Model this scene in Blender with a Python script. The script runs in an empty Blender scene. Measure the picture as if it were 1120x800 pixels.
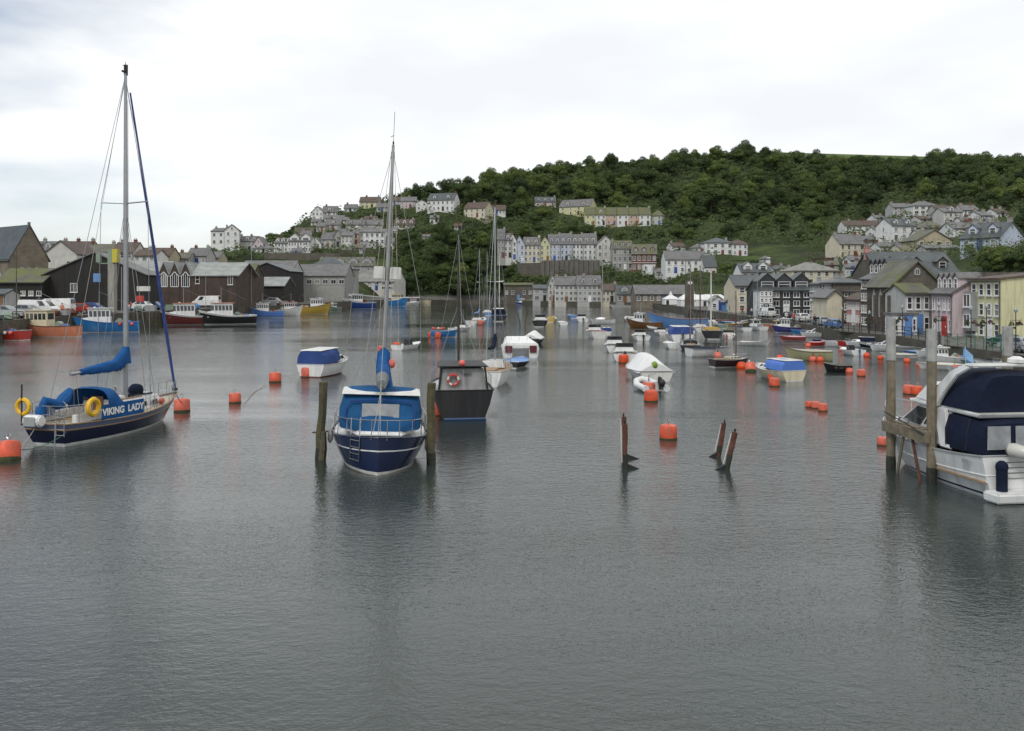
import bpy, bmesh, math, random
import numpy as np
from mathutils import Vector, Matrix
R = math.radians
random.seed(7); rng = np.random.default_rng(11)
sc = bpy.context.scene; COL = sc.collection
# ---------------------------------------------------------------- camera, sky, sun, exposure
CAMZ = 6.0; F = 1000.0; CX = 560.0; HY = 315.0     # pixels of the 1120x800 photograph
cam = bpy.data.cameras.new('camera'); camo = bpy.data.objects.new('camera', cam); COL.objects.link(camo)
camo.location = (0, 0, CAMZ); camo.rotation_euler = (R(90), 0, 0)
cam.sensor_width = 36; cam.lens = 36*F/1120; cam.shift_y = -(400-HY)/1120
cam.clip_start = .1; cam.clip_end = 6000
sc.camera = camo
SUN_EL, SUN_AZ = 48, 215        # high cloud, light from behind and left of the camera
w = bpy.data.worlds.new('World'); sc.world = w; w.use_nodes = True
nt = w.node_tree; nt.nodes.clear(); N = nt.nodes.new; LK = nt.links.new
sky = N('ShaderNodeTexSky'); sky.sky_type = 'NISHITA'; sky.sun_disc = False
sky.sun_elevation = R(SUN_EL); sky.sun_rotation = R(SUN_AZ); sky.air_density = 1.0; sky.dust_density = .4; sky.ozone_density = 1.5
b1 = N('ShaderNodeBackground'); b1.inputs[1].default_value = .075; LK(sky.outputs[0], b1.inputs[0])
b2 = N('ShaderNodeBackground'); b2.inputs[1].default_value = .86
tc = N('ShaderNodeTexCoord'); mp = N('ShaderNodeMapping'); mp.inputs['Scale'].default_value = (1, 1, 3.2)
mp.inputs['Location'].default_value = (.35, .1, .2)
LK(tc.outputs['Generated'], mp.inputs[0])
n1 = N('ShaderNodeTexNoise'); n1.inputs['Scale'].default_value = 2.1; n1.inputs['Detail'].default_value = 5; n1.inputs['Roughness'].default_value = .5
LK(mp.outputs[0], n1.inputs[0])
r1 = N('ShaderNodeValToRGB'); e = r1.color_ramp.elements; e[0].position = .44; e[0].color = (.10,.10,.10,1); e[1].position = .66; e[1].color = (1,1,1,1)
LK(n1.outputs[0], r1.inputs[0])
n2 = N('ShaderNodeTexNoise'); n2.inputs['Scale'].default_value = 3.2; n2.inputs['Detail'].default_value = 4; LK(mp.outputs[0], n2.inputs[0])
r2 = N('ShaderNodeValToRGB'); e = r2.color_ramp.elements; e[0].position = .35; e[0].color = (.72,.745,.78,1); e[1].position = .60; e[1].color = (.84,.85,.855,1)
LK(n2.outputs[0], r2.inputs[0]); LK(r2.outputs[0], b2.inputs[0])
# the cloud sheet thins out towards the open sea on the left
sx = N('ShaderNodeSeparateXYZ'); LK(tc.outputs['Generated'], sx.inputs[0])
mr = N('ShaderNodeMapRange'); mr.inputs[1].default_value = -.56; mr.inputs[2].default_value = -.10; mr.inputs[3].default_value = 0; mr.inputs[4].default_value = .9
LK(sx.outputs[0], mr.inputs[0])
ad = N('ShaderNodeMath'); ad.operation = 'ADD'; ad.use_clamp = True; LK(r1.outputs[0], ad.inputs[0]); LK(mr.outputs[0], ad.inputs[1])
ms = N('ShaderNodeMixShader'); LK(ad.outputs[0], ms.inputs[0]); LK(b1.outputs[0], ms.inputs[1]); LK(b2.outputs[0], ms.inputs[2])
wo = N('ShaderNodeOutputWorld'); LK(ms.outputs[0], wo.inputs[0])
sl = bpy.data.lights.new('sun', 'SUN'); sl.energy = 1.1; sl.angle = R(16); sl.color = (1, .97, .92)
so = bpy.data.objects.new('sun', sl); COL.objects.link(so)
d = Vector((math.sin(R(SUN_AZ))*math.cos(R(SUN_EL)), math.cos(R(SUN_AZ))*math.cos(R(SUN_EL)), math.sin(R(SUN_EL))))
so.rotation_euler = d.to_track_quat('Z', 'Y').to_euler()
sc.view_settings.view_transform = 'Standard'; sc.view_settings.look = 'None'; sc.view_settings.gamma = 1
sc.view_settings.exposure = .56
sc.render.engine = 'CYCLES'; sc.render.resolution_x = 1024; sc.render.resolution_y = 731

# ---------------------------------------------------------------- materials
_M = {}
def M(name, rgb=None, rough=.6, metal=0, var=.12, scale=2.0, bump=0, bscale=None, coat=0, dirt=0, spec=.5):
    if name in _M: return _M[name]
    m = bpy.data.materials.new(name); m.use_nodes = True; t = m.node_tree; p = t.nodes['Principled BSDF']
    p.inputs['Roughness'].default_value = rough; p.inputs['Metallic'].default_value = metal
    p.inputs['Coat Weight'].default_value = coat; p.inputs['Specular IOR Level'].default_value = spec
    tc = t.nodes.new('ShaderNodeTexCoord')
    no = t.nodes.new('ShaderNodeTexNoise'); no.inputs['Scale'].default_value = scale; no.inputs['Detail'].default_value = 5
    t.links.new(tc.outputs['Object'], no.inputs[0])
    r = t.nodes.new('ShaderNodeValToRGB'); e = r.color_ramp.elements
    e[0].position = .3; e[1].position = .7
    e[0].color = tuple(c*(1-var) for c in rgb)+(1,); e[1].color = tuple(min(1, c*(1+var*.6)) for c in rgb)+(1,)
    t.links.new(no.outputs[0], r.inputs[0]); out = r.outputs[0]
    if dirt:
        mp = t.nodes.new('ShaderNodeMapping'); mp.inputs['Scale'].default_value = (3, 3, .5); t.links.new(tc.outputs['Object'], mp.inputs[0])
        n3 = t.nodes.new('ShaderNodeTexNoise'); n3.inputs['Scale'].default_value = 1.2; n3.inputs['Detail'].default_value = 6; t.links.new(mp.outputs[0], n3.inputs[0])
        r3 = t.nodes.new('ShaderNodeValToRGB'); r3.color_ramp.elements[0].position = .48; r3.color_ramp.elements[1].position = .7
        t.links.new(n3.outputs[0], r3.inputs[0])
        mu = t.nodes.new('ShaderNodeMath'); mu.operation = 'MULTIPLY'; mu.inputs[1].default_value = dirt; t.links.new(r3.outputs[0], mu.inputs[0])
        mx = t.nodes.new('ShaderNodeMix'); mx.data_type = 'RGBA'; t.links.new(mu.outputs[0], mx.inputs[0]); t.links.new(out, mx.inputs[6])
        mx.inputs[7].default_value = (.10, .095, .075, 1); out = mx.outputs[2]
    t.links.new(out, p.inputs['Base Color'])
    if bump:
        n4 = t.nodes.new('ShaderNodeTexNoise'); n4.inputs['Scale'].default_value = bscale or scale*6; n4.inputs['Detail'].default_value = 4
        t.links.new(tc.outputs['Object'], n4.inputs[0])
        bp = t.nodes.new('ShaderNodeBump'); bp.inputs['Strength'].default_value = bump; bp.inputs['Distance'].default_value = .05
        t.links.new(n4.outputs[0], bp.inputs['Height']); t.links.new(bp.outputs[0], p.inputs['Normal'])
    _M[name] = m; return m
def Mrow(name, c1, c2, sx, sy, rough=.8, mortar=None, axis='xz', moss=0, msize=.02):
    """courses of stone, brick, slate or boards"""
    if name in _M: return _M[name]
    m = bpy.data.materials.new(name); m.use_nodes = True; t = m.node_tree; p = t.nodes['Principled BSDF']; p.inputs['Roughness'].default_value = rough
    tc = t.nodes.new('ShaderNodeTexCoord'); s = t.nodes.new('ShaderNodeSeparateXYZ'); c = t.nodes.new('ShaderNodeCombineXYZ')
    t.links.new(tc.outputs['Object'], s.inputs[0])
    ad = t.nodes.new('ShaderNodeMath'); ad.operation = 'ADD'; t.links.new(s.outputs[0], ad.inputs[0]); t.links.new(s.outputs[1], ad.inputs[1])
    if axis == 'v':   # upright boards
        t.links.new(s.outputs[2], c.inputs[0]); t.links.new(ad.outputs[0], c.inputs[1])
    elif axis == 'h':
        t.links.new(ad.outputs[0], c.inputs[0]); t.links.new(s.outputs[2], c.inputs[1])
    else:
        t.links.new(ad.outputs[0], c.inputs[0]); t.links.new(s.outputs[2], c.inputs[1])
    br = t.nodes.new('ShaderNodeTexBrick'); br.inputs['Scale'].default_value = 1; br.inputs['Brick Width'].default_value = sx; br.inputs['Row Height'].default_value = sy
    br.inputs['Mortar Size'].default_value = msize; br.inputs['Color1'].default_value = c1+(1,); br.inputs['Color2'].default_value = c2+(1,)
    br.inputs['Mortar'].default_value = (mortar or tuple(x*.55 for x in c1))+(1,); t.links.new(c.outputs[0], br.inputs[0])
    no = t.nodes.new('ShaderNodeTexNoise'); no.inputs['Scale'].default_value = .6; no.inputs['Detail'].default_value = 6; t.links.new(tc.outputs['Object'], no.inputs[0])
    r = t.nodes.new('ShaderNodeValToRGB'); r.color_ramp.elements[0].position = .3; r.color_ramp.elements[1].position = .72
    r.color_ramp.elements[0].color = (.68,.68,.66,1); r.color_ramp.elements[1].color = (1.15,1.13,1.1,1); t.links.new(no.outputs[0], r.inputs[0])
    mx = t.nodes.new('ShaderNodeMix'); mx.data_type = 'RGBA'; mx.blend_type = 'MULTIPLY'; mx.inputs[0].default_value = 1
    t.links.new(br.outputs[0], mx.inputs[6]); t.links.new(r.outputs[0], mx.inputs[7]); out = mx.outputs[2]
    if moss:
        n3 = t.nodes.new('ShaderNodeTexNoise'); n3.inputs['Scale'].default_value = .35; n3.inputs['Detail'].default_value = 8; t.links.new(tc.outputs['Object'], n3.inputs[0])
        r3 = t.nodes.new('ShaderNodeValToRGB'); r3.color_ramp.elements[0].position = .62-moss*.35; r3.color_ramp.elements[1].position = .72-moss*.2; t.links.new(n3.outputs[0], r3.inputs[0])
        m2 = t.nodes.new('ShaderNodeMix'); m2.data_type = 'RGBA'; t.links.new(r3.outputs[0], m2.inputs[0]); t.links.new(out, m2.inputs[6]); m2.inputs[7].default_value = (.11,.12,.035,1); out = m2.outputs[2]
    t.links.new(out, p.inputs['Base Color']); _M[name] = m; return m

def paint(name, rgb, dirt=0, rough=.3, coat=.3, var=.06): return M(name, rgb, rough=rough, var=var, coat=coat, dirt=dirt)
W_ = paint('white_gelcoat', (.72,.72,.70), dirt=.24)
W2 = paint('off_white_paint', (.62,.61,.57), dirt=.3)
CREAM = paint('cream_paint', (.62,.55,.38), dirt=.25)
NAVY = paint('navy_gelcoat', (.010,.014,.045), dirt=.05, rough=.22)
DKBLUE = paint('royal_blue_paint', (.02,.06,.26), dirt=.15)
BLUE = paint('boat_blue_paint', (.03,.20,.50), dirt=.22)
SKYB = paint('faded_blue_paint', (.10,.23,.48), dirt=.2)
ORG = paint('salmon_orange_paint', (.62,.22,.12), dirt=.22)
RED = paint('red_paint', (.45,.03,.02), dirt=.2)
DRED = paint('dark_red_antifoul', (.14,.025,.02), dirt=.3, rough=.6)
YEL = paint('ochre_yellow_paint', (.50,.33,.06), dirt=.3)
BLK = paint('black_paint', (.010,.010,.012), dirt=.15, rough=.6, coat=0)
DGRN = paint('green_grey_paint', (.20,.26,.20), dirt=.3)
GREYP = paint('grey_paint', (.30,.31,.31), dirt=.3)
OLIVE = paint('olive_buff_paint', (.36,.35,.20), dirt=.35)
BRNW = M('varnished_wood', (.19,.085,.03), rough=.35, var=.35, scale=6, coat=.3)
TEAK = M('weathered_teak', (.30,.20,.11), rough=.7, var=.25, scale=9)
CANB = M('bright_blue_canvas', (.013,.085,.25), rough=.85, var=.22, scale=2.5, bump=.8, bscale=4, spec=.2)
CANB2 = M('faded_blue_canvas', (.035,.07,.22), rough=.85, var=.2, scale=2.0, bump=.7, bscale=3.5, spec=.2)
CANN = M('navy_canvas', (.007,.012,.030), rough=.85, var=.25, scale=2.0, bump=.8, bscale=3.5, spec=.2)
CANW = M('white_canvas', (.68,.68,.66), rough=.8, var=.08, scale=1.5, bump=.25, bscale=4, spec=.2)
CANG = M('grey_canvas', (.17,.18,.18), rough=.85, var=.2, scale=1.5, bump=.3, bscale=4, spec=.2)
ALU = M('brushed_aluminium', (.33,.335,.34), rough=.38, metal=.75, var=.1, scale=3)
STEEL = M('stainless_steel', (.38,.38,.38), rough=.25, metal=.9, var=.05)
ROPE = M('grey_rope', (.35,.33,.28), rough=.9, var=.2, scale=10)
WIRE = M('rigging_wire', (.25,.26,.27), rough=.4, metal=.6, var=.05)
GLASS = M('dark_window_glass', (.025,.032,.036), rough=.07, var=.25, scale=1.2, spec=.8)
GLASSF = M('house_window_glass', (.05,.055,.06), rough=.12, var=.5, scale=.9, spec=.8)
CLEARV = M('clear_vinyl', (.25,.26,.27), rough=.25, var=.25, scale=3)
BUOYO = M('orange_buoy_plastic', (.66,.075,.016), rough=.5, var=.3, scale=4, dirt=.25)
BUOYP = M('pink_buoy_plastic', (.70,.12,.10), rough=.45, var=.18, scale=5)
LIFEY = M('yellow_lifebuoy', (.72,.42,.02), rough=.55, var=.12, scale=6)
RUB = M('black_rubber', (.02,.02,.02), rough=.75, var=.3)
WEED = M('weedy_pile_wood', (.085,.075,.035), rough=.85, var=.4, scale=5, bump=.6, bscale=14, dirt=.5)
PILEG = M('grey_pile_paint', (.33,.33,.31), rough=.7, var=.2, scale=4, dirt=.4)
PILEB = M('bare_pile_wood', (.20,.165,.11), rough=.85, var=.35, scale=5, bump=.5, dirt=.6)
RUST = M('rusty_red_post', (.115,.042,.026), rough=.85, var=.4, scale=7, bump=.6)
CONC = M('concrete', (.30,.29,.25), rough=.9, var=.15, scale=1.2, bump=.3, dirt=.5)
STONE = Mrow('rubble_stone', (.20,.165,.12), (.145,.12,.09), .45, .22, mortar=(.22,.2,.16))
DSTONE = Mrow('dark_rubble_stone', (.115,.10,.078), (.075,.066,.055), .4, .2, mortar=(.13,.12,.1))
QSTONE = Mrow('quay_stone', (.10,.088,.065), (.065,.058,.045), .7, .3, mortar=(.06,.06,.05))
SLATE = Mrow('grey_slate', (.17,.165,.165), (.125,.125,.13), .3, .2, rough=.55)
SLATEG = Mrow('blue_grey_slate', (.085,.10,.105), (.06,.07,.075), .3, .2, rough=.5)
SLATEL = Mrow('pale_slate', (.27,.265,.25), (.21,.21,.20), .35, .22, rough=.65)
SLATEM = Mrow('mossy_slate', (.14,.135,.11), (.10,.10,.085), .3, .2, moss=.75)
SLATEM2 = Mrow('lichen_slate', (.17,.165,.14), (.12,.12,.10), .3, .2, moss=.35)
SHEET = Mrow('sheet_roofing', (.30,.315,.30), (.24,.255,.25), 40, .9, axis='h', rough=.6)
TILER = Mrow('brown_tiles', (.125,.09,.07), (.095,.068,.055), .3, .25)
TARB = Mrow('black_tarred_boards', (.022,.020,.018), (.014,.012,.012), 6, .22, axis='v', rough=.8)
BRNB = Mrow('brown_boards', (.085,.058,.045), (.06,.042,.034), 6, .3, axis='v', rough=.85)
BRICK = Mrow('red_brick', (.23,.10,.07), (.16,.07,.05), .24, .08)
GREYSL = Mrow('slate_hanging', (.05,.055,.058), (.034,.037,.04), .25, .16, rough=.5)
def wallm(name, rgb, dirt=.28): return M('render_'+name, rgb, rough=.9, var=.1, scale=.7, bump=.15, bscale=10, dirt=dirt, spec=.2)
WW = wallm('white', (.66,.66,.64)); WO = wallm('off_white', (.52,.51,.47)); WC = wallm('cream', (.58,.53,.40)); WY = wallm('yellow', (.56,.54,.33))
WB = wallm('pale_blue', (.46,.51,.60)); WP = wallm('pale_pink', (.55,.45,.46)); WK = wallm('peach', (.52,.36,.27)); WR = wallm('coral', (.44,.23,.20))
WG = wallm('grey', (.30,.30,.28)); WG2 = wallm('pale_grey', (.42,.42,.40)); WS = wallm('sand', (.40,.35,.25)); WGR = wallm('grey_green', (.42,.46,.38)); WLB=wallm('shed_blue', (.12,.22,.38))
WHT = M('white_frame_paint', (.72,.72,.70), rough=.5, var=.05)
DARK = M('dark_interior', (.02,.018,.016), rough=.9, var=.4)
GUTT = M('dark_bargeboard', (.05,.05,.05), rough=.7, var=.2)
TIMB = M('grey_timber', (.20,.18,.13), rough=.9, var=.3, scale=4, dirt=.4)
FLOW = M('basket_flowers', (.10,.05,.045), rough=.9, var=.7, scale=9)

# ---------------------------------------------------------------- mesh helpers
class MB:
    def __init__(s): s.v = []; s.f = []; s.m = []
    def add(s, vs, fs, mi=0):
        o = len(s.v); s.v += [tuple(v) for v in vs]; s.f += [tuple(i+o for i in f) for f in fs]; s.m += [mi]*len(fs); return s
    def box(s, cx, cy, cz, sx, sy, sz, mi=0, rz=0, rx=0, ry=0):
        vs = [Vector((x*sx/2, y*sy/2, z*sz/2)) for x in (-1,1) for y in (-1,1) for z in (-1,1)]
        if rz or rx or ry:
            mt = Matrix.Rotation(rz,3,'Z') @ Matrix.Rotation(ry,3,'Y') @ Matrix.Rotation(rx,3,'X'); vs = [mt @ v for v in vs]
        return s.add([(v.x+cx, v.y+cy, v.z+cz) for v in vs], [(0,1,3,2),(4,6,7,5),(0,4,5,1),(2,3,7,6),(0,2,6,4),(1,5,7,3)], mi)
    def hexa(s, p, mi=0):   # 8 points: bottom ring 4, top ring 4
        return s.add(p, [(3,2,1,0),(4,5,6,7),(0,1,5,4),(1,2,6,5),(2,3,7,6),(3,0,4,7)], mi)
    def tube(s, pts, r, n=6, mi=0, cap=True):
        pts = [Vector(p) for p in pts]; k = len(pts); rr = r if isinstance(r, (list, tuple)) else [r]*k
        rings = []; up = None
        for i, p in enumerate(pts):
            t = (pts[min(i+1,k-1)] - pts[max(i-1,0)])
            if t.length < 1e-9: t = Vector((0,0,1))
            t.normalize()
            a = t.orthogonal() if up is None else up - t*up.dot(t)
            if a.length < 1e-6: a = t.orthogonal()
            a.normalize(); up = a; b = t.cross(a)
            rings.append([p + (a*math.cos(2*math.pi*j/n) + b*math.sin(2*math.pi*j/n))*rr[i] for j in range(n)])
        vs = [v for q in rings for v in q]; fs = []
        for i in range(k-1):
            for j in range(n): fs.append((i*n+j, i*n+(j+1)%n, (i+1)*n+(j+1)%n, (i+1)*n+j))
        if cap: fs += [tuple(range(n))[::-1], tuple((k-1)*n+j for j in range(n))]
        return s.add(vs, fs, mi)
    def ring(s, c, rad, r, axis='x', n=18, m=7, mi=0, mi2=None):
        vs = []; fs = []
        for i in range(n):
            a = 2*math.pi*i/n
            for j in range(m):
                b = 2*math.pi*j/m; q = rad + r*math.cos(b); h = r*math.sin(b); u, v = q*math.cos(a), q*math.sin(a)
                vs.append({'x': (c[0]+h, c[1]+u, c[2]+v), 'y': (c[0]+u, c[1]+h, c[2]+v), 'z': (c[0]+u, c[1]+v, c[2]+h)}[axis])
        for i in range(n):
            f = [(i*m+j, i*m+(j+1)%m, ((i+1)%n)*m+(j+1)%m, ((i+1)%n)*m+j) for j in range(m)]
            o = len(s.v); s.f += [tuple(x+o for x in q) for q in f]; s.m += [mi2 if (mi2 is not None and (i//2)%4 == 0) else mi]*len(f)
        s.v += vs; return s
    def lathe(s, prof, c=(0,0,0), n=14, mi=0):     # prof: (r, z)
        vs = []; fs = []
        for r, z in prof:
            for j in range(n): a = 2*math.pi*j/n; vs.append((c[0]+r*math.cos(a), c[1]+r*math.sin(a), c[2]+z))
        for i in range(len(prof)-1):
            for j in range(n): fs.append((i*n+j, i*n+(j+1)%n, (i+1)*n+(j+1)%n, (i+1)*n+j))
        fs += [tuple(range(n))[::-1], tuple((len(prof)-1)*n+j for j in range(n))]
        return s.add(vs, fs, mi)
    def ball(s, c, rx, ry=None, rz=None, n=12, m=8, mi=0, jit=0):
        ry = ry or rx; rz = rz or rx; vs = []; fs = []
        for i in range(1, m):
            th = math.pi*i/m
            for j in range(n):
                a = 2*math.pi*j/n; k = 1+random.uniform(-jit, jit); vs.append((c[0]+k*rx*math.sin(th)*math.cos(a), c[1]+k*ry*math.sin(th)*math.sin(a), c[2]+k*rz*math.cos(th)))
        t = len(vs); vs += [(c[0],c[1],c[2]+rz), (c[0],c[1],c[2]-rz)]
        for i in range(m-2):
            for j in range(n): fs.append((i*n+j, i*n+(j+1)%n, (i+1)*n+(j+1)%n, (i+1)*n+j))
        for j in range(n): fs.append((t, j, (j+1)%n)); fs.append((t+1, (m-2)*n+(j+1)%n, (m-2)*n+j))
        return s.add(vs, fs, mi)
    def patch(s, q, u0, u1, v0, v1, off=.02, th=.02, mi=0):   # thin pane on a quad face: q = (bl, br, tr, tl), offset along its normal
        a, b, c, d = [Vector(x) for x in q]
        n = (b-a).cross(d-a); n.normalize()
        P = lambda u, v: (a*(1-u)+b*u)*(1-v) + (d*(1-u)+c*u)*v
        o = [P(u0,v0)+n*(off-th), P(u1,v0)+n*(off-th), P(u1,v1)+n*(off-th), P(u0,v1)+n*(off-th)]
        t = [x+n*th for x in o]; return s.hexa(o+t, mi)
    def build(s, name, mats, parent=None, smooth=False, loc=None, bevel=0, norm=True, angle=None):
        me = bpy.data.meshes.new(name); me.from_pydata(s.v, [], s.f)
        if not isinstance(mats, (list, tuple)): mats = [mats]
        for m in mats: me.materials.append(m)
        if len(mats) > 1: me.polygons.foreach_set('material_index', s.m)
        if norm or bevel:
            bm = bmesh.new(); bm.from_mesh(me)
            if bevel:
                ed = [e for e in bm.edges if len(e.link_faces) == 2 and e.calc_face_angle(0) > .5]
                bmesh.ops.bevel(bm, geom=ed, offset=bevel, segments=2, affect='EDGES', clamp_overlap=True)
            bmesh.ops.recalc_face_normals(bm, faces=bm.faces); bm.to_mesh(me); bm.free()
        if smooth:
            me.polygons.foreach_set('use_smooth', [True]*len(me.polygons))
            me.set_sharp_from_angle(angle=R(angle or 38))
        o = bpy.data.objects.new(name, me); COL.objects.link(o)
        if parent: o.parent = parent
        if loc: o.location = loc
        return o
def tag(o, label=None, cat=None, group=None, kind=None):
    if label: o['label'] = label
    if cat: o['category'] = cat
    if group: o['group'] = group
    if kind: o['kind'] = kind
    return o
def thing(name, label, cat, loc=(0,0,0), rz=0, group=None):
    o = bpy.data.objects.new(name, None); COL.objects.link(o); o.location = loc; o.rotation_euler = (0,0,rz); o.empty_display_size = .2
    return tag(o, label, cat, group)
def copy_tree(o, parent=None):
    c = o.copy(); COL.objects.link(c)
    if parent: c.parent = parent
    for ch in list(o.children): copy_tree(ch, c)
    return c
def share(src, name, parent, loc=(0,0,0), rz=0):    # another part from the same mesh
    o = src.copy(); COL.objects.link(o); o.parent = parent; o.location = loc; o.rotation_euler = (0,0,rz); return o
def wpt(px, py):      # point of the water surface that the photograph shows at px, py
    Y = CAMZ*F/(py-HY); return ((px-CX)*Y/F, Y)
def at(px, py, Y): return ((px-CX)*Y/F, Y, CAMZ-(py-HY)*Y/F)

# ---------------------------------------------------------------- terrain
COLS = [
 (-700, [(60,2.2),(110,2.2),(180,4),(260,8),(330,8),(420,8)]),
 (-250, [(80,2.2),(140,2.2),(200,5),(260,10),(320,12),(420,12)]),
 (0,   [(103,2.2),(165,2.4),(205,6),(260,11),(310,13),(420,13)]),
 (100, [(128,2.2),(185,2.4),(225,7),(270,12),(320,14),(420,14)]),
 (200, [(154,2.2),(215,2.4),(270,9),(320,14),(370,18),(430,18)]),
 (230, [(168,2.2),(230,2.4),(290,10),(340,17),(380,21),(430,22)]),
 (300, [(194,2.2),(250,2.4),(310,12),(350,18),(385,22),(430,27)]),
 (340, [(218,2.2),(270,2.4),(325,12),(360,21),(400,32),(440,41)]),
 (400, [(273,2.2),(300,2.4),(335,14),(365,22),(400,33),(450,46)]),
 (440, [(316,2.0),(335,4),(350,12),(370,21),(410,35),(460,53)]),
 (480, [(343,1),(350,4),(365,16),(385,28),(420,44),(480,57)]),
 (520, [(353,1),(358,4),(372,18),(395,32),(440,51),(500,61)]),
 (545, [(345,1),(350,3),(360,14),(376,20),(440,47),(500,67)]),
 (560, [(333,1.5),(340,2),(352,15),(368,18),(440,42),(520,71)]),
 (600, [(300,1.5),(314,1.8),(345,15.5),(362,18),(440,41),(530,75)]),
 (670, [(285,1.5),(300,1.8),(335,13),(360,16.5),(430,36),(540,79)]),
 (720, [(262,1.5),(285,1.8),(320,12),(360,18),(420,34.5),(540,81)]),
 (760, [(193,1.4),(255,1.6),(290,9.5),(340,18),(420,34),(540,84)]),
 (820, [(146,1.3),(235,1.6),(270,8),(340,18),(430,38),(540,86)]),
 (860, [(130,1.2),(200,1.5),(260,8),(330,17),(430,40),(540,84)]),
 (920, [(100,1.2),(165,1.5),(230,8),(320,19),(420,38),(540,82)]),
 (980, [(90,1.2),(130,1.5),(190,9),(270,18),(340,26.5),(520,78)]),
 (1040,[(75,1.2),(105,1.5),(150,9),(230,18),(330,30),(500,75)]),
 (1120,[(64,1.2),(92,1.5),(125,11.5),(180,15),(300,30),(480,71)]),
 (1400,[(50,1.2),(72,1.5),(110,11),(180,17),(300,30),(460,66)]),
 (2000,[(36,1.2),(55,1.5),(100,9),(180,17),(300,30),(460,60)])]
_pxs = np.array([c[0] for c in COLS], float); _kn = np.array([c[1] for c in COLS], float)   # (ncol, 6, 2)
def prof(px):
    Y = [np.interp(px, _pxs, _kn[:,k,0]) for k in range(6)]; Z = [np.interp(px, _pxs, _kn[:,k,1]) for k in range(6)]
    Y += [Y[-1]+160, 2500]; Z += [Z[-1]-2, Z[-1]-25]
    return Y, Z
def tz(X, Y):
    px = CX + X/Y*F; a, b = prof(px); return float(np.interp(Y, a, b))
def locate(px, py):   # first point of the ground seen at px, py
    a, b = prof(px)
    ys = [HY-(z-CAMZ)/y*F for y, z in zip(a[:6], b[:6])]
    for i in range(5):
        if ys[i] >= py >= ys[i+1] and ys[i]-ys[i+1] > 1e-6:
            t = (ys[i]-py)/(ys[i]-ys[i+1])
            # solve on the straight segment in (Y, Z)
            s = (py-HY)/F; dz = b[i+1]-b[i]; dy = a[i+1]-a[i]
            u = (CAMZ - s*a[i] - b[i])/(dz + s*dy); Y = a[i]+u*dy
            return ((px-CX)*Y/F, Y, b[i]+u*dz)
    Y = a[5] if py < ys[5] else a[0]; return ((px-CX)*Y/F, Y, b[5] if py < ys[5] else b[0])

def terrain():
    pxs = np.unique(np.concatenate([np.arange(-700, 2001, 12.), _pxs])); v = []; f = []; rows = 0; mi = []
    sub = [1,1,5,5,7,9,3,1]
    for px in pxs:
        Y, Z = prof(px); col = []
        for k in range(7):
            for j in range(sub[k+1] if k < 7 else 1):
                t = j/sub[k+1]; col.append((Y[k]+(Y[k+1]-Y[k])*t, Z[k]+(Z[k+1]-Z[k])*t, k))
        col.append((Y[7], Z[7], 7)); rows = len(col)
        for y, z, k in col:
            if 2 <= k <= 5: z += .5*math.sin(px*.09+y*.11)+.4*math.sin(px*.031-y*.07)-.3
            v.append(((px-CX)*y/F, y, z))
    for i in range(len(pxs)-1):
        for j in range(rows-1):
            f.append((i*rows+j, (i+1)*rows+j, (i+1)*rows+j+1, i*rows+j+1))
    m = MB(); m.v = v; m.f = f; m.m = [0]*len(f)
    g = bpy.data.materials.new('hill_ground'); g.use_nodes = True; t = g.node_tree; p = t.nodes['Principled BSDF']; p.inputs['Roughness'].default_value = .95; p.inputs['Specular IOR Level'].default_value = .1
    ge = t.nodes.new('ShaderNodeNewGeometry'); sp = t.nodes.new('ShaderNodeSeparateXYZ'); t.links.new(ge.outputs['Position'], sp.inputs[0])
    no = t.nodes.new('ShaderNodeTexNoise'); no.inputs['Scale'].default_value = .09; no.inputs['Detail'].default_value = 9; no.inputs['Roughness'].default_value = .7; t.links.new(ge.outputs['Position'], no.inputs[0])
    r = t.nodes.new('ShaderNodeValToRGB'); e = r.color_ramp.elements; e[0].position = .36; e[0].color = (.026,.034,.016,1); e[1].position = .66; e[1].color = (.068,.088,.030,1)
    e2 = r.color_ramp.elements.new(.52); e2.color = (.040,.053,.021,1); t.links.new(no.outputs[0], r.inputs[0])
    # tarmac and stone on the flat quays near the water level
    mrr = t.nodes.new('ShaderNodeMapRange'); mrr.inputs[1].default_value = 2.6; mrr.inputs[2].default_value = 3.4; t.links.new(sp.outputs[2], mrr.inputs[0])
    n2 = t.nodes.new('ShaderNodeTexNoise'); n2.inputs['Scale'].default_value = .8; n2.inputs['Detail'].default_value = 8; t.links.new(ge.outputs['Position'], n2.inputs[0])
    r2 = t.nodes.new('ShaderNodeValToRGB'); e = r2.color_ramp.elements; e[0].position = .3; e[0].color = (.09,.088,.08,1); e[1].position = .7; e[1].color = (.16,.155,.14,1); t.links.new(n2.outputs[0], r2.inputs[0])
    mx = t.nodes.new('ShaderNodeMix'); mx.data_type = 'RGBA'; t.links.new(mrr.outputs[0], mx.inputs[0]); t.links.new(r2.outputs[0], mx.inputs[6]); t.links.new(r.outputs[0], mx.inputs[7])
    t.links.new(mx.outputs[2], p.inputs['Base Color'])
    o = m.build('hillside', g, norm=False, smooth=True, angle=60); tag(o, kind='structure'); return o
terrain()

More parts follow.
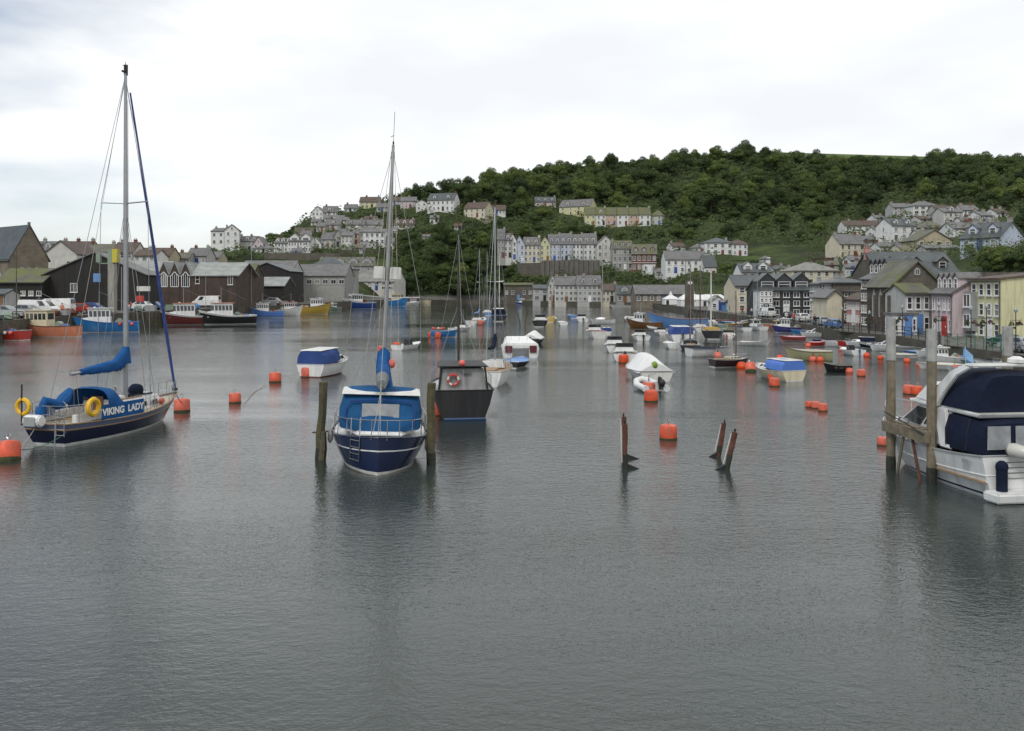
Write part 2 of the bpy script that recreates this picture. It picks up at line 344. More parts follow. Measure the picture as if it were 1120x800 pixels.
def water():
    m = MB(); m.add([(-1500,-60,0),(1500,-60,0),(1500,2600,0),(-1500,2600,0)], [(0,1,2,3)])
    g = bpy.data.materials.new('harbour_water'); g.use_nodes = True; t = g.node_tree; p = t.nodes['Principled BSDF']
    p.inputs['Base Color'].default_value = (.027,.036,.032,1); p.inputs['Roughness'].default_value = .05; p.inputs['IOR'].default_value = 1.42
    ge = t.nodes.new('ShaderNodeNewGeometry')
    def noise(scale, det, rough, sx=1., sy=1., dist=0., rot=0.):
        mp = t.nodes.new('ShaderNodeMapping'); mp.inputs['Scale'].default_value = (sx, sy, 1); mp.inputs['Rotation'].default_value = (0,0,rot); t.links.new(ge.outputs['Position'], mp.inputs[0])
        n = t.nodes.new('ShaderNodeTexNoise'); n.inputs['Scale'].default_value = scale; n.inputs['Detail'].default_value = det; n.inputs['Roughness'].default_value = rough; n.inputs['Distortion'].default_value = dist
        t.links.new(mp.outputs[0], n.inputs[0]); return n.outputs[0]
    def math_(op, a, b):
        k = t.nodes.new('ShaderNodeMath'); k.operation = op
        for i, x in enumerate((a, b)):
            if isinstance(x, (int, float)): k.inputs[i].default_value = x
            else: t.links.new(x, k.inputs[i])
        return k.outputs[0]
    a = noise(1.9, 4, .55, .75, 1.25, .5, .25); b = noise(5.5, 3, .5, .8, 1.2, .3, -.35); c = noise(.35, 2, .5, 1, 1.6)
    h = math_('ADD', math_('MULTIPLY', a, .020), math_('ADD', math_('MULTIPLY', b, .016), math_('ADD', math_('MULTIPLY', c, .016), math_('MULTIPLY', noise(15, 2, .5, .8, 1.2), .009))))
    pat = noise(.035, 5, .6, .45, 1.6, .8)       # gusts and slicks
    rp = t.nodes.new('ShaderNodeMapRange'); rp.inputs[1].default_value = .38; rp.inputs[2].default_value = .62; rp.inputs[3].default_value = .30; rp.inputs[4].default_value = 1.25; t.links.new(pat, rp.inputs[0])
    bp = t.nodes.new('ShaderNodeBump'); bp.inputs['Distance'].default_value = 1.0; t.links.new(rp.outputs[0], bp.inputs['Strength']); t.links.new(h, bp.inputs['Height'])
    t.links.new(bp.outputs[0], p.inputs['Normal'])
    rr = t.nodes.new('ShaderNodeMapRange'); rr.inputs[1].default_value = .4; rr.inputs[2].default_value = .6; rr.inputs[3].default_value = .02; rr.inputs[4].default_value = .06; t.links.new(pat, rr.inputs[0]); t.links.new(rr.outputs[0], p.inputs['Roughness'])
    o = m.build('water', g, norm=False); tag(o, kind='structure')
water()
# quay walls along the two banks
def quay(label, px0, px1, mat, step=20, low=-1.5, up=.05, th=.5):
    m = MB(); pts = []
    n = max(2, int((px1-px0)/step)+1)
    for i in range(n):
        px = px0+(px1-px0)*i/(n-1); a, b = prof(px); pts.append(((px-CX)*a[0]/F, a[0]-.05, b[0]+up))
    v = []; f = []
    for p in pts: v += [(p[0],p[1]-.02,low),(p[0],p[1],p[2]),(p[0],p[1]+th,p[2]),(p[0],p[1]+th,low)]
    for i in range(n-1):
        for j in range(4): f.append((i*4+j,(i+1)*4+j,(i+1)*4+(j+1)%4,i*4+(j+1)%4))
    f += [(0,1,2,3),(n*4-1,n*4-2,n*4-3,n*4-4)]; m.add(v, f)
    return tag(m.build('quay_wall', mat), label, 'quay wall')

_t = GLASSF.node_tree; _p = _t.nodes['Principled BSDF']; _o = _t.nodes.new('ShaderNodeObjectInfo'); _r = _t.nodes.new('ShaderNodeValToRGB'); _r.color_ramp.interpolation = 'CONSTANT'
_e = _r.color_ramp.elements; _e[0].color = (.025,.028,.032,1); _e[1].position = .45; _e[1].color = (.07,.075,.08,1); _q = _e.new(.75); _q.color = (.22,.22,.21,1)
_t.links.new(_o.outputs['Random'], _r.inputs[0]); _t.links.new(_r.outputs[0], _p.inputs['Base Color'])
for _m in (BUOYO,):
    _t = _m.node_tree; _p = _t.nodes['Principled BSDF']; _o = _t.nodes.new('ShaderNodeObjectInfo'); _h = _t.nodes.new('ShaderNodeHueSaturation'); _a = _t.nodes.new('ShaderNodeMapRange'); _a.inputs[3].default_value = .88; _a.inputs[4].default_value = 1.05
    _l = _p.inputs['Base Color'].links[0].from_socket; _t.links.new(_o.outputs['Random'], _a.inputs[0]); _t.links.new(_a.outputs[0], _h.inputs['Saturation']); _t.links.new(_l, _h.inputs['Color']); _t.links.new(_h.outputs[0], _p.inputs['Base Color'])
# ---------------------------------------------------------------- houses
RECTS = []     # (px0, px1, ytop, ybase, Y) : nothing grows in front of these
_wm = {}
def window_mesh(w, h, style='sash', fm=None):
    k = (round(w,2), round(h,2), style, (fm or WHT).name)
    if k in _wm: return _wm[k]
    m = MB(); t = .065
    # frame, front face looks to -y, sits on the wall at y=0
    for (x, z, sx, sz) in ((0,-h/2+t/2,w,t),(0,h/2-t/2,w,t),(-w/2+t/2,0,t,h-2*t),(w/2-t/2,0,t,h-2*t)): m.box(x,-.04,z,sx,.1,sz)
    if style == 'sash': m.box(0,-.035,0,w-2*t,.07,.06)
    if style in ('wide','grid'):
        n = max(2, int(w/.6)) 
        for i in range(1, n): m.box(-w/2+w*i/n,-.035,0,.06,.07,h-2*t)
    if style == 'grid':
        n = max(2, int(h/.5))
        for i in range(1, n): m.box(0,-.037,-h/2+h*i/n,w-2*t,.06,.05)
    if style != 'grid': m.box(0,-.07,-h/2-.05,w+.16,.18,.08)
    fr = m.build('window', fm or WHT); g = MB(); g.box(0,-.008,0,w-2*t,.012,h-2*t)
    pa = g.build('pane', GLASSF); pa.parent = fr
    if style == 'arch': pass
    _wm[k] = (fr, pa); fr['used'] = 0; return _wm[k]
def window(parent, x, y, z, w, h, rz=0, style='sash', fm=None, simple=False):
    fr, pa = window_mesh(w, h, style, fm)
    if not fr['used']: fr['used'] = 1; o = fr
    else:
        o = fr.copy(); COL.objects.link(o); c = pa.copy(); COL.objects.link(c); c.parent = o
    o.parent = parent; o.location = (x, y, z); o.rotation_euler = (0,0,rz); return o
def gable_block(m, w, d, h, rh, roof, low=-3, y0=0):
    """walls up to the roof; local x -w/2..w/2, front at y0"""
    x, D = w/2, y0+d
    if roof == 'side':
        m.add([(-x,y0,low),(x,y0,low),(x,D,low),(-x,D,low),(-x,y0,h),(x,y0,h),(x,D,h),(-x,D,h),(-x,(y0+D)/2,h+rh),(x,(y0+D)/2,h+rh)],
              [(0,1,5,4),(2,3,7,6),(1,2,6,9,5),(3,0,4,8,7),(3,2,1,0),(4,5,9,8),(7,8,9,6)])
    elif roof == 'front':
        m.add([(-x,y0,low),(x,y0,low),(x,D,low),(-x,D,low),(-x,y0,h),(x,y0,h),(x,D,h),(-x,D,h),(0,y0,h+rh),(0,D,h+rh)],
              [(0,1,5,8,4),(1,2,6,5),(2,3,7,9,6),(3,0,4,7),(3,2,1,0),(4,8,9,7),(8,5,6,9)])
    else:
        m.hexa([(-x,y0,low),(x,y0,low),(x,D,low),(-x,D,low),(-x,y0,h),(x,y0,h),(x,D,h),(-x,D,h)])
def roof_mesh(m, w, d, h, rh, roof, ov=.28, th=.16, y0=0):
    x, D, c = w/2+ov*.6, y0+d, y0+d/2
    def slab(a, b, cc, dd):
        n = (Vector(b)-Vector(a)).cross(Vector(dd)-Vector(a)).normalized()
        if n.z < 0: n = -n
        q = [Vector(v) for v in (a,b,cc,dd)]; m.hexa([v+n*.02 for v in q]+[v+n*(th+.02) for v in q])
    if roof == 'side':
        k = ov*rh/(d/2)
        slab((-x,y0-ov,h-k),(x,y0-ov,h-k),(x,c,h+rh),(-x,c,h+rh)); slab((-x,D+ov,h-k),(x,D+ov,h-k),(x,c,h+rh),(-x,c,h+rh))
        m.tube([(-x,c,h+rh+.13),(x,c,h+rh+.13)], .11, 6)
    elif roof == 'front':
        xx = w/2; k = ov*rh/xx
        for s in (-1,1): slab((s*(xx+ov),y0-ov,h-k),(0,y0-ov,h+rh),(0,D+ov,h+rh),(s*(xx+ov),D+ov,h-k))
        m.tube([(0,y0-ov,h+rh+.13),(0,D+ov,h+rh+.13)], .11, 6)
    elif roof == 'hip':
        xx = w/2+ov; i = min(d/2, w/2-.3); a, b = y0-ov, D+ov
        vs = [(-xx,a,h),(xx,a,h),(xx,b,h),(-xx,b,h),(-xx+i+ov,c,h+rh),(xx-i-ov,c,h+rh)]
        m.add(vs+[(v[0],v[1],v[2]-th) for v in vs[:4]], [(0,1,5,4),(1,2,5),(2,3,4,5),(3,0,4),(6,7,1,0),(7,8,2,1),(8,9,3,2),(9,6,0,3),(9,8,7,6)])
    elif roof == 'flat':
        m.box(0, y0+d/2, h+.12, w+.3, d+.3, .24)
def house_m(label, X, Y, Z, w, d, h, rh, roof='side', wall=None, rcol=None, yaw=0, rows=2, cols=3, sidew=0, dorm=0, chim=(.08,), anchor='c', door=True,
            name='house', cat='house', group=None, win=(.95,1.25), style='sash', bay=0, wfm=None, ground=None, trim=None, dormw=1.3, skip=(), doorm=None, chm=None, low=-3, side='both', panes=True):
    root = thing(name, label, cat, (X, Y, Z), yaw, group)
    ox = {'c': 0, 'r': -w/2, 'l': w/2}[anchor]
    m = MB(); gable_block(m, w, d, h, rh, roof, low); m.v = [(a+ox,b,c) for a,b,c in m.v]; m.build('wall', wall, root)
    m = MB(); roof_mesh(m, w, d, h, rh, roof); m.v = [(a+ox,b,c) for a,b,c in m.v]; ro = m.build('roof', rcol or SLATE, root)
    fh = h/rows; sc_ = 1
    ww = min(win[0], w/cols*.62); wh = min(win[1], fh*.62)
    for r in range(rows):
        for c in range(cols):
            if (r, c) in skip: continue
            x = ox-w/2+w*(c+.5)/cols; z = fh*(r+.52)
            if r == 0 and door and c == (cols//2 if cols > 1 else 0): 
                dm = MB(); dm.box(0,-.03,1.02,1.0,.08,2.04); do = dm.build('door', doorm or DKBLUE, root, loc=(x,0,0)); hm = MB(); hm.ball((.35,-.09,1.0), .05, n=6, m=4); hm.build('handle', STEEL, do)
                continue
            window(root, x, 0, z, ww, wh, style=style, fm=wfm)
    for s in range(sidew):
        for sd in ((1,-1) if side == 'both' else (side,)):
            for r in range(rows): window(root, ox+sd*w/2, d*(s+.5)/sidew, fh*(r+.52), min(.9,ww), wh, rz=sd*R(90), style='sash', fm=wfm)
    if roof == 'front' and rh > 1.6 and rows > 1: window(root, ox, 0, h+rh*.32, .8, min(1.0, rh*.4), fm=wfm)
    for i in range(dorm):
        x = ox-w/2+w*(i+.5)/dorm; dm = MB(); dw = dormw; y1 = d*.12; zb = h + rh*.24*1.0; top = zb+1.15
        yb = d/2*min(1, (top-h)/rh)
        dm.add([(x-dw/2,y1,h),(x+dw/2,y1,h),(x+dw/2,y1,top),(x,y1,top+dw*.42),(x-dw/2,y1,top),(x-dw/2,yb,h),(x+dw/2,yb,h),(x+dw/2,yb,top),(x,yb,top+dw*.42),(x-dw/2,yb,top)],
               [(0,1,2,3,4),(5,9,8,7,6),(1,6,7,2),(0,4,9,5)])
        do = dm.build('dormer', wall if rh < 5 else WHT, root)
        rm = MB()
        for s in (-1,1):
            a = [(x+s*(dw/2+.15),y1-.15,top-.12),(x,y1-.15,top+dw*.42+.02),(x,yb+.3,top+dw*.42+.02),(x+s*(dw/2+.15),yb+.3,top-.12)]
            rm.hexa(a+[(q[0],q[1],q[2]+.1) for q in a])
        rm.build('dormer_roof', rcol or SLATE, do)
        window(do, x, y1, (zb+top)/2, dw*.66, 1.0, fm=wfm)
    cy = d/2
    for i, cxx in enumerate(chim):
        cm = MB(); cx_ = ox-w/2+w*cxx; hz = h+rh if roof in ('side','hip') else h+rh*.6
        if roof == 'hip': hz = h+rh*.6
        cm.box(cx_, cy, hz-.15, .8, .6, 1.9); cm.box(cx_, cy, hz+.8, .92, .72, .12)
        ch = cm.build('chimney', chm or (BRICK if (i+int(w)) % 3 == 0 else WG), ro)
        for q in (-.2,.2): pm = MB(); pm.lathe([(.11,0),(.09,.38)], (cx_+q, cy, hz+.86), 7); pm.build('chimney_pot', BRICK, ch)
    for b in range(bay):    # projecting bay windows on the ground floor
        x = ox-w/2+w*(b+.5)/bay; bm_ = MB(); hh = fh*.95 if bay < 3 else h*.92
        bm_.hexa([(x-1.0,-.02,low),(x-.6,-.75,low),(x+.6,-.75,low),(x+1.0,-.02,low),(x-1.0,-.02,hh),(x-.6,-.75,hh),(x+.6,-.75,hh),(x+1.0,-.02,hh)])
        bo = bm_.build('bay', wall, root)
        for r in range(rows if bay >= 3 else 1): window(bo, x, -.75, fh*(r+.52), 1.0, min(1.3, fh*.6), fm=wfm)
    if trim:
        tm = MB(); tm.box(ox, -.06, h-.12, w+.1, .16, .22); tm.box(ox, -.04, fh, w+.04, .1, .14); tm.build('trim', trim, root)
    gm = MB(); gm.tube([(ox-w/2,-.34,h-.12),(ox+w/2,-.34,h-.12)], .06, 5); gm.tube([(ox+w/2-.15,-.1,h-.2),(ox+w/2-.15,-.1,low*.1)], .045, 5)
    if roof in ('side','hip') and w < 22: gm.build('gutter', GUTT, root)
    return root
def house(label, p0, p1, base, eave, ridge, Y=None, Z=None, d=8, yaw=0, roof='side', **k):
    pc = (p0+p1)/2
    if Y is None: X, Y, Zg = locate(pc, base); Zb = Zg if Z is None else Z
    else: X = (pc-CX)*Y/F; Zb = CAMZ-(base-HY)*Y/F
    gz = tz(X, Y)
    if k.get('group') in (G6, G7) and Zb < gz: Zb = gz
    w = (p1-p0)*Y/F/max(.5, math.cos(yaw)); h = CAMZ-(eave-HY)*Y/F-Zb
    k.setdefault('doorm', random.choice([DKBLUE, BRNW, WHT, BLK, GREYP, DRED]))
    yr = Y + (d/2 if roof != 'front' else 0)
    rh = max(.6, CAMZ-(ridge-HY)*yr/F - (Zb+h)) if ridge else 2
    RECTS.append((p0-2, p1+2, (ridge or eave)-2, base+1.5, Y+d, Y))
    return house_m(label, X, Y, Zb, w, d, h, rh, roof, yaw=yaw, **k)

def qhouse(label, pL, pR, Xf, eave, ridge, d=8, Z=1.2, roof='side', yaw=-90, **k):
    YR = Xf*F/(pR-CX); YL = Xf*F/(pL-CX); w = YL-YR; h = CAMZ-(eave-HY)*YR/F-Z; rh = max(.5, CAMZ-(ridge-HY)*YR/F-Z-h)
    RECTS.append((pL, pR+d*F/YR*.9, ridge, HY+(CAMZ-Z)/YR*F, YL+2, YR))
    return house_m(label, Xf, YR, Z, w, d, h, rh, roof, yaw=R(yaw), anchor='r', group=G6, **k)
G1 = 'terraced houses on the left headland above the fish sheds'; G2 = 'houses on the top of the left headland'; G3 = 'terrace of tall houses above the far quay'
G4 = 'houses scattered among the hillside trees'; G5 = 'houses on the right hillside'; G6 = 'buildings along the right quay'; G7 = 'roofs of the town behind the fish quay'
# --- left headland, upper town
house('tall white end house with purple bays at the left end of the headland terrace', 230,246,275,253,250, wall=WW, rows=3, cols=2, group=G1, bay=0, yaw=R(-12), win=(1.2,1.3), wfm=WG)
house('white gabled tall house right of the purple bayed end house, dark side roof', 246,261,276,252,246, roof='front', wall=WW, rows=3, cols=2, group=G1, yaw=R(10), rcol=TILER, sidew=2)
house('long low grey stone row with dormers right of the tall white houses', 259,281,275,264,259, wall=WG2, rows=2, cols=4, dorm=3, group=G1, chim=(.1,.6))
house('small pinkish gabled villa beside the grey dormer row on the headland', 277,288,277,267,259, roof='front', wall=WP, rows=2, cols=2, group=G1)
house('low white villa with long verandah in front of the headland terrace', 276,300,277.5,272,268, wall=WW, rows=1, cols=5, group=G1, roof='hip', win=(1.4,1.1), style='wide')
house('white terrace house with dormers in the middle of the headland row', 300,318,275.5,266,261, wall=WW, rows=2, cols=5, dorm=3, group=G1, chim=(.1,.9))
house('wide white hotel with twin gables and rows of windows on the headland', 315,340,276,264,260, wall=WW, rows=2, cols=8, dorm=2, dormw=3.4, group=G1, chim=(.5,), d=9)
house('small white front gabled house right of the twin gabled hotel', 338,351,271,266,260, roof='front', wall=WW, rows=1, cols=2, group=G1, door=False)
house('pale grey house with broad slate roof beside the small white gabled one', 351,366,270,262,255, wall=WG2, rows=2, cols=3, group=G1, chim=(.05,))
house('plain grey gable end house facing the river on the lower headland row', 365,374,270,258,252, roof='front', wall=WG, rows=2, cols=1, group=G1)
house('cream house with dark bay windows left of the mast on the headland', 373,386,271,258,254, wall=WO, rows=3, cols=3, bay=2, group=G1, chim=(.5,.95))
house('narrow peach rendered house at the left of the white windowed block', 386,393,268,256,253, wall=WK, rows=2, cols=1, group=G1, chim=(.1,))
house('long white rendered block with dark windows behind the centre mast', 393,421,268,254,251, wall=WW, rows=2, cols=5, group=G1, chim=(.05,.6), win=(1.1,1.5), roof='side')
house('flat topped grey extension below the long white block', 394,411,271,265,None, roof='flat', wall=WG2, rows=1, cols=4, group=G1, chim=(), door=False)
# second row
house('low white bungalow left of the pale dormered row on the second tier', 346,358,253,248,244, wall=WO, rows=1, cols=3, group=G2)
house('pale grey hip roofed villa on the second tier of the headland', 356,372,252,246,240, wall=WG2, rows=1, cols=3, dorm=1, group=G2, roof='side', chim=(.3,))
house('grey slate roofed row of cottages on the second tier of the headland', 378,398,251,246,241, wall=WG2, rows=1, cols=4, dorm=2, group=G2, chim=(.1,.8))
house('white cottage with pale roof and tan garden wall behind the centre mast', 399,418,249,246,241, wall=WO, rows=1, cols=4, group=G2, chim=(.5,))
house('small white cottage with four chimney gables alone in the dark trees', 431,453,250,246,240.5, wall=WW, rows=1, cols=5, dorm=3, group=G2, chim=(.1,.5,.9), rcol=TILER)
# top tier
house('white stepped house on the skyline at the left end of the top tier', 341,353,241,232,226, roof='front', wall=WW, rows=2, cols=3, group=G2, chim=(.5,))
house('white house with long roof beside the stepped skyline house', 352,368,236,232,226, wall=WW, rows=1, cols=3, dorm=1, group=G2, chim=(.2,))
house('cream and yellow hip roofed house on the skyline ridge', 393,415,227,221,216, wall=WY, rows=2, cols=4, group=G2, chim=(.3,.9), rcol=TILER)
house('low pink grey bungalow right of the centre mast on the ridge', 425,438,225,220,216, wall=WO, rows=1, cols=3, group=G2, rcol=TILER)
house('pink tinted terrace beneath the ridge trees', 438,455,228,220,216, wall=WP, rows=2, cols=4, group=G2, chim=(.5,))
house('small white gabled house between the pink terrace and the big gabled house', 455,467,230,222,219, roof='front', wall=WW, rows=2, cols=2, group=G2)
house('large white chalet house with dark dormer roof and tall gable', 467,497,231,219,212, wall=WW, rows=2, cols=6, dorm=2, group=G2, chim=(.95,), sidew=1, yaw=R(-15), rcol=SLATEG)
house('cream gabled cottage standing below the ridge among trees', 507,531,238,228,222, wall=WC, rows=2, cols=4, group=G4, yaw=R(-25), sidew=1, chim=(.3,), rcol=TILER)
house('white bungalow with dark roof right of the cream gabled cottage', 530,553,235,230,225, wall=WW, rows=1, cols=6, group=G4, rcol=TILER, chim=(.5,))
house('dark roofed house with three white dormers high in the trees', 585,608,225,221,216, wall=WP, rows=1, cols=3, dorm=3, group=G4, rcol=SLATEG, chim=(.95,))
house('white and yellow balconied house with big gable high in the trees', 612,645,235.5,226,219, wall=WY, rows=2, cols=4, dorm=2, group=G4, yaw=R(-28), sidew=1, chim=(), rcol=SLATE)
# long mossy terrace, one house each
for i, (a, b, mt, nm) in enumerate([(640,652,WY,'yellow end house with skylight at the left end of the mossy roofed terrace'),(652,663,WW,'white house with tall dormer second from the left in the mossy roofed terrace'),(663,675,WK,'peach house in the mossy roofed terrace, left of the middle white one'),
        (675,688,WW,'middle white house of the mossy roofed terrace'),(688,699,WK,'peach house in the mossy roofed terrace, right of the middle white one'),(699,712,WW,'white house with two bays near the right end of the mossy roofed terrace')]):
    house(nm, a, b, 246.5, 235, 227.5, Y=424, wall=mt, rows=2, cols=2, rcol=SLATEM, group='mossy roofed hillside terrace', dorm=1 if i == 1 else 0, chim=(.95,) if i % 2 else (), bay=0)
house('pale green grey hipped end house closing the mossy roofed terrace', 712,724,246,236,230, Y=425, wall=WGR, rows=2, cols=2, rcol=SLATEM, group='mossy roofed hillside terrace', roof='hip', chim=(.5,), yaw=R(-20))
# --- tall terrace above the far quay
Yt = 352
T = [(544,552,282,262,251,WG,'grey stone end house with tall roof at the left end of the tall terrace','side',1,2,SLATE),
 (551,560,282,263,256,WO,'off white bayed house next to the grey stone end house of the tall terrace','side',1,2,SLATE),
 (556,565,284,264,256,WW,'white house with pointed gable near the left of the tall terrace','front',0,2,TILER),
 (562,574,286,268,258,WB,'pale blue gabled house left of the cream terrace house','front',0,2,TILER),
 (573,591,287,268,260,WC,'cream house with dormers and six windows in the tall terrace','side',2,4,SLATE),
 (590,602,286,268,259,WY,'yellow gable ended house right of the cream dormered one','front',0,2,SLATE),
 (600,613,285.5,267,257,WB,'pale blue bayed house right of the yellow gable ended one','side',2,3,SLATE),
 (613,626,285.5,267,256,WB,'pale blue house with pointed dormers in the middle of the blue group','side',2,3,SLATE),
 (626,638,285.5,267,257,WW,'white blue bayed house with pointed dormers near the right of the tall terrace','side',2,3,SLATE),
 (638,653,285.5,267,256,WW,'white house with bay gables beside the tall white gable end','side',2,3,SLATE)]
for i, (a,b,ba,ea,ri,mt,nm,rf,dm,cl,rc) in enumerate(T):
    house(nm, a, b, ba, ea, ri, Y=Yt+i*.4, wall=mt, rows=3 if rf != 'x' else 2, cols=cl, dorm=dm, rcol=rc, roof=rf, group=G3, chim=(.95,) if rf == 'side' else (), d=9, bay=0, chm=(WC if i in (4,5) else None), win=(.9,1.4))
house('tall off white gabled house with balconies at the right of the blue terrace', 653,672,290,267,258, Y=343, roof='front', wall=WO, rows=3, cols=3, group=G3, win=(1.1,1.5), chim=())
house('dark stone villa with white framed bays and attic dormers', 670,692,295,272,264, Y=332, wall=WG, rows=3, cols=4, dorm=3, group=G3, chim=(.05,), win=(1.1,1.6), rcol=SLATEM2, trim=WHT)
house('brown brick villa with pale dormers right of the dark stone villa', 691,718,297,278,268, Y=328, wall=BRICK, rows=2, cols=5, dorm=3, group=G3, chim=(), rcol=SLATEM2, win=(1.0,1.6), sidew=2, yaw=R(-8), trim=WHT)
house('small white annex in front of the brown brick villa', 704,717,298,289,None, Y=318, roof='flat', wall=WW, rows=1, cols=3, group=G3, chim=(), d=5)
house('large white rendered house with six sash windows and slate roof, left half', 728,750,299,284,275, Y=300, wall=WW, rows=2, cols=3, group=G3, rcol=SLATE, chim=(), d=9)
house('large white rendered house with dark balcony, right half of the pair', 750,772,300,284,275, Y=300.3, wall=WW, rows=2, cols=3, group=G3, rcol=SLATE, chim=(.95,), d=9, bay=0)
house('low white lean-to house with steep dark roof right of the large white pair', 770,784,303,292,280, Y=296, wall=WW, rows=1, cols=2, group=G3, rcol=SLATEG, chim=())
house('white house half hidden behind the large white pair, hipped roof', 758,772,276,271,267, wall=WW, rows=1, cols=2, group=G4, roof='hip', chim=())
house('big square white villa with hipped roof and tall chimney above the lawn', 771,802,279.5,265.5,260, wall=WW, rows=2, cols=4, group=G4, roof='hip', rcol=SLATEG, chim=(.85,), win=(1.2,1.6), d=10)
house('white side wing of the square villa above the lawn', 801,818,280,267,262, wall=WW, rows=2, cols=3, group=G4, roof='hip', rcol=TILER, chim=(), d=9)
# --- far seafront row (px 600-695)
house('long grey slate roofed inn with white first floor bays on the far quay', 607,632,333.5,312,303, wall=WO, rows=3, cols=5, rcol=SLATE, group='buildings on the far quay', chim=(.1,.5), d=10, win=(1.5,1.5), style='wide', trim=WHT, doorm=BRNW)
house('white fronted restaurant with wide upper windows in the middle of the far quay', 632,658,333.5,312,302, wall=WG2, rows=3, cols=5, dorm=2, rcol=SLATE, group='buildings on the far quay', chim=(.3,), d=10, win=(1.8,1.5), style='wide', trim=WHT)
house('cream and white shop at the right of the far quay row', 658,676,333.5,318,311, wall=WC, rows=2, cols=4, rcol=TILER, group='buildings on the far quay', chim=(.9,), d=9, win=(1.5,1.4), style='wide')
house('small dark roofed cottage with one tall white dormer on the far quay', 675,692,333.5,322,313, wall=WG, rows=1, cols=3, dorm=1, dormw=2.4, rcol=SLATEG, group='buildings on the far quay', chim=(), d=8)
house('little white kiosk with two doors on the far quay', 680,692,334.5,326,324, Y=288, wall=WW, rows=1, cols=3, rcol=SLATE, group='buildings on the far quay', chim=(), d=4)
house('narrow white gabled boathouse at the left of the slate roofed inn', 600,608,333,310,301, wall=WO, rows=3, cols=2, roof='front', rcol=SLATE, group='buildings on the far quay', chim=())
house('low stone boat store with blue doors under the wooded bank', 551,583,333,312,310, Z=None, wall=DSTONE, rows=1, cols=5, rcol=SLATEM, group='buildings on the far quay', chim=(), d=7, doorm=SKYB, win=(1.0,1.3))
house('white upper floored shed between stone store and narrow boathouse', 583,600,333,316,312, wall=WG2, rows=2, cols=2, rcol=SLATEG, group='buildings on the far quay', chim=(), d=7, win=(1.6,1.4))
house('long low stone warehouse with pale slate roof behind the white marquee', 695,760,331,322,312.5, Y=262, wall=STONE, rows=1, cols=9, rcol=SLATE, group='buildings on the far quay', chim=(), d=10)
# --- right hillside
house('dark roofed white bungalow with square dormers above the slate hung hotel', 811,844,307,298,289, Y=215, wall=WW, rows=1, cols=4, dorm=2, dormw=2.0, rcol=SLATEG, group=G5, chim=(), d=8)
house('little white summerhouse on the lawn below the square villa', 834,843,288,283,280, wall=WW, rows=1, cols=2, group=G5, roof='hip', chim=(), d=4)
house('cream villa with slate hipped roof and tall sashes below the wood', 866,917,312,296,287, Y=205, wall=WC, rows=2, cols=6, roof='hip', rcol=SLATEL, group=G5, chim=(.55,), d=9, win=(.9,1.5))
house('cream two storey house with reddish end wall and twin chimneys', 917,947,282,267,257, wall=WC, rows=2, cols=4, group=G5, rcol=SLATE, chim=(.1,.9), yaw=R(12))
house('wide low white bungalow with arched porch and red ridge tiles', 924,965,253,247,242, wall=WW, rows=1, cols=6, group=G5, rcol=TILER, chim=(.2,.6), dorm=0)
house('three storey white house with steep grey roof standing above the trees', 974,1004,264,247,240, wall=WW, rows=2, cols=3, dorm=2, group=G5, rcol=SLATEG, chim=(.8,), yaw=R(14), sidew=1, win=(1.3,1.4))
house('left grey white terrace house high under the wood', 977,999,235,227,223, wall=WG2, rows=2, cols=4, group=G5, chim=(.1,.9))
house('white flat fronted house high under the wood with hipped top', 999,1027,235,225,220, wall=WW, rows=2, cols=4, group=G5, roof='hip', chim=(.5,), win=(1.6,1.3), style='wide')
house('brown roofed small house right of the high hipped white one', 1024,1040,236,230,225, wall=WG2, rows=1, cols=3, group=G5, rcol=TILER, chim=())
house('white stepped houses with grey roofs on the right hillside', 1032,1053,246,232,228, wall=WO, rows=2, cols=4, group=G5, chim=(.9,), dorm=1)
house('tall white house with two chimney stacks at the right end of the high row', 1053,1071,240,230,225, wall=WW, rows=2, cols=3, group=G5, chim=(.2,.8))
house('low grey hipped house below the high row on the right', 1006,1036,254,249,242, wall=WG, rows=1, cols=4, group=G5, roof='hip', chim=(.6,), rcol=SLATEM2)
house('brown gabled old house with wide roof above the slate hotel roofs', 1003,1041,272,263,252, Y=215, wall=WS, rows=1, cols=4, roof='front', rcol=SLATEM2, group=G5, chim=(.5,), d=9, door=False)
house('white rendered house with grey roof above the blue gabled house', 1043,1066,258,250,244, wall=WW, rows=2, cols=3, group=G5, rcol=SLATE, chim=(.05,.95))
house('long white garden outbuilding in front of the brown gabled house', 1012,1050,277,272,270.5, Y=190, wall=WG2, rows=1, cols=3, roof='side', group=G5, chim=(), d=4, door=False)
bx = at(1094, 273, 158)
house_m('pale blue gable ended house with dark dormered roof above the hedge', bx[0], bx[1], bx[2], 7.5, 7.0, 2.2, 2.6, 'side', wall=WB, rcol=SLATEG, yaw=R(-60), rows=1, cols=3, dorm=2, chim=(.1,.95), anchor='r', group=G5, dormw=1.6)
RECTS.append((1068,1122,243,272,168,158))
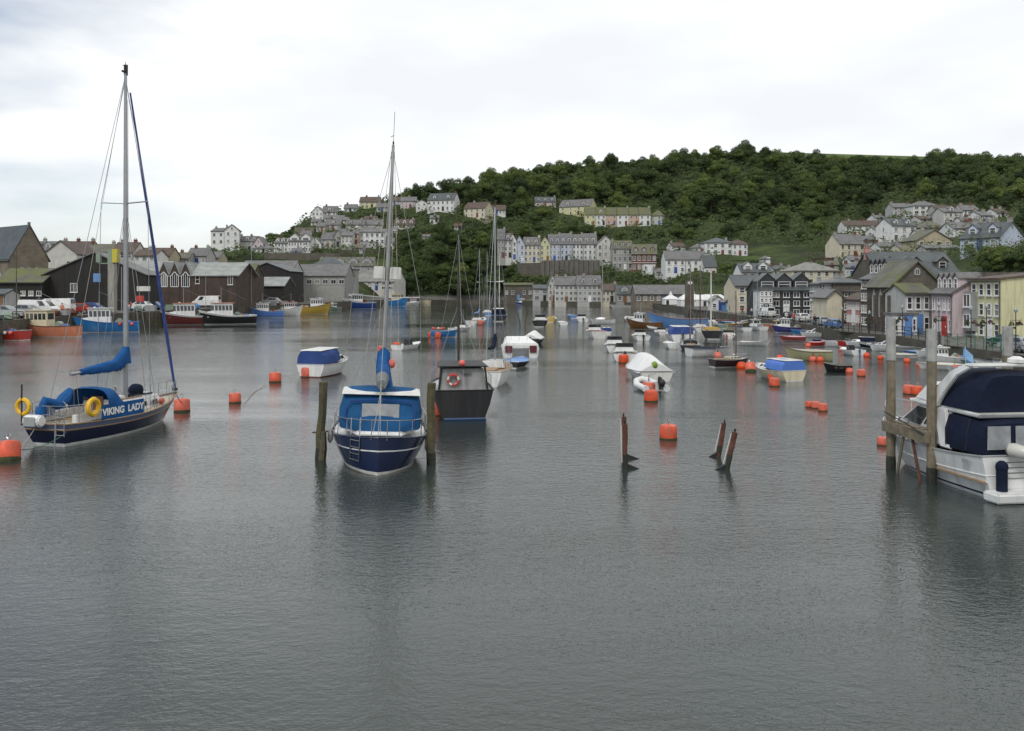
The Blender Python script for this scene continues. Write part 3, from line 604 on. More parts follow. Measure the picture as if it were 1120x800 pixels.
# --- right quay
house('cream rendered inn with dark slate roof on the right quay', 804,834,352,313,302, Y=170, wall=WC, rows=3, cols=2, rcol=SLATEG, group=G6, chim=(), d=9, win=(.9,1.5), trim=None, doorm=BRNW)
house('tall black slate hung hotel with white framed dormers', 832,888,352,318,307, Y=150, wall=GREYSL, rows=3, cols=5, dorm=3, dormw=3.0, rcol=SLATEG, group=G6, chim=(), d=9, win=(1.9,1.2), style='wide', doorm=WHT)
house('pale bay windowed white corner house left of the slate hung hotel', 831,845,350,318,314, Y=148, wall=WW, rows=4, cols=3, roof='flat', group=G6, chim=(), d=4, win=(.8,1.5))
qhouse('grey tall narrow house with white bays right of the slate hung hotel', 886,899, 44, 311,306, d=6, wall=WG, rows=4, cols=4, rcol=SLATE, chim=(.5,), win=(1.2,1.3), doorm=WHT)
qhouse('dark stone house with grey top beside the cream gable wall', 899,911, 43.5, 309,304, d=5, roof='hip', wall=DSTONE, rows=4, cols=3, rcol=SLATEG, chim=(.2,), doorm=BLK)
house('plain cream gable wall building between grey and pink houses', 905,921, 356,325,318, Y=118, roof='front', wall=WC, rows=1, cols=1, rcol=SLATE, group=G6, chim=(), door=False, skip=((0,0),), d=6)
house('sand coloured tall shop behind the coral pink house', 922,942, 360,319,310, Y=124, wall=WS, rows=3, cols=3, rcol=SLATE, group=G6, chim=(), d=8)
qhouse('coral pink house with tall white bays and red tiled canopy', 926,942, 43, 328,322, d=2.6, wall=WR, rows=2, cols=5, rcol=TILER, chim=(), win=(1.2,1.9), style='grid', doorm=WHT)
qhouse('tall grey slated building with pale attic windows rising left of the chapel', 942,961, 43, 305,279, d=9, roof='hip', wall=DSTONE, rcol=SLATEG, rows=4, cols=5, dorm=4, chim=(), dormw=1.3, win=(.8,1.5), doorm=BLK)
house('long dark slate mansard block with white skylight windows above the chapel', 962,1050,316,300,277, Y=138, wall=DSTONE, rows=1, cols=9, rcol=SLATEG, group=G6, chim=(.02,), d=11, door=False, chm=WR, win=(1.1,1.5), dorm=3, dormw=1.6)
# chapel with pointed gable
def chapel():
    Yc = 97; s = Yc/F; cxp = 1003; wv = 54*s; zb = lambda py: CAMZ-(py-HY)*s-1.2
    r = thing('chapel', 'old rubble stone chapel with steep slate gable and pointed lancet windows', 'chapel', ((cxp-CX)*s, Yc, 1.2), 0, G6)
    w, d, h = wv, 7, zb(313); rh = zb(287)-h
    m = MB(); gable_block(m, w, d, h, rh, 'front'); m.build('wall', DSTONE, r)
    m = MB(); roof_mesh(m, w, d, h, rh, 'front'); m.build('roof', SLATEM2, r)
    def lancet(x, y, z, ww, hh, rz):
        f = MB(); g = MB()
        pts = [(-ww/2,-hh/2),(ww/2,-hh/2),(ww/2,hh*.2),(0,hh/2),(-ww/2,hh*.2)]
        for i in range(5):
            a, b = pts[i], pts[(i+1)%5]; f.tube([(a[0],-.05,a[1]),(b[0],-.05,b[1])], .07, 4)
        f.tube([(0,-.05,-hh/2),(0,-.05,hh/2)], .05, 4)
        g.add([(q[0],-.03,q[1]) for q in pts]+[(q[0],.0,q[1]) for q in pts], [(0,1,2,3,4),(9,8,7,6,5)])
        fo = f.build('window', WG2, r, loc=(x,y,z)); fo.rotation_euler = (0,0,rz); g.build('pane', GLASSF, fo)
    for x in (-1.9, -1.25): lancet(x, 0, zb(328), .55, 1.9, 0)
    lancet(.0, 0, zb(297), .5, .7, 0)
    for y in (1.2,3,4.8): lancet(-w/2, y, zb(332), .7, 3.0, R(-90))
    m = MB(); m.box(-1.5,-.04,.9,.9,.1,1.8); m.build('door', BRNW, r)
    for y in (.2,2.1,3.9,5.8): m = MB(); m.box(-w/2-.2, y, h*.4, .4, .3, h*.8); m.build('buttress', DSTONE, r)
chapel(); RECTS.append((950,1031,287,365,108,92))
house('grey weatherboarded flat fronted shop with moss on its roof', 990,1018,371,321,312, Y=93.5, wall=WG2, rows=2, cols=3, rcol=SLATEM, group=G6, chim=(), d=5, win=(.9,1.4), doorm=SKYB)
house('low white lean-to shop with blue door and flat roof in front of the chapel', 977,1003,371,345,None, Y=91.5, wall=WW, rows=1, cols=4, roof='flat', group=G6, chim=(), d=2, doorm=SKYB)
qhouse('pale pink house with slit windows and white attic dormers on the quay', 1019,1042, 42.2, 321,304, d=5, wall=WP, rcol=SLATE, rows=2, cols=4, dorm=4, dormw=1.0, chim=(), win=(.45,1.2), doorm=RED)
yh = qhouse('long yellow rendered house with brown tiled roof and dark window bays', 1062,1095, 43.6, 306,298, d=12, wall=WY, rcol=TILER, rows=3, cols=4, chim=(), win=(1.0,1.1), doorm=WHT)
m = MB(); m.box(-4.9,-.3,2.6,1.5,.6,3.7); bo = m.build('bay', GREYP, yh)
for z in (1.7, 3.6): window(bo, -4.9,-.6, z, 1.3, 1.2, style='wide')
# --- town behind the fish quay (left)
p = at(13, 330, 168)
sh = house_m('buff stone hall with slate roof and tall arched windows in its gable', p[0]-.4, p[1], 3.0, 14, 7.0, CAMZ-(283-HY)*.168-3, 6.2, 'side', wall=STONE, rcol=SLATEG, yaw=R(-38), rows=1, cols=5, chim=(), anchor='r', group=G7, door=False, win=(1.1,2.8), name='stone_hall')
for y in (2.2,3.5,4.8):
    f = MB(); f.box(0,-.03,0,.85,.1,2.6); f.ball((0,-.03,1.3),.42,.05,.31,n=8,m=6); fo = f.build('window', WG2, sh, loc=(0,y,5.2)); fo.rotation_euler = (0,0,R(90)); g = MB(); g.box(0,-.1,0,.55,.04,2.4); g.build('pane', GLASSF, fo)
m = MB(); m.box(-.15,3.5,CAMZ-(283-HY)*.168-3+6.3,.4,.4,1.2); m.build('finial', STONE, sh)
RECTS.append((-40,40,240,330,182,165))
house('small pale shop front left of the moss roofed shed', -20,6,336,322,318, Y=140, wall=WG2, rows=1, cols=2, rcol=SLATEG, group=G7, chim=(), d=4)
house('low black timber shed with moss green roof at the left edge', -5,47,334,309,295, Y=150, wall=TARB, rows=1, cols=6, rcol=SLATEM, group=G7, chim=(), d=9, win=(1.1,.8), style='wide', door=False, name='shed', cat='shed')
house('large black tarred timber shed with wide gable and one white window', 47,160,330,301,277, Y=152, roof='front', wall=TARB, rows=1, cols=5, rcol=SLATE, group=G7, chim=(), d=6, skip=((0,0),(0,2),(0,3),(0,4)), door=False, win=(1.2,1.5), name='timber_shed', cat='shed', style='wide')
house('white gabled house with dark red side roof behind the black shed', 48,84,300,278,264, Y=215, roof='front', wall=WO, rows=1, cols=2, rcol=TILER, group=G7, chim=(), d=12, door=False, skip=((0,0),))
house('grey terrace with white attic dormer behind the stone gable', 34,56,290,274,265, Y=232, wall=WG2, rows=2, cols=3, dorm=2, rcol=SLATE, group=G7, chim=(.3,))
house('brown roofed house with cream end chimneys behind the white gabled house', 60,96,290,272,265, Y=238, wall=WS, rows=2, cols=4, rcol=TILER, group=G7, chim=(.1,.5,.95))
house('slate roofed house with three stacks left of the concrete pillar', 92,120,290,276,268, Y=236, wall=WG, rows=2, cols=4, rcol=SLATEM2, group=G7, chim=(.1,.9))
house('pale gabled cottage with brown roof just right of the concrete pillar', 122,146,292,276,266, Y=230, wall=WO, rows=2, cols=3, rcol=TILER, group=G7, chim=(.2,.8))
house('white rendered house under brown ridge right of the tall mast', 146,170,292,280,274, Y=226, wall=WW, rows=2, cols=3, rcol=TILER, group=G7, chim=(.5,))
house('brown roofed cottage row with single chimney behind the triple gabled sheds', 152,186,290,280,272, Y=262, wall=WS, rows=1, cols=4, rcol=TILER, group=G7, chim=(.3,.9))
house('grey house with broad brick stack on the town skyline', 204,226,290,280,272, Y=275, wall=WG2, rows=1, cols=3, rcol=SLATE, group=G7, chim=(.25,.85))
house('mossy roofed cottage left of the headland end house', 182,206,290,283,277, Y=270, wall=WG, rows=1, cols=3, rcol=SLATEM2, group=G7, chim=(.5,))
house('plain grey house with stone chimney below the purple bayed end house', 222,240,288,282,276, Y=290, wall=WS, rows=1, cols=3, rcol=SLATE, group=G7, chim=(.2,))
# triple gabled net lofts: one building with three glazed gables and a long boarded wing
def netloft():
    p = at(173, 342, 178); r = thing('net_loft', 'brown boarded net loft with three pointed glazed gables and a long grey roof', 'shed', (p[0], p[1], 2.2), 0, G7)
    Yl = 178; s = Yl/1000
    X0 = 0; gw = 12*s
    zb = lambda py: CAMZ-(py-HY)*s-2.2
    for i in range(3):
        cx = (6+12*i)*s; m = MB(); gable_block(m, gw-.04, 12, zb(302), zb(288)-zb(302), 'front', low=-1); m.v = [(a+cx,b,c) for a,b,c in m.v]; m.build('wall', BRNB, r)
        m = MB(); roof_mesh(m, gw, 12, zb(302), zb(288)-zb(302), 'front', ov=.1); m.v = [(a+cx,b,c) for a,b,c in m.v]; m.build('roof', SHEET, r)
        f = MB(); pts = [(-.75,-1.4),(.75,-1.4),(.75,.7),(0,1.5),(-.75,.7)]
        for j in range(5): a, b = pts[j], pts[(j+1)%5]; f.tube([(a[0],-.05,a[1]),(b[0],-.05,b[1])], .08, 4)
        for x in (-.37,0,.37): f.tube([(x,-.05,-1.4),(x,-.05,1.0)], .05, 4)
        fo = f.build('window', WHT, r, loc=(cx,0,zb(306))); g = MB(); g.add([(q[0],-.02,q[1]) for q in pts]+[(q[0],.0,q[1]) for q in pts],[(0,1,2,3,4),(9,8,7,6,5)]); g.build('pane', GLASSF, fo)
    m = MB(); L = (258-209)*s; gable_block(m, L, 14, zb(302), 2.6, 'side', low=-1); m.v = [(a+36*s+L/2,b,c) for a,b,c in m.v]; m.build('wall', BRNB, r)
    m = MB(); roof_mesh(m, L+1, 14, zb(302), 2.6, 'side'); m.v = [(a+36*s+L/2,b,c) for a,b,c in m.v]; m.build('roof', SHEET, r)
    m = MB(); L2 = (173-100)*s; gable_block(m, L2, 10, zb(297), 2.0, 'side', low=-1); m.v = [(a-L2/2,b+3,c) for a,b,c in m.v]; m.build('wall', TARB, r)
    m = MB(); roof_mesh(m, L2, 10, zb(297), 2.0, 'side', y0=3); m.v = [(a-L2/2,b,c) for a,b,c in m.v]; m.build('roof', SHEET, r)
    for i in range(5):
        m = MB(); m.box(36*s+1.2+i*1.9,-.02,2.2,.1,.1,4.4); m.build('post', GUTT, r)
    window(r, (252-173)*s, 0, zb(306), 1.0, 2.0, style='wide'); window(r, (216-173)*s, 0, zb(306), .8, 1.6)
netloft(); RECTS.append((98,262,270,345,195,175))
house('small lichen roofed stone shed at the right end of the net loft', 258,275,338,302,290, Y=196, wall=BRNB, rows=1, cols=2, rcol=SLATEM, group=G7, chim=(), d=10, door=False, name='shed', cat='shed')
bh = house('long blue panelled market hall with shallow black gable', 268,316,338,297,288, Y=226, roof='front', wall=TARB, rows=1, cols=1, rcol=SLATEG, group=G7, chim=(), d=16, skip=((0,0),), door=False, name='market_hall', cat='shed')
m = MB(); m.box(1.2,-.06,4.9,6.2,.1,2.6); m.build('blue_panel', SKYB, bh)
house('lean-to fish store with pale sheet roof in front of the blue panelled hall', 277,311,341,313,304, Y=212, wall=DARK, rows=1, cols=3, rcol=SHEET, group=G7, chim=(), d=10, door=False, name='shed', cat='shed', skip=((0,0),(0,1),(0,2)))
house('broad low slate roofed market building with open glazed front', 316,378,338,302,290, Y=262, wall=WG, rows=2, cols=7, rcol=SLATE, group=G7, chim=(), d=14, door=False, win=(1.6,1.2), style='wide', skip=tuple((0,i) for i in range(7)), name='market_hall', cat='shed')
house('pointed blue grey slate roof rising behind the market building', 330,384,320,294,282, Y=282, roof='hip', wall=WG, rows=1, cols=5, rcol=SLATEG, group=G7, chim=(), d=14, door=False, name='warehouse', cat='warehouse')
house('pale slate roofed warehouse behind the blue panelled hall', 262,320,320,296,286, Y=250, wall=WG2, rows=1, cols=5, rcol=SLATE, group=G7, chim=(), d=12, door=False, name='warehouse', cat='warehouse')
house('long dark roofed building with wide white dormer windows under the headland bank', 348,408,300,291,282, Y=320, wall=WG, rows=1, cols=6, rcol=SLATEM2, group=G7, chim=(), d=10, dorm=4, dormw=3.4, door=False, name='warehouse', cat='warehouse')
house('white lifeboat style house with ribbed buff roof at the quay end', 384,432,331,308,295.5, Y=314, wall=WO, rows=2, cols=6, rcol=SLATEL, group=G7, chim=(), d=11, yaw=R(-14), sidew=2, win=(1.6,1.8), style='wide', name='boathouse', cat='boathouse')

# more of the hillside town
for a_ in [('small white cottage stepping down below the twin gabled hotel', 318,330,280,275.5,272,WW,1,3,SLATE),('pale grey cottage below the peach house', 384,397,276,271.5,268,WG2,1,3,SLATEM2),
  ('white bungalow with brown roof on the slope behind the grey slate row', 398,412,243,240,237,WW,1,3,TILER),('cream cottage tucked behind the pale grey hip roofed villa', 366,380,245,241,238,WC,1,3,SLATE),
  ('grey roofed cottage at the right end of the second tier', 417,429,262,257,253,WG2,1,3,SLATE),('small white house below the big chalet house in the trees', 470,480,243,239,236,WW,1,2,SLATE),
  ('white gable among trees right of the four chimney cottage', 497,505,252,248,245,WO,1,2,TILER),('white roofed hut in the dark wood above the harbour mouth', 462,470,262,259,257,WG2,1,2,SLATE)]:
    house(a_[0], a_[1],a_[2],a_[3],a_[4],a_[5], wall=a_[6], rows=a_[7], cols=a_[8], rcol=a_[9], group=G2, chim=(.5,), d=6)
for a_ in [('white house behind the large white pair with tiled roof', 735,750,275,270,266,WW,2,3,TILER),('pale cottage between the long slate warehouse and the large white pair', 718,729,304,298,294,WO,1,2,SLATE),
  ('small white cottage beside the cream and slate villa', 846,860,300,295,291,WW,1,3,SLATEG),('cream terrace house above the chapel roofs', 948,962,278,271,267,WC,2,3,SLATE),('white terrace house right of the cream one above the chapel', 962,975,277,270,266,WW,2,3,SLATE),
  ('grey cottage below the wide low white bungalow', 940,955,268,263,259,WG2,1,3,SLATE),('white cottage just left of the three storey white house', 958,972,259,253,249,WW,2,3,SLATEM2),
  ('tiny white house between the high white row and the bungalow', 958,970,243,239,236,WW,1,3,SLATE),('white house below the high hipped white one', 1006,1018,245,240,237,WO,1,3,TILER),
  ('pale house at the far right end of the high row', 1072,1086,243,236,232,WW,2,3,SLATE),('grey slated house above the blue gabled house', 1066,1082,254,247,243,WG2,1,3,SLATEM2),('white cottage high at the right edge under the wood', 1090,1104,238,233,229,WW,1,3,TILER),
  ('cream house between the brown gabled house and the long outbuilding', 985,1003,279,272,268,WC,1,3,SLATE),('white cottage left of the mansard block', 925,940,300,293,289,WO,2,3,SLATE),('grey cottage beneath the cream house with twin chimneys', 903,917,296,290,286,WG,1,3,SLATEM2)]:
    house(a_[0], a_[1],a_[2],a_[3],a_[4],a_[5], wall=a_[6], rows=a_[7], cols=a_[8], rcol=a_[9], group=G5, chim=(.15,.85), d=7, yaw=R(random.choice([-14,0,10])))

for a_ in [('white cottage at the left foot of the skyline houses', 328,339,262,257,253,WW,1,3,SLATE),('pale cottage below the white skyline long roofed house', 340,350,247,243,240,WO,1,2,SLATE),('white gabled cottage midway up the left slope', 366,378,261,255,251,WW,2,3,SLATE),
  ('grey white cottage right of the long white block', 421,431,270,265,261,WW,1,3,SLATE),('white cottage above the long white block', 396,408,256,252,249,WW,1,3,SLATE),('small cream cottage beyond the centre mast on the slope', 424,434,257,253,249,WC,1,2,SLATE),
  ('white roadside house on the ridge left of the cream hip roofed one', 376,390,232,228,224,WW,1,3,SLATE),('pale house on the ridge between mast and pink terrace', 412,424,232,227,223,WO,1,3,SLATE),('low white row under the ridge houses', 355,376,243,239,236,WW,1,5,SLATE)]:
    house(a_[0], a_[1],a_[2],a_[3],a_[4],a_[5], wall=a_[6], rows=a_[7], cols=a_[8], rcol=a_[9], group=G2, chim=(.2,), d=6)
for a_ in [('white cottage at the right of the wide low bungalow', 966,976,250,245,241,WW,1,3,SLATE),('white house stepping down right of the three storey white house', 1005,1016,262,256,252,WW,2,3,SLATE),('grey roofed white cottage above the long outbuilding', 1018,1032,266,260,256,WO,1,3,SLATE),
  ('pale house between the white rendered house and the high row', 1052,1064,247,242,238,WW,1,3,SLATE),('white cottage below the cream house with twin chimneys', 930,944,291,285,281,WW,2,3,SLATE),('cream cottage left of the cream slate roofed villa', 858,868,303,297,293,WC,1,2,SLATE),
  ('white end house of the upper right tier', 1084,1096,251,245,241,WW,2,3,SLATE),('white cottage above the slate hung hotel roof', 846,862,311,305,301,WW,1,3,SLATE)]:
    house(a_[0], a_[1],a_[2],a_[3],a_[4],a_[5], wall=a_[6], rows=a_[7], cols=a_[8], rcol=a_[9], group=G5, chim=(.8,), d=6)
# ---------------------------------------------------------------- quay walls, garden walls
quay('weathered timber faced quay wall with moored fishing boats along the left bank', -700, 440, QSTONE, low=-1.5)
quay('rough dark rock bank under the trees at the harbour mouth', 440, 556, DSTONE, th=2.5, up=.4)
quay('long stone quay wall below the far seafront buildings', 556, 755, QSTONE)
quay('low stone quay wall under the railings along the right bank', 755, 1500, QSTONE)
# timber piles standing against the left quay
pm = MB(); pm.tube([(0,0,-2),(0,0,2.35)], .16, 7); pile0 = pm.build('timber_pile', WEED)
pile0['used'] = 0; k = 0
for px in list(range(140, 192, 5)) + [84, 78, 270, 274, 306]:
    a, b = prof(px); o = pile0 if k == 0 else pile0.copy()
    if k: COL.objects.link(o)
    o.location = ((px-CX)*a[0]/F, a[0]-.4, random.uniform(-.3, .15)); k += 1
    tag(o, 'green weedy timber pile standing against the left quay wall', 'pile', 'timber piles along the left quay wall')
def wallstrip(label, px0, px1, y0, y1, mat, Yoff=0, pillars=0, name='retaining_wall'):
    """a wall whose foot follows the ground at y0 and whose top shows at y1"""
    a = locate(px0, y0); b = locate(px1, y0); h = (y0-y1)*a[1]/F; h2 = (y0-y1)*b[1]/F
    m = MB(); m.hexa([(a[0],a[1],a[2]-2),(b[0],b[1],b[2]-2),(b[0],b[1]+.6,b[2]-2),(a[0],a[1]+.6,a[2]-2),(a[0],a[1],a[2]+h),(b[0],b[1],b[2]+h2),(b[0],b[1]+.6,b[2]+h2),(a[0],a[1]+.6,a[2]+h)])
    o = m.build(name, mat); tag(o, label, 'wall')
    RECTS.append((px0, px1, y1, y0, a[1]+3, a[1]))
    if pillars:
        for i in range(pillars):
            t = (i+.5)/pillars; x = a[0]+(b[0]-a[0])*t; y = a[1]+(b[1]-a[1])*t; q = MB(); q.box(x, y-.3, a[2]+h/2-1, .6, .7, h+2); q.build('buttress', mat, o)
    return o
wallstrip('tall grey stone retaining wall with buttresses under the pale blue houses', 592, 656, 303, 285, Mrow('pale_wall_stone', (.17,.16,.14), (.13,.12,.105), .6, .3), pillars=12)
wallstrip('grey stone retaining wall left of the buttressed one under the terrace', 566, 592, 302, 288, DSTONE)
wallstrip('tan garden wall below the skyline house on the headland', 322, 343, 258, 249, STONE)
wallstrip('brown stone garden wall above the market roofs', 288, 372, 282.5, 277, DSTONE)
wallstrip('buff retaining wall below the mid headland houses', 372, 425, 278, 273.5, DSTONE)
wallstrip('grey garden wall right of the cream slate roofed villa', 876, 915, 280, 276, DSTONE)
wallstrip('dark terrace wall with low shed roof beside the cream house', 885, 912, 288, 282, BRNB)
wallstrip('pale stone wall under the white stepped house', 975, 1005, 273, 265, WG)
wallstrip('stone wall along the foot of the hedge behind the yellow house', 1052, 1124, 304, 298, STONE)
# lawn below the square villa
m = MB()
def lawn(px0, px1, y0, y1):
    q = [locate(px0,y0), locate(px1,y0), locate(px1,y1), locate(px0,y1)]; n = len(m.v)
    m.add([(p[0],p[1]-.3,p[2]+.3) for p in q], [(0,1,2,3)])
lawn(798, 832, 286, 281); pass
GRASS = M('mown_grass', (.055,.085,.022), rough=.95, var=.35, scale=.3, spec=.1)
tag(m.build('lawn', GRASS, norm=False), kind='structure')
m = MB(); q = [at(835,175.5,543), at(1010,177,536), at(1015,171.5,640), at(845,166.5,640)]
m.add(q, [(0,1,2,3)]); pass
tag(m.build('hilltop_field', M('pasture', (.075,.11,.03), rough=.95, var=.3, scale=.05, spec=.1), norm=False), kind='structure')

# ---------------------------------------------------------------- trees
def leafmat(name, c1, c2, c3):
    g = bpy.data.materials.new(name); g.use_nodes = True; t = g.node_tree; p = t.nodes['Principled BSDF']; p.inputs['Roughness'].default_value = .8; p.inputs['Specular IOR Level'].default_value = .15
    oi = t.nodes.new('ShaderNodeObjectInfo'); r = t.nodes.new('ShaderNodeValToRGB'); e = r.color_ramp.elements
    e[0].color = c1+(1,); e[1].color = c3+(1,); q = e.new(.55); q.color = c2+(1,); t.links.new(oi.outputs['Random'], r.inputs[0])
    ge = t.nodes.new('ShaderNodeNewGeometry'); no = t.nodes.new('ShaderNodeTexNoise'); no.inputs['Scale'].default_value = .45; no.inputs['Detail'].default_value = 6; t.links.new(ge.outputs['Position'], no.inputs[0])
    r2 = t.nodes.new('ShaderNodeValToRGB'); r2.color_ramp.elements[0].position = .34; r2.color_ramp.elements[0].color = (.78,.78,.76,1); r2.color_ramp.elements[1].position = .66; r2.color_ramp.elements[1].color = (1.28,1.25,1.15,1); t.links.new(no.outputs[0], r2.inputs[0])
    mx = t.nodes.new('ShaderNodeMix'); mx.data_type = 'RGBA'; mx.blend_type = 'MULTIPLY'; mx.inputs[0].default_value = 1; t.links.new(r.outputs[0], mx.inputs[6]); t.links.new(r2.outputs[0], mx.inputs[7])
    t.links.new(mx.outputs[2], p.inputs['Base Color']); return g
LEAF = leafmat('tree_leaves', (.032,.050,.021), (.056,.082,.028), (.105,.138,.040))
LEAFD = leafmat('scrub_leaves', (.034,.050,.019), (.044,.063,.023), (.058,.080,.028))
BARK = M('bark', (.05,.04,.03), rough=.95, var=.3, scale=4)
def leaves(cent, nrm, size, name, mat, parent=None):
    """many small leaf clumps: two-triangle quads at the points cent"""
    n = len(cent); r = rng.normal(size=(n,3)); nn = nrm*1.1 + rng.normal(size=(n,3))*.36; nn /= np.linalg.norm(nn, axis=1)[:,None]
    a = np.cross(nn, r); a /= np.linalg.norm(a, axis=1)[:,None]; b = np.cross(nn, a)
    s = (size*rng.uniform(.55, 1.35, n))[:,None] if np.isscalar(size) else (size*rng.uniform(.55,1.35,n))[:,None]
    q = rng.uniform(.6, 1.2, (n,4,1))
    v = np.stack([cent+(a*.5+b*.1)*s*q[:,0], cent+(b*.5-a*.1)*s*q[:,1], cent-(a*.5+b*.1)*s*q[:,2], cent-(b*.5-a*.1)*s*q[:,3]], 1).reshape(-1,3)
    me = bpy.data.meshes.new(name); me.vertices.add(4*n); me.vertices.foreach_set('co', v.astype(np.float32).ravel())
    me.loops.add(4*n); me.loops.foreach_set('vertex_index', np.arange(4*n, dtype=np.int32)); me.polygons.add(n)
    me.polygons.foreach_set('loop_start', np.arange(0, 4*n, 4, dtype=np.int32)); me.update(calc_edges=True); me.materials.append(mat); me.validate()
    o = bpy.data.objects.new(name, me); COL.objects.link(o)
    if parent: o.parent = parent
    return o
def crown_pts(H, rad, nlobe, n, squash=.8, seed=0):
    g = np.random.default_rng(seed); C_ = []; N_ = []
    lob = []
    for i in range(nlobe):
        a = g.uniform(0, 2*math.pi); rr = rad*math.sqrt(g.uniform(0, 1))*.68; z = H*g.uniform(.24, .80)-rr/rad*H*.12; lob.append((rr*math.cos(a), rr*math.sin(a), z, rad*g.uniform(.28, .5)))
    lob.append((0,0,H*.55,rad*.62)); lob.append((0,0,H*.8,rad*.4)); tot = sum(l[3]**2 for l in lob)
    for x, y, z, r in lob:
        k = int(n*r*r/tot); d = g.normal(size=(k,3)); d /= np.linalg.norm(d, axis=1)[:,None]; d[:,2] = np.where(d[:,2] < -.35, -d[:,2]*.6, d[:,2])
        q = g.uniform(.78, 1.08, k)[:,None]; C_.append(np.array([x,y,z])+d*q*np.array([r,r,r*squash])); N_.append(d)
    return np.concatenate(C_), np.concatenate(N_)
def make_tree(name, H, rad, nlobe, n, leaf, seed, squash=.8):
    root = thing(name, 'x', 'tree'); m = MB(); g = random.Random(seed)
    m.tube([(0,0,-.8),(.1,.05,H*.25),(0,.1,H*.55)], [.32,.24,.12], 7)
    for i in range(5):
        a = g.uniform(0,6.28); m.tube([(0,.05,H*(.22+.06*i)),(rad*.3*math.cos(a),rad*.3*math.sin(a),H*(.42+.05*i)),(rad*.6*math.cos(a),rad*.6*math.sin(a),H*(.55+.05*i))], [.14,.09,.04], 5)
    m.build('trunk', BARK, root, smooth=True)
    c, nn = crown_pts(H, rad, nlobe, n, squash, seed); leaves(c, nn, leaf, 'crown', LEAF, root); return root
protos = [make_tree('broadleaf_tree', 10, 5.2, 13, 6400, .38, 1), make_tree('broadleaf_tree', 9, 4.6, 10, 5600, .37, 2), make_tree('broadleaf_tree', 11.5, 5.0, 14, 6600, .38, 3, .9),
          make_tree('broadleaf_tree', 8, 5.2, 11, 5600, .38, 4, .7), make_tree('broadleaf_tree', 9.5, 4.2, 9, 5000, .35, 5, 1.0), make_tree('broadleaf_tree', 7, 3.4, 8, 1700, .5, 6)]
def ground_sky(px): a, b = prof(px); return HY-(b[5]-CAMZ)/a[5]*F
SKY = lambda px: float(np.interp(px, [300,440,480,520,545,590,640,700,740,820,850,880,920,1000,1040,1080,1130], [255,206,197,192,180,170,166,163,160,158,163,166,171,171,164,170,170]))
used = set(); placed = []; ntree = 0
def clear_of_houses(px, ptop, pbase, hw, Y):
    for a, b, t, bb, Yb, Yf in RECTS:
        if Y < Yb and px+hw > a and px-hw < b and ptop+ (pbase-ptop)*.15 < bb and pbase > t: return False
        if Yf-2 < Y < Yb+4 and a-hw*.6 < px < b+hw*.6: return False
    return True
def put_tree(px, py, scale, kind, label, group, force=False, mind=5.6):
    global ntree
    X, Y, Z = locate(px, py); H = [10,9,11.5,8,9.5,7][kind]*scale*.95; rad = [5.2,4.6,5,5.2,4.2,3.4][kind]*scale
    hw = rad*F/Y; ptop = HY-(Z+H-CAMZ)/Y*F
    if not force:
        if not clear_of_houses(px, ptop, HY-(Z-CAMZ)/Y*F, hw*.8, Y): return False
        if any((X-a)**2+(Y-b)**2 < (mind*scale)**2 for a, b in placed): return False
    root = protos[kind] if kind not in used else copy_tree(protos[kind])
    used.add(kind); placed.append((X, Y)); Z -= 4.4 if 'skyline row' in label else 0; ntree += 1
    if 'skyline row' not in label and ptop < SKY(px): Z -= (SKY(px)-ptop)*Y/F
    root.location = (X, Y, Z-.2); root.rotation_euler = (0,0,random.uniform(0,6.28)); root.scale = (scale*random.uniform(.92,1.1), scale*random.uniform(.92,1.1), scale*random.uniform(.9,1.12))
    if label == GW or 'skyline row' in label:
        look = ['round crowned','small dense','tall domed','low spreading','narrow upright','small round'][kind]
        x = next(n for lim, n in ((600,'above the tall terrace'),(680,'above the white and yellow balconied house'),(760,'behind the mossy roofed terrace'),(830,'above the square white villa'),(900,'above the cream slate roofed villa'),(960,'above the cream house with twin chimneys'),(1030,'above the high white row'),(2000,'at the right end of the hill')) if px < lim)
        f_ = (py-ground_sky(px))/60
        y = 'on the hill crest' if 'skyline row' in label else ('high on the wooded slope' if f_ < .3 else 'halfway up the wooded slope' if f_ < .7 else 'low on the wooded slope')
        if px < 545 and 'skyline row' in label: x = 'above the headland houses'
        label = look+' green tree '+y+' '+x
    elif force is False or 'headland skyline' in label:
        look = ['round crowned','small dense','tall domed','low spreading','narrow upright','small round'][kind]
        q = {'trees of the wood above the harbour mouth': (440, 548, 215, 326), 'trees between the house rows': (545, 760, 236, 266), 'garden trees on the right hillside': (760, 1130, 228, 268), 'garden trees on the headland': (300, 440, 228, 284),
             'trees on the bank behind the right quay': (670, 915, 284, 318), 'trees of the hedge above the yellow house': (1050, 1135, 276, 299), 'trees beside the retaining wall': (548, 600, 292, 312), 'trees on the headland skyline': (287, 412, 230, 270)}[group]
        u = (px-q[0])/(q[1]-q[0]); v = (py-q[2])/(q[3]-q[2]); n = ['left end','left part','middle','right part','right end'][max(0, min(4, int(u*5)))]
        sh = {'trees of the wood above the harbour mouth':'harbour mouth wood','trees between the house rows':'trees between the house rows','garden trees on the right hillside':'right hillside gardens','garden trees on the headland':'headland gardens','trees on the bank behind the right quay':'bank behind the right quay','trees of the hedge above the yellow house':'hedge above the yellow house','trees beside the retaining wall':'trees beside the retaining wall','trees on the headland skyline':'headland skyline'}[group]
        label = look+' tree at the '+n+' of the '+sh+(', upper side' if v < .35 else ', lower side' if v > .65 else '')
    tag(root, label, 'tree', group); return True
GW = 'dense green broadleaf tree of the wood that covers the hillside'
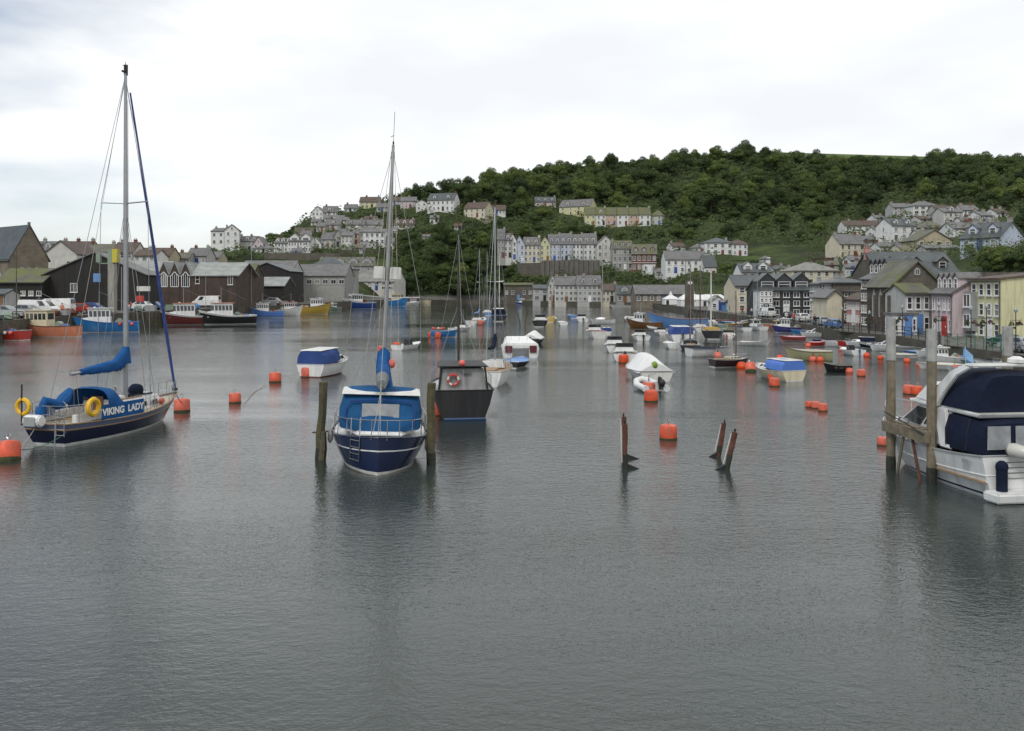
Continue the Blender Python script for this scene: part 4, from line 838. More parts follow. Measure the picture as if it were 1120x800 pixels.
# skyline row
sky_pts = [(428,5),(446,0),(455,1),(463,0),(471,3),(482,5),(494,5),(505,5),(520,5),(532,5),(545,3),(552,4),(562,0),(571,1),(580,3),(590,2),(600,0),(611,1),(622,3),(633,0),(645,2),(656,1),(668,0),(680,3),(692,1),(703,2),(714,0),(725,3),(737,1),(748,0),(760,2),(771,0),(782,1),(793,2),(804,0),(815,2),(826,0),(838,1),(884,5),(893,0),(900,5),(990,5),(1000,4),(1013,1),(1024,2),(1036,2),(1043,0),(1054,4),(1064,3),(1078,2),(1090,0),(1101,1),(1113,2),(1125,0)]
for px, k in sky_pts:
    a, b = prof(px); Ys = a[5]-random.uniform(2, 10); Zs = float(np.interp(Ys, a, b)); py = HY-(Zs-CAMZ)/Ys*F
    put_tree(px, py+.3, random.uniform(.72,1.12)*(1.08 if px > 540 else .95), k, 'tree of the uneven skyline row along the top of the hill' , 'trees on the hill skyline', force=True)
def region(n, px0, px1, fy0, fy1, smin, smax, label, group, kinds=(0,1,2,3,4), tries=40, mind=5.6, test=None):
    c = 0
    for _ in range(n*tries):
        px = random.uniform(px0, px1); t = random.random(); py = fy0(px)+(fy1(px)-fy0(px))*t
        if test and not test(px, py): continue
        if put_tree(px, py, random.uniform(smin, smax), random.choice(kinds), label, group, mind=mind): c += 1
        if c >= n: break
def ground_sky(px): a, b = prof(px); return HY-(b[5]-CAMZ)/a[5]*F
def notlawn(px, py): return not (794 < px < 880 and 268 < py < 296) 
region(34, 440, 548, lambda x: ground_sky(x)+8, lambda x: 326, .9, 1.25, 'tree of the steep dark wood above the harbour mouth', 'trees of the wood above the harbour mouth', mind=7)
region(150, 545, 1135, lambda x: ground_sky(x)+3, lambda x: 238 if x < 900 else 226, .8, 1.45, GW, 'trees of the hillside wood', mind=7.2)
region(24, 545, 760, lambda x: 236, lambda x: 266, .5, .85, 'bushy tree between the upper and lower rows of houses', 'trees between the house rows', kinds=(0,1,3,5), mind=5)
region(26, 760, 1130, lambda x: 228, lambda x: 268, .5, .9, 'garden tree between the scattered houses on the right hillside', 'garden trees on the right hillside', kinds=(0,1,3,5), test=notlawn, mind=5)
region(9, 300, 440, lambda x: max(ground_sky(x)+3, 228), lambda x: 284, .35, .6, 'small garden tree among the headland houses', 'garden trees on the headland', kinds=(1,3,5), mind=4)
region(14, 670, 915, lambda x: 284, lambda x: 318, .35, .6, 'low leafy tree on the bank behind the quay buildings', 'trees on the bank behind the right quay', kinds=(3,5), mind=3.5, test=notlawn)
region(16, 1050, 1135, lambda x: 276, lambda x: 299, .35, .5, 'clipped round tree in the tall hedge above the yellow house', 'trees of the hedge above the yellow house', kinds=(3,5), mind=2.2)
region(7, 548, 600, lambda x: 292, lambda x: 312, .5, .75, 'dark tree beside the left end of the stone retaining wall', 'trees beside the retaining wall', kinds=(0,3), mind=4)
for px, py, s in ((296,268,.7),(303,266,.6),(312,262,.5),(322,254,.45),(327,237,.45),(336,237,.4),(287,268,.35),(412,239,.4)): put_tree(px, py, s, 3, 'round dark tree breaking the headland skyline', 'trees on the headland skyline', force=True)
print('TREES', ntree)
# scrub and undergrowth over the whole hillside
def scrub():
    P = []; S = []; n = 80000
    while len(P) < n:
        px = random.uniform(228, 1140); a, b = prof(px); sk = ground_sky(px); lo = 330 if px < 560 else (312 if px < 900 else 300)
        if px < 440: lo = 284
        py = random.uniform(sk+.5, lo)
        if not notlawn(px, py) or (px < 430 and py > 238 and random.random() < .6): continue
        X, Y, Z = locate(px, py)
        if Z < 3.2 or any(A < px < B and t+1 < py < bb+1.5 and Y < Yb+1 for A, B, t, bb, Yb, Yf in RECTS): continue
        hgt = 1.0+2.6*max(0, math.sin(X*.41+1.3+math.sin(Y*.13))*math.sin(Y*.23+X*.05)+.35)+1.2*math.sin(X*.9)*math.sin(Y*.7)
        if py < sk+3.5 and px > 440: hgt = min(hgt, .9)
        P.append((X+random.uniform(-.5,.5), Y, Z+random.uniform(.35,1)*max(.5, hgt))); S.append(.0028*Y*random.uniform(.6,1.2))
    P = np.array(P); nn = np.tile(np.array([[0,-.45,.9]]), (len(P),1)); o = leaves(P, nn, np.array(S)*1.0, 'undergrowth', LEAFD); tag(o, kind='stuff')
scrub()
# ---------------------------------------------------------------- boats
class Hull:
    """x forward, z = 0 at the water line"""
    def __init__(s, L, B, fs, fm, fb, draft=.4, tw=.8, rake=.4, full=.3, canoe=False, n=22, bowp=2.2, boot=.09, srake=0.):
        s.__dict__.update(L=L, B=B, fs=fs, fm=fm, fb=fb, draft=draft, tw=tw, rake=rake, full=full, canoe=canoe, n=n, bowp=bowp, boot=boot, srake=srake)
    def g(s, t):
        tm = .42
        if t < tm: return (max(0, 1-(1-t/tm)**2.6))**.62 if s.canoe else s.tw+(1-s.tw)*math.sin(math.pi/2*t/tm)
        return max(0, 1-((t-tm)/(1-tm))**s.bowp)**.95
    def sheer(s, t):
        return s.fs+(s.fm-s.fs)*(1-(1-t/.4)**2) if t < .4 else s.fm+(s.fb-s.fm)*((t-.4)/.6)**1.8
    def keel(s, t): 
        k = -s.draft*(1-t**5)
        if s.canoe: k *= min(1, .25+t*4)
        return k
    def xx(s, t, z):
        u = (z-s.keel(t))/(s.sheer(t)-s.keel(t)); x = -s.L/2+s.L*t
        x += s.rake*(u-1)*max(0, (t-.6)/.4)**1.6
        x += s.srake*(1-u)*max(0, 1-t/.25)
        return x
    def half(s, t, z):
        k = s.keel(t); u = min(1, max(0, (z-k)/(s.sheer(t)-k))); p = s.full+(.95-s.full)*t**3
        return s.B/2*s.g(t)*u**p
    def pt(s, t, z, sd=1, inset=0): h = max(0, s.half(t, z)-inset); return (s.xx(t, z), sd*h, z)
    def build(s, parent, mats, fr=(.35,.72,.86,1.0), idx=None, name='hull'):
        """mats: bottom, boot, then topside bands"""
        m = MB(); n = s.n; idx = idx or [0,0,1]+[min(2+i, len(mats)-1) for i in range(len(fr))]
        rows = []
        for i in range(n+1):
            t = i/n; k = s.keel(t); sh = s.sheer(t)
            zs = [k, k*.45-.01, -.0, s.boot]; zs = [min(z, sh*.5) for z in zs]; zs = [max(z, k) for z in zs]
            zs += [zs[3]+(sh-zs[3])*f for f in fr]; rows.append(zs)
        R_ = len(rows[0])
        for sd in (1,-1):
            o = len(m.v)
            for i in range(n+1):
                for z in rows[i]: m.v.append(s.pt(i/n, z, sd))
            for i in range(n):
                for j in range(R_-1):
                    a = o+i*R_+j; m.f.append((a, a+R_, a+R_+1, a+1)); m.m.append(idx[j])
        h = (n+1)*R_
        for j in range(R_-1): m.f.append((j, j+1, h+j+1, h+j)); m.m.append(idx[j])
        bm = m.build(name, mats, parent, smooth=True, angle=32); return bm
    def deck(s, parent, mat, drop=.06, camber=.05, inset=.03, t0=0., t1=1., name='deck'):
        m = MB(); n = s.n
        for i in range(n+1):
            t = t0+(t1-t0)*i/n; z = s.sheer(t)-drop; h = max(.001, s.half(t, z)-inset); x = s.xx(t, z)
            for q in (-1,-.5,0,.5,1): m.v.append((x, q*h, z+camber*(1-q*q)*min(1, h)))
        for i in range(n):
            for j in range(4): a = i*5+j; m.f.append((a, a+5, a+6, a+1)); m.m.append(0)
        return m.build(name, mat, parent, smooth=True, norm=False)
    def rail(s, parent, mat, r=.03, dz=0, name='rub_rail', t0=0., frac=1.):
        m = MB(); n = s.n
        for sd in (1,-1):
            m.tube([ (lambda z: (s.xx(t,z), sd*(s.half(t,z)+r*.3), z))((s.sheer(t)*frac)+dz) for t in [t0+(1-t0)*i/n for i in range(n+1)] ], r, 5)
        if not s.canoe and t0 == 0: z = s.fs*frac+dz; m.tube([(s.xx(0,z), -s.half(0,z), z), (s.xx(0,z), s.half(0,z), z)], r, 5)
        return m.build(name, mat, parent, smooth=True)
def cabin(parent, x0, x1, w0, w1, z0, z1, fs=.3, as_=.05, inset=.12, mat=W_, name='cabin', wins=3, glass=GLASS, front=2, back=0, bevel=.03, gname='window', v=(.35,.82), over=0, w0t=None):
    """tapered box: x0 aft, x1 forward; w0 aft half width, w1 forward half width"""
    m = MB(); a = w0-inset; b = w1-inset
    P = [(x0,-w0,z0),(x1,-w1,z0),(x1,w1,z0),(x0,w0,z0),(x0+as_,-a,z1),(x1-fs,-b,z1),(x1-fs,b,z1),(x0+as_,a,z1)]
    m.hexa(P); c = m.build(name, mat, parent, bevel=bevel, smooth=True, angle=50)
    faces = []
    if wins: faces += [((P[0],P[1],P[5],P[4]), wins), ((P[2],P[3],P[7],P[6]), wins)]
    if front: faces.append(((P[1],P[2],P[6],P[5]), front))
    if back: faces.append(((P[3],P[0],P[4],P[7]), back))
    for q, n in faces:
        for i in range(n):
            g = MB(); g.patch(q, (i+.12)/n*.94+.03, (i+.88)/n*.94+.03, v[0], v[1], .012, .02); g.build(gname, glass, c)
    if over:
        r = MB(); r.hexa([(x0+as_-over,-a-over*.6,z1+.01),(x1-fs+over,-b-over*.6,z1+.01),(x1-fs+over,b+over*.6,z1+.01),(x0+as_-over,a+over*.6,z1+.01),
                          (x0+as_-over,-a-over*.5,z1+.08),(x1-fs+over,-b-over*.5,z1+.08),(x1-fs+over,b+over*.5,z1+.08),(x0+as_-over,a+over*.5,z1+.08)])
        r.build('cabin_roof', mat, c, bevel=.02)
    return c
def canvas(parent, secs, mat, name='canopy', nseg=7, win=None):
    """secs: list of (x, halfwidth_bottom, z_bottom, halfwidth_top, z_top)"""
    m = MB(); k = nseg*2+1; rowsn = 0
    for x, wb, zb, wt, zt in secs:
        pts = [(-wb, zb), (-(wb*.55+wt*.5), zb+(zt-zb)*.55), (-wt, zt-.06), (-wt*.8, zt)] + [(wt*q, zt+.04*(1-q*q)+random.uniform(-.008,.008)) for q in (-.4,0,.4)] + [(wt*.8, zt), (wt, zt-.06), ((wb*.55+wt*.5), zb+(zt-zb)*.55), (wb, zb)]
        rowsn = len(pts); m.v += [(x, y, z) for y, z in pts]
    for i in range(len(secs)-1):
        for j in range(rowsn-1): a = i*rowsn+j; m.f.append((a, a+rowsn, a+rowsn+1, a+1)); m.m.append(0)
    m.f.append(tuple(range(rowsn))); m.m.append(0); m.f.append(tuple((len(secs)-1)*rowsn+j for j in range(rowsn))[::-1]); m.m.append(0)
    return m.build(name, mat, parent, smooth=True, angle=45)
def outboard(parent, x, y=0, z=.35, s=1., mat=None):
    m = MB(); m.hexa([(x-.42*s,y-.15*s,z),(x-.02,y-.15*s,z),(x-.02,y+.15*s,z),(x-.42*s,y+.15*s,z),(x-.36*s,y-.12*s,z+.42*s),(x-.06,y-.11*s,z+.48*s),(x-.06,y+.11*s,z+.48*s),(x-.36*s,y+.12*s,z+.42*s)])
    o = m.build('outboard_motor', mat or BLK, parent, bevel=.04*s, smooth=True); q = MB(); q.hexa([(x-.34*s,y-.07*s,z-.75*s),(x-.12*s,y-.05*s,z-.75*s),(x-.12*s,y+.05*s,z-.75*s),(x-.34*s,y+.07*s,z-.75*s),(x-.36*s,y-.08*s,z),(x-.1*s,y-.08*s,z),(x-.1*s,y+.08*s,z),(x-.36*s,y+.08*s,z)])
    q.build('leg', mat or BLK, o); return o
def rails(parent, H, t0, t1, h=.5, n=5, r=.014, inset=.08, close=True, name='guard_rail', wires=1, front=True):
    """stanchions and a top rail following the sheer"""
    m = MB(); ts = [t0+(t1-t0)*i/n for i in range(n+1)]
    top = {}
    for sd in (1,-1):
        top[sd] = []
        for t in ts:
            z = H.sheer(t); y = max(.03, H.half(t, z)-inset)*sd; x = H.xx(t, z); m.tube([(x,y,z-.06),(x,y,z+h)], r, 5); top[sd].append((x,y,z+h))
        m.tube(top[sd], r, 5)
        for w in range(wires): m.tube([(a,b,c-h*(w+1)/(wires+1)) for a,b,c in top[sd]], r*.6, 4)
        if not close:
            o = m.build(name, STEEL, parent); m = MB()
            if sd == -1: return o
    if close: m.tube([top[1][-1], top[-1][-1]] if t1 > t0 and t1 > .5 else [top[1][0], top[-1][0]], r, 5)
    return m.build(name, STEEL, parent)
def mast(parent, x, z0, z1, r=.07, mat=ALU, spread=((.55,.9),), name='mast', rig=None, gear=True, lean=0):
    m = MB(); m.tube([(x,0,z0),(x+lean*.5,0,(z0+z1)/2),(x+lean,0,z1)], [r, r*.95, r*.62], 8); o = m.build(name, mat, parent, smooth=True)
    for f, w in spread:
        z = z0+(z1-z0)*f; q = MB(); q.tube([(x-.08,-w,z+.06),(x+lean*f,0,z),(x-.08,w,z+.06)], r*.3, 5); q.build('spreader', mat, o)
    if gear:
        q = MB(); q.tube([(x+lean,0,z1),(x+lean,0,z1+.5)], .012, 4); q.box(x+lean-.1,0,z1+.06,.25,.06,.08); q.tube([(x+lean-.2,.0,z1+.32),(x+lean+.15,.1,z1+.32)], .012, 4); q.build('masthead_gear', RUB, o)
    return o
def rigging(parent, lines, r=.012, mat=WIRE, name='rigging'):
    m = MB()
    for ln in lines: m.tube(ln, r, 4)
    return m.build(name, mat, parent)
def stdrig(parent, H, x, z1, r=.012, mat=WIRE, spread=.9, fs=.55, fore=True, back=True, z0=1.2):
    zt = z1-.15; zs = z0+(z1-z0)*fs; t = (x+H.L/2)/H.L; L = []
    for sd in (1,-1):
        zc = H.sheer(t-.03); w = H.half(t-.03, zc)-.05
        L.append([(x-.15, sd*w, zc), (x-.08, sd*spread, zs+.06), (x, 0, zt)]); L.append([(x-.35, sd*w, zc), (x, 0, zs)]); L.append([(x+.3, sd*w, zc), (x, 0, zs)])
    if fore: L.append([(H.xx(.99,H.fb), 0, H.fb), (x, 0, zt)])
    if back: L.append([(H.xx(.01,H.fs), 0, H.fs), (x, 0, z1)])
    return rigging(parent, L, r, mat)
def lifebuoy(parent, c, R_=.3, r=.075, axis='x', mats=(LIFEY,), n=20):
    m = MB(); m.ring(c, R_, r, axis, n=n, mi=0, mi2=1 if len(mats) > 1 else None); return m.build('lifebuoy', list(mats), parent, smooth=True)
def fender(parent, x, y, z, mat=W_, r=.11, h=.5):
    m = MB(); m.lathe([(.02,h/2+.06),(r*.5,h/2),(r,h/2-.1),(r,-h/2+.1),(r*.5,-h/2),(.02,-h/2-.03)], (x,y,z), 10); m.tube([(x,y,z+h/2),(x,y*.97,z+h/2+.3)], .012, 4); return m.build('fender', mat, parent, smooth=True)
def boomcover(parent, x0, x1, z0, z1, mat, r=.2, hang=.28, up=.55, name='sail_cover', mastx=None):
    """lumpy canvas over the furled sail from the mast (x1) to the boom end (x0)"""
    m = MB(); n = 16; rng_ = random.Random(int(x1*100)); k = 12
    for i in range(n+1):
        t = i/n; x = x0+(x1-x0)*t; zc = z0+(z1-z0)*t+up*max(0, (t-.72)/.28)**2*.8
        ry = r*(.55+.5*t)*(1+rng_.uniform(-.12,.12)); rz = hang*(.55+.65*t+.5*max(0,(t-.75)/.25))*(1+rng_.uniform(-.1,.1))
        for j in range(k): a = 2*math.pi*j/k; kk = 1+rng_.uniform(-.1,.1); m.v.append((x, ry*kk*math.cos(a), zc+rz*kk*math.sin(a)))
    for i in range(n):
        for j in range(k): m.f.append((i*k+j, i*k+(j+1)%k, (i+1)*k+(j+1)%k, (i+1)*k+j)); m.m.append(0)
    m.f += [tuple(range(k)), tuple(n*k+j for j in range(k))]; m.m += [0,0]
    return m.build(name, mat, parent, smooth=True, angle=60)
def place(name, label, cat, px, py, deg, group=None, Y=None):
    if Y is None: X, Y = wpt(px, py)
    else: X = (px-CX)*Y/F
    return thing(name, label, cat, (X, Y, 0), R(deg), group)

# 1 ---------------- ketch hulled cruising yacht on the left (Viking Lady)
def yacht_left():
    H = Hull(8.3, 2.85, .88, .80, 1.16, draft=.5, tw=.66, rake=1.05, full=.34, bowp=2.0, boot=.13, srake=.55, n=30)
    r = thing('sailing_yacht', 'navy sailing yacht with blue dodger panels and yellow lifebuoys at the left', 'yacht', (-16.55, 38.3, 0), R(75.5))
    H.build(r, [RED and M('green_grey_antifoul', (.05,.06,.05), rough=.7, dirt=.5), W_, NAVY, TEAK, paint('slate_blue_band', (.10,.12,.20))], fr=(.3,.66,.74,.76,.98,1.0), idx=[0,0,1,2,2,3,2+2,4,3])
    H.deck(r, M('teak_deck', (.42,.36,.27), rough=.75, var=.2, scale=5), drop=.05)
    H.rail(r, TEAK, .028, .02, 'toe_rail'); H.rail(r, TEAK, .022, 0, 'rub_rail', frac=.76)
    # coach roof
    c = cabin(r, -1.0, 2.6, 1.0, .55, .74, 1.34, fs=.45, as_=0, inset=.14, wins=0, front=0, mat=W_, name='coach_roof')
    for sd in (-1,1):
        for i, (xa, xb) in enumerate(((.35,.95),(1.35,1.75))):
            g = MB(); g.hexa([(xa, sd*(.80-.06*i-.02*0), .98), (xb, sd*(.74-.06*i), .98), (xb, sd*(.76-.06*i)+sd*.03, .98), (xa, sd*(.84-.06*i)+sd*.03, .98), (xa+.03, sd*(.78-.07*i), 1.18), (xb-.03, sd*(.70-.06*i), 1.18), (xb-.03, sd*(.73-.06*i)+sd*.03, 1.18), (xa+.03, sd*(.80-.06*i)+sd*.03, 1.18)])
            g.build('window', GLASS, c)
    m = MB(); m.box(.9,0,1.39,.55,.5,.09); m.box(1.8,0,1.39,.5,.46,.09); m.v = m.v[:16]; m.build('hatch', GLASS, c)
    g = MB(); g.box(.2,.45,1.38,1.6,.05,.05); g.build('hand_rail', TEAK, c); g = MB(); g.box(.2,-.45,1.38,1.6,.05,.05); g.build('hand_rail', TEAK, c)
    # spray hood, arched
    hood = MB(); k = 11; secs = [(-1.75,1.0,1.98,.0),(-1.45,1.02,2.02,0),(-1.1,.98,1.95,0),(-.75,.9,1.62,0),(-.5,.85,1.36,0)]
    for x, w_, zt, _ in secs:
        for j in range(k):
            a = math.pi*j/(k-1); cx = math.cos(a); sx = math.sin(a); hood.v.append((x, -w_*(abs(cx)**.55)*(1 if cx > 0 else -1), .92+(zt-.92)*sx**.5))
    for i in range(len(secs)-1):
        for j in range(k-1): hood.f.append((i*k+j,(i+1)*k+j,(i+1)*k+j+1,i*k+j+1)); hood.m.append(0)
    ho = hood.build('spray_hood', CANB, r, smooth=True, angle=60)
    for sd in (-1,1):
        g = MB(); g.patch(((-.95,sd*.93,1.0),(-.62,sd*.87,1.0),(-.72,sd*.75,1.5),(-1.0,sd*.85,1.62)) if sd < 0 else ((-.62,sd*.87,1.0),(-.95,sd*.93,1.0),(-1.0,sd*.85,1.62),(-.72,sd*.75,1.5)), .1,.9,.1,.9,.03,.01); g.build('window', CLEARV, ho)
    # cockpit
    m = MB(); m.box(-2.35,0,.80,2.5,1.3,.04); m.build('cockpit_sole', TEAK, r)
    m = MB()
    for sd in (-1,1): m.box(-2.3,sd*.78,1.0,2.3,.22,.36)
    m.box(-1.12,0,1.1,.1,1.4,.6); m.build('cockpit_coaming', W_, r, bevel=.03)
    m = MB(); m.box(-1.19,0,1.15,.05,.55,.9); m.build('companionway', BRNW, r)
    # dodger panels with the name
    def side(sd):
        xs = [-2.55,-.15]; m = MB()
        for x in xs:
            t = (x+H.L/2)/H.L; z = H.sheer(t); y = sd*(H.half(t, z)+(.05 if x < -1 else .0)); m.v += [(x,y,z+.03),(x,y,z+.62),(x,y-sd*.012,z+.62),(x,y-sd*.012,z+.03)]
        for j in range(4): m.f.append((j,4+j,4+(j+1)%4,(j+1)%4)); m.m.append(0)
        m.f += [(0,1,2,3),(7,6,5,4)]; m.m += [0,0]; p = m.build('dodger_panel', CANB, r)
        cu = bpy.data.curves.new('t', 'FONT'); cu.body = 'VIKING  LADY'; cu.size = .37; cu.align_x = 'CENTER'; cu.align_y = 'CENTER'; cu.extrude = .002; cu.offset = .016
        to = bpy.data.objects.new('t', cu); COL.objects.link(to); dg = bpy.context.evaluated_depsgraph_get(); me = bpy.data.meshes.new_from_object(to.evaluated_get(dg)); bpy.data.objects.remove(to)
        me.materials.clear(); me.materials.append(WHT)
        t = (-1.35+H.L/2)/H.L; z = H.sheer(t); ta = (-2.55+H.L/2)/H.L; tb = (-.15+H.L/2)/H.L; ya = H.half(ta, H.sheer(ta))+.05; yb = H.half(tb, H.sheer(tb)); dy = yb-ya; y = (ya+yb)/2+.012
        o = bpy.data.objects.new('name_lettering', me); COL.objects.link(o); o.parent = p
        if sd < 0: o.rotation_euler = (R(90), 0, -math.atan2(dy, 2.4))
        else: o.rotation_euler = (R(90), 0, R(180)+math.atan2(dy,2.4))
        o.location = (-1.35, sd*y, z+.33)
    side(-1); side(1)
    # pushpit with ladder, lifebuoys, liferaft
    m = MB(); L = []
    for sd in (-1,1):
        pts = [(-4.1,sd*.25),(-4.05,sd*.85),(-3.5,sd*1.06),(-2.9,sd*1.15),(-2.55,sd*1.22)]
        for h in (.35,.68): m.tube([(x,y,.88+h) for x,y in pts], .016, 5)
        for x, y in pts: m.tube([(x,y,.82),(x,y,1.56)], .016, 5)
    for h in (.35,.68): m.tube([(-4.1,-.25,.88+h),(-4.1,.25,.88+h)], .014, 5)
    m.build('pushpit', STEEL, r)
    m = MB()
    for y in (-.98,-.62): m.tube([(-4.18,y,1.35),(-4.2,y,.45)], .018, 5)
    for z in (.5,.72,.94,1.16): m.tube([(-4.19,-.98,z),(-4.19,-.62,z)], .015, 5)
    m.build('boarding_ladder', STEEL, r)
    lifebuoy(r, (-4.05,.98,1.5), .27, .085, 'x'); lb = lifebuoy(r, (-2.95,-1.24,1.42), .29, .095, 'y')
    m = MB(); m.tube([(-4.3,.62,1.02),(-4.3,-.1,1.02)], [.24,.24], 12); m.build('liferaft_canister', W_, r, bevel=.05, smooth=True)
    m = MB(); m.box(-4.55,.26,1.02,.02,.5,.34); m.build('canister_label', GREYP, r)
    m = MB(); m.tube([(-4.1,1.0,.8),(-4.1,1.0,2.35)], .035, 6); m.build('flag_staff', RUB, r)
    m = MB(); m.tube([(-4.15,-.55,.9),(-4.2,-.55,-.5)], .022, 5); m.build('stern_pole', STEEL, r)
    # folded blue covers in the cockpit
    m = MB(); m.tube([(-4.05,.25,.95),(-4.0,.2,1.35),(-3.95,.1,1.75),(-3.4,.0,1.52),(-2.9,.1,1.72),(-2.45,.25,1.95)], [.17,.2,.16,.2,.24,.14], 9); m.build('cockpit_cover', CANB, r, smooth=True)
    m = MB(); m.hexa([(-3.6,.5,1.05),(-2.9,.5,1.05),(-2.9,.9,1.05),(-3.6,.9,1.05),(-3.6,.5,1.5),(-2.9,.5,1.5),(-2.9,.9,1.5),(-3.6,.9,1.5)]); m.build('cockpit_cushion', paint('pale_blue_dodger', (.22,.27,.40)), r, bevel=.05)
    m = MB(); m.ring((-3.3,0,1.35), .33, .018, 'x', n=18, m=5); m.tube([(-3.3,0,.85),(-3.3,0,1.35)], .03, 5); m.build('steering_wheel', STEEL, r)
    # pulpit and stanchions
    rails(r, H, .5, .8, h=.55, n=3, close=False, name='guard_wires'); rails(r, H, .86, .985, h=.62, n=3, r=.016, name='pulpit')
    # mast and boom
    mo = mast(r, .55, 1.3, 15.1, .10, ALU, ((.60,1.15),), gear=True)
    m = MB(); m.box(.57,0,15.25,.12,.12,.45); m.build('mast_top_light', BLK, mo)
    m = MB(); m.tube([(.45,0,2.75),(-2.7,.02,2.62)], .07, 8); m.build('boom', ALU, r)
    boomcover(r, -2.15, .45, 2.66, 2.78, CANB, r=.2, hang=.24, up=.4)
    m = MB(); m.tube([(.5,0,2.8),(.55,0,3.2),(.56,0,3.5)], [.26,.2,.15], 10); m.build('sail_cover_collar', CANB, r, smooth=True)
    # furled genoa in its blue strip
    m = MB(); m.tube([(4.0,0,1.35),(3.4,0,3.8),(2.2,0,8.8),(.85,0,14.35)], [.05,.075,.062,.035], 8); m.build('furled_sail', M('blue_sail_strip', (.03,.06,.22), rough=.8, var=.35, scale=3), r, smooth=True)
    m = MB(); m.lathe([(.05,0),(.13,.03),(.13,.12),(.05,.15)], (4.0,0,1.25), 10); m.build('furling_drum', RUB, r)
    stdrig(r, H, .55, 15.05, .011, spread=1.15, fs=.60, z0=1.3)
    rigging(r, [[(-2.6,.02,2.7),(.5,0,14.9)], [(-2.4,.02,2.6),(-2.2,0,.95)], [(-2.5,.02,2.6),(-2.4,.1,.95)], [(.62,-.1,3),(.62,-.06,14)], [(.7,.1,3),(.66,.06,14)]], .009, ROPE, 'running_rigging')
    # gear on the fore deck
    m = MB(); m.ball((1.55,.25,1.55), .36, .3, .28, jit=.06); m.build('sail_bag', CANN, r, smooth=True)
    m = MB(); m.tube([(.2,.1,1.4),(.1,.15,1.85)], .06, 6); m.build('winch', STEEL, r)
    m = MB(); m.ball((2.0,-.72,1.05), .17, .12, .13); m.build('fender', BUOYO, r, smooth=True)
    m = MB(); m.box(-.1,0,1.42,.6,.5,.12); m.build('vent_box', W_, r, bevel=.02)
    for sd in (-1,1):
        m = MB(); m.lathe([(.07,0),(.06,.09),(.035,.16)], (-1.9, sd*.85, 1.18), 10); m.build('winch', STEEL, r)
yacht_left()

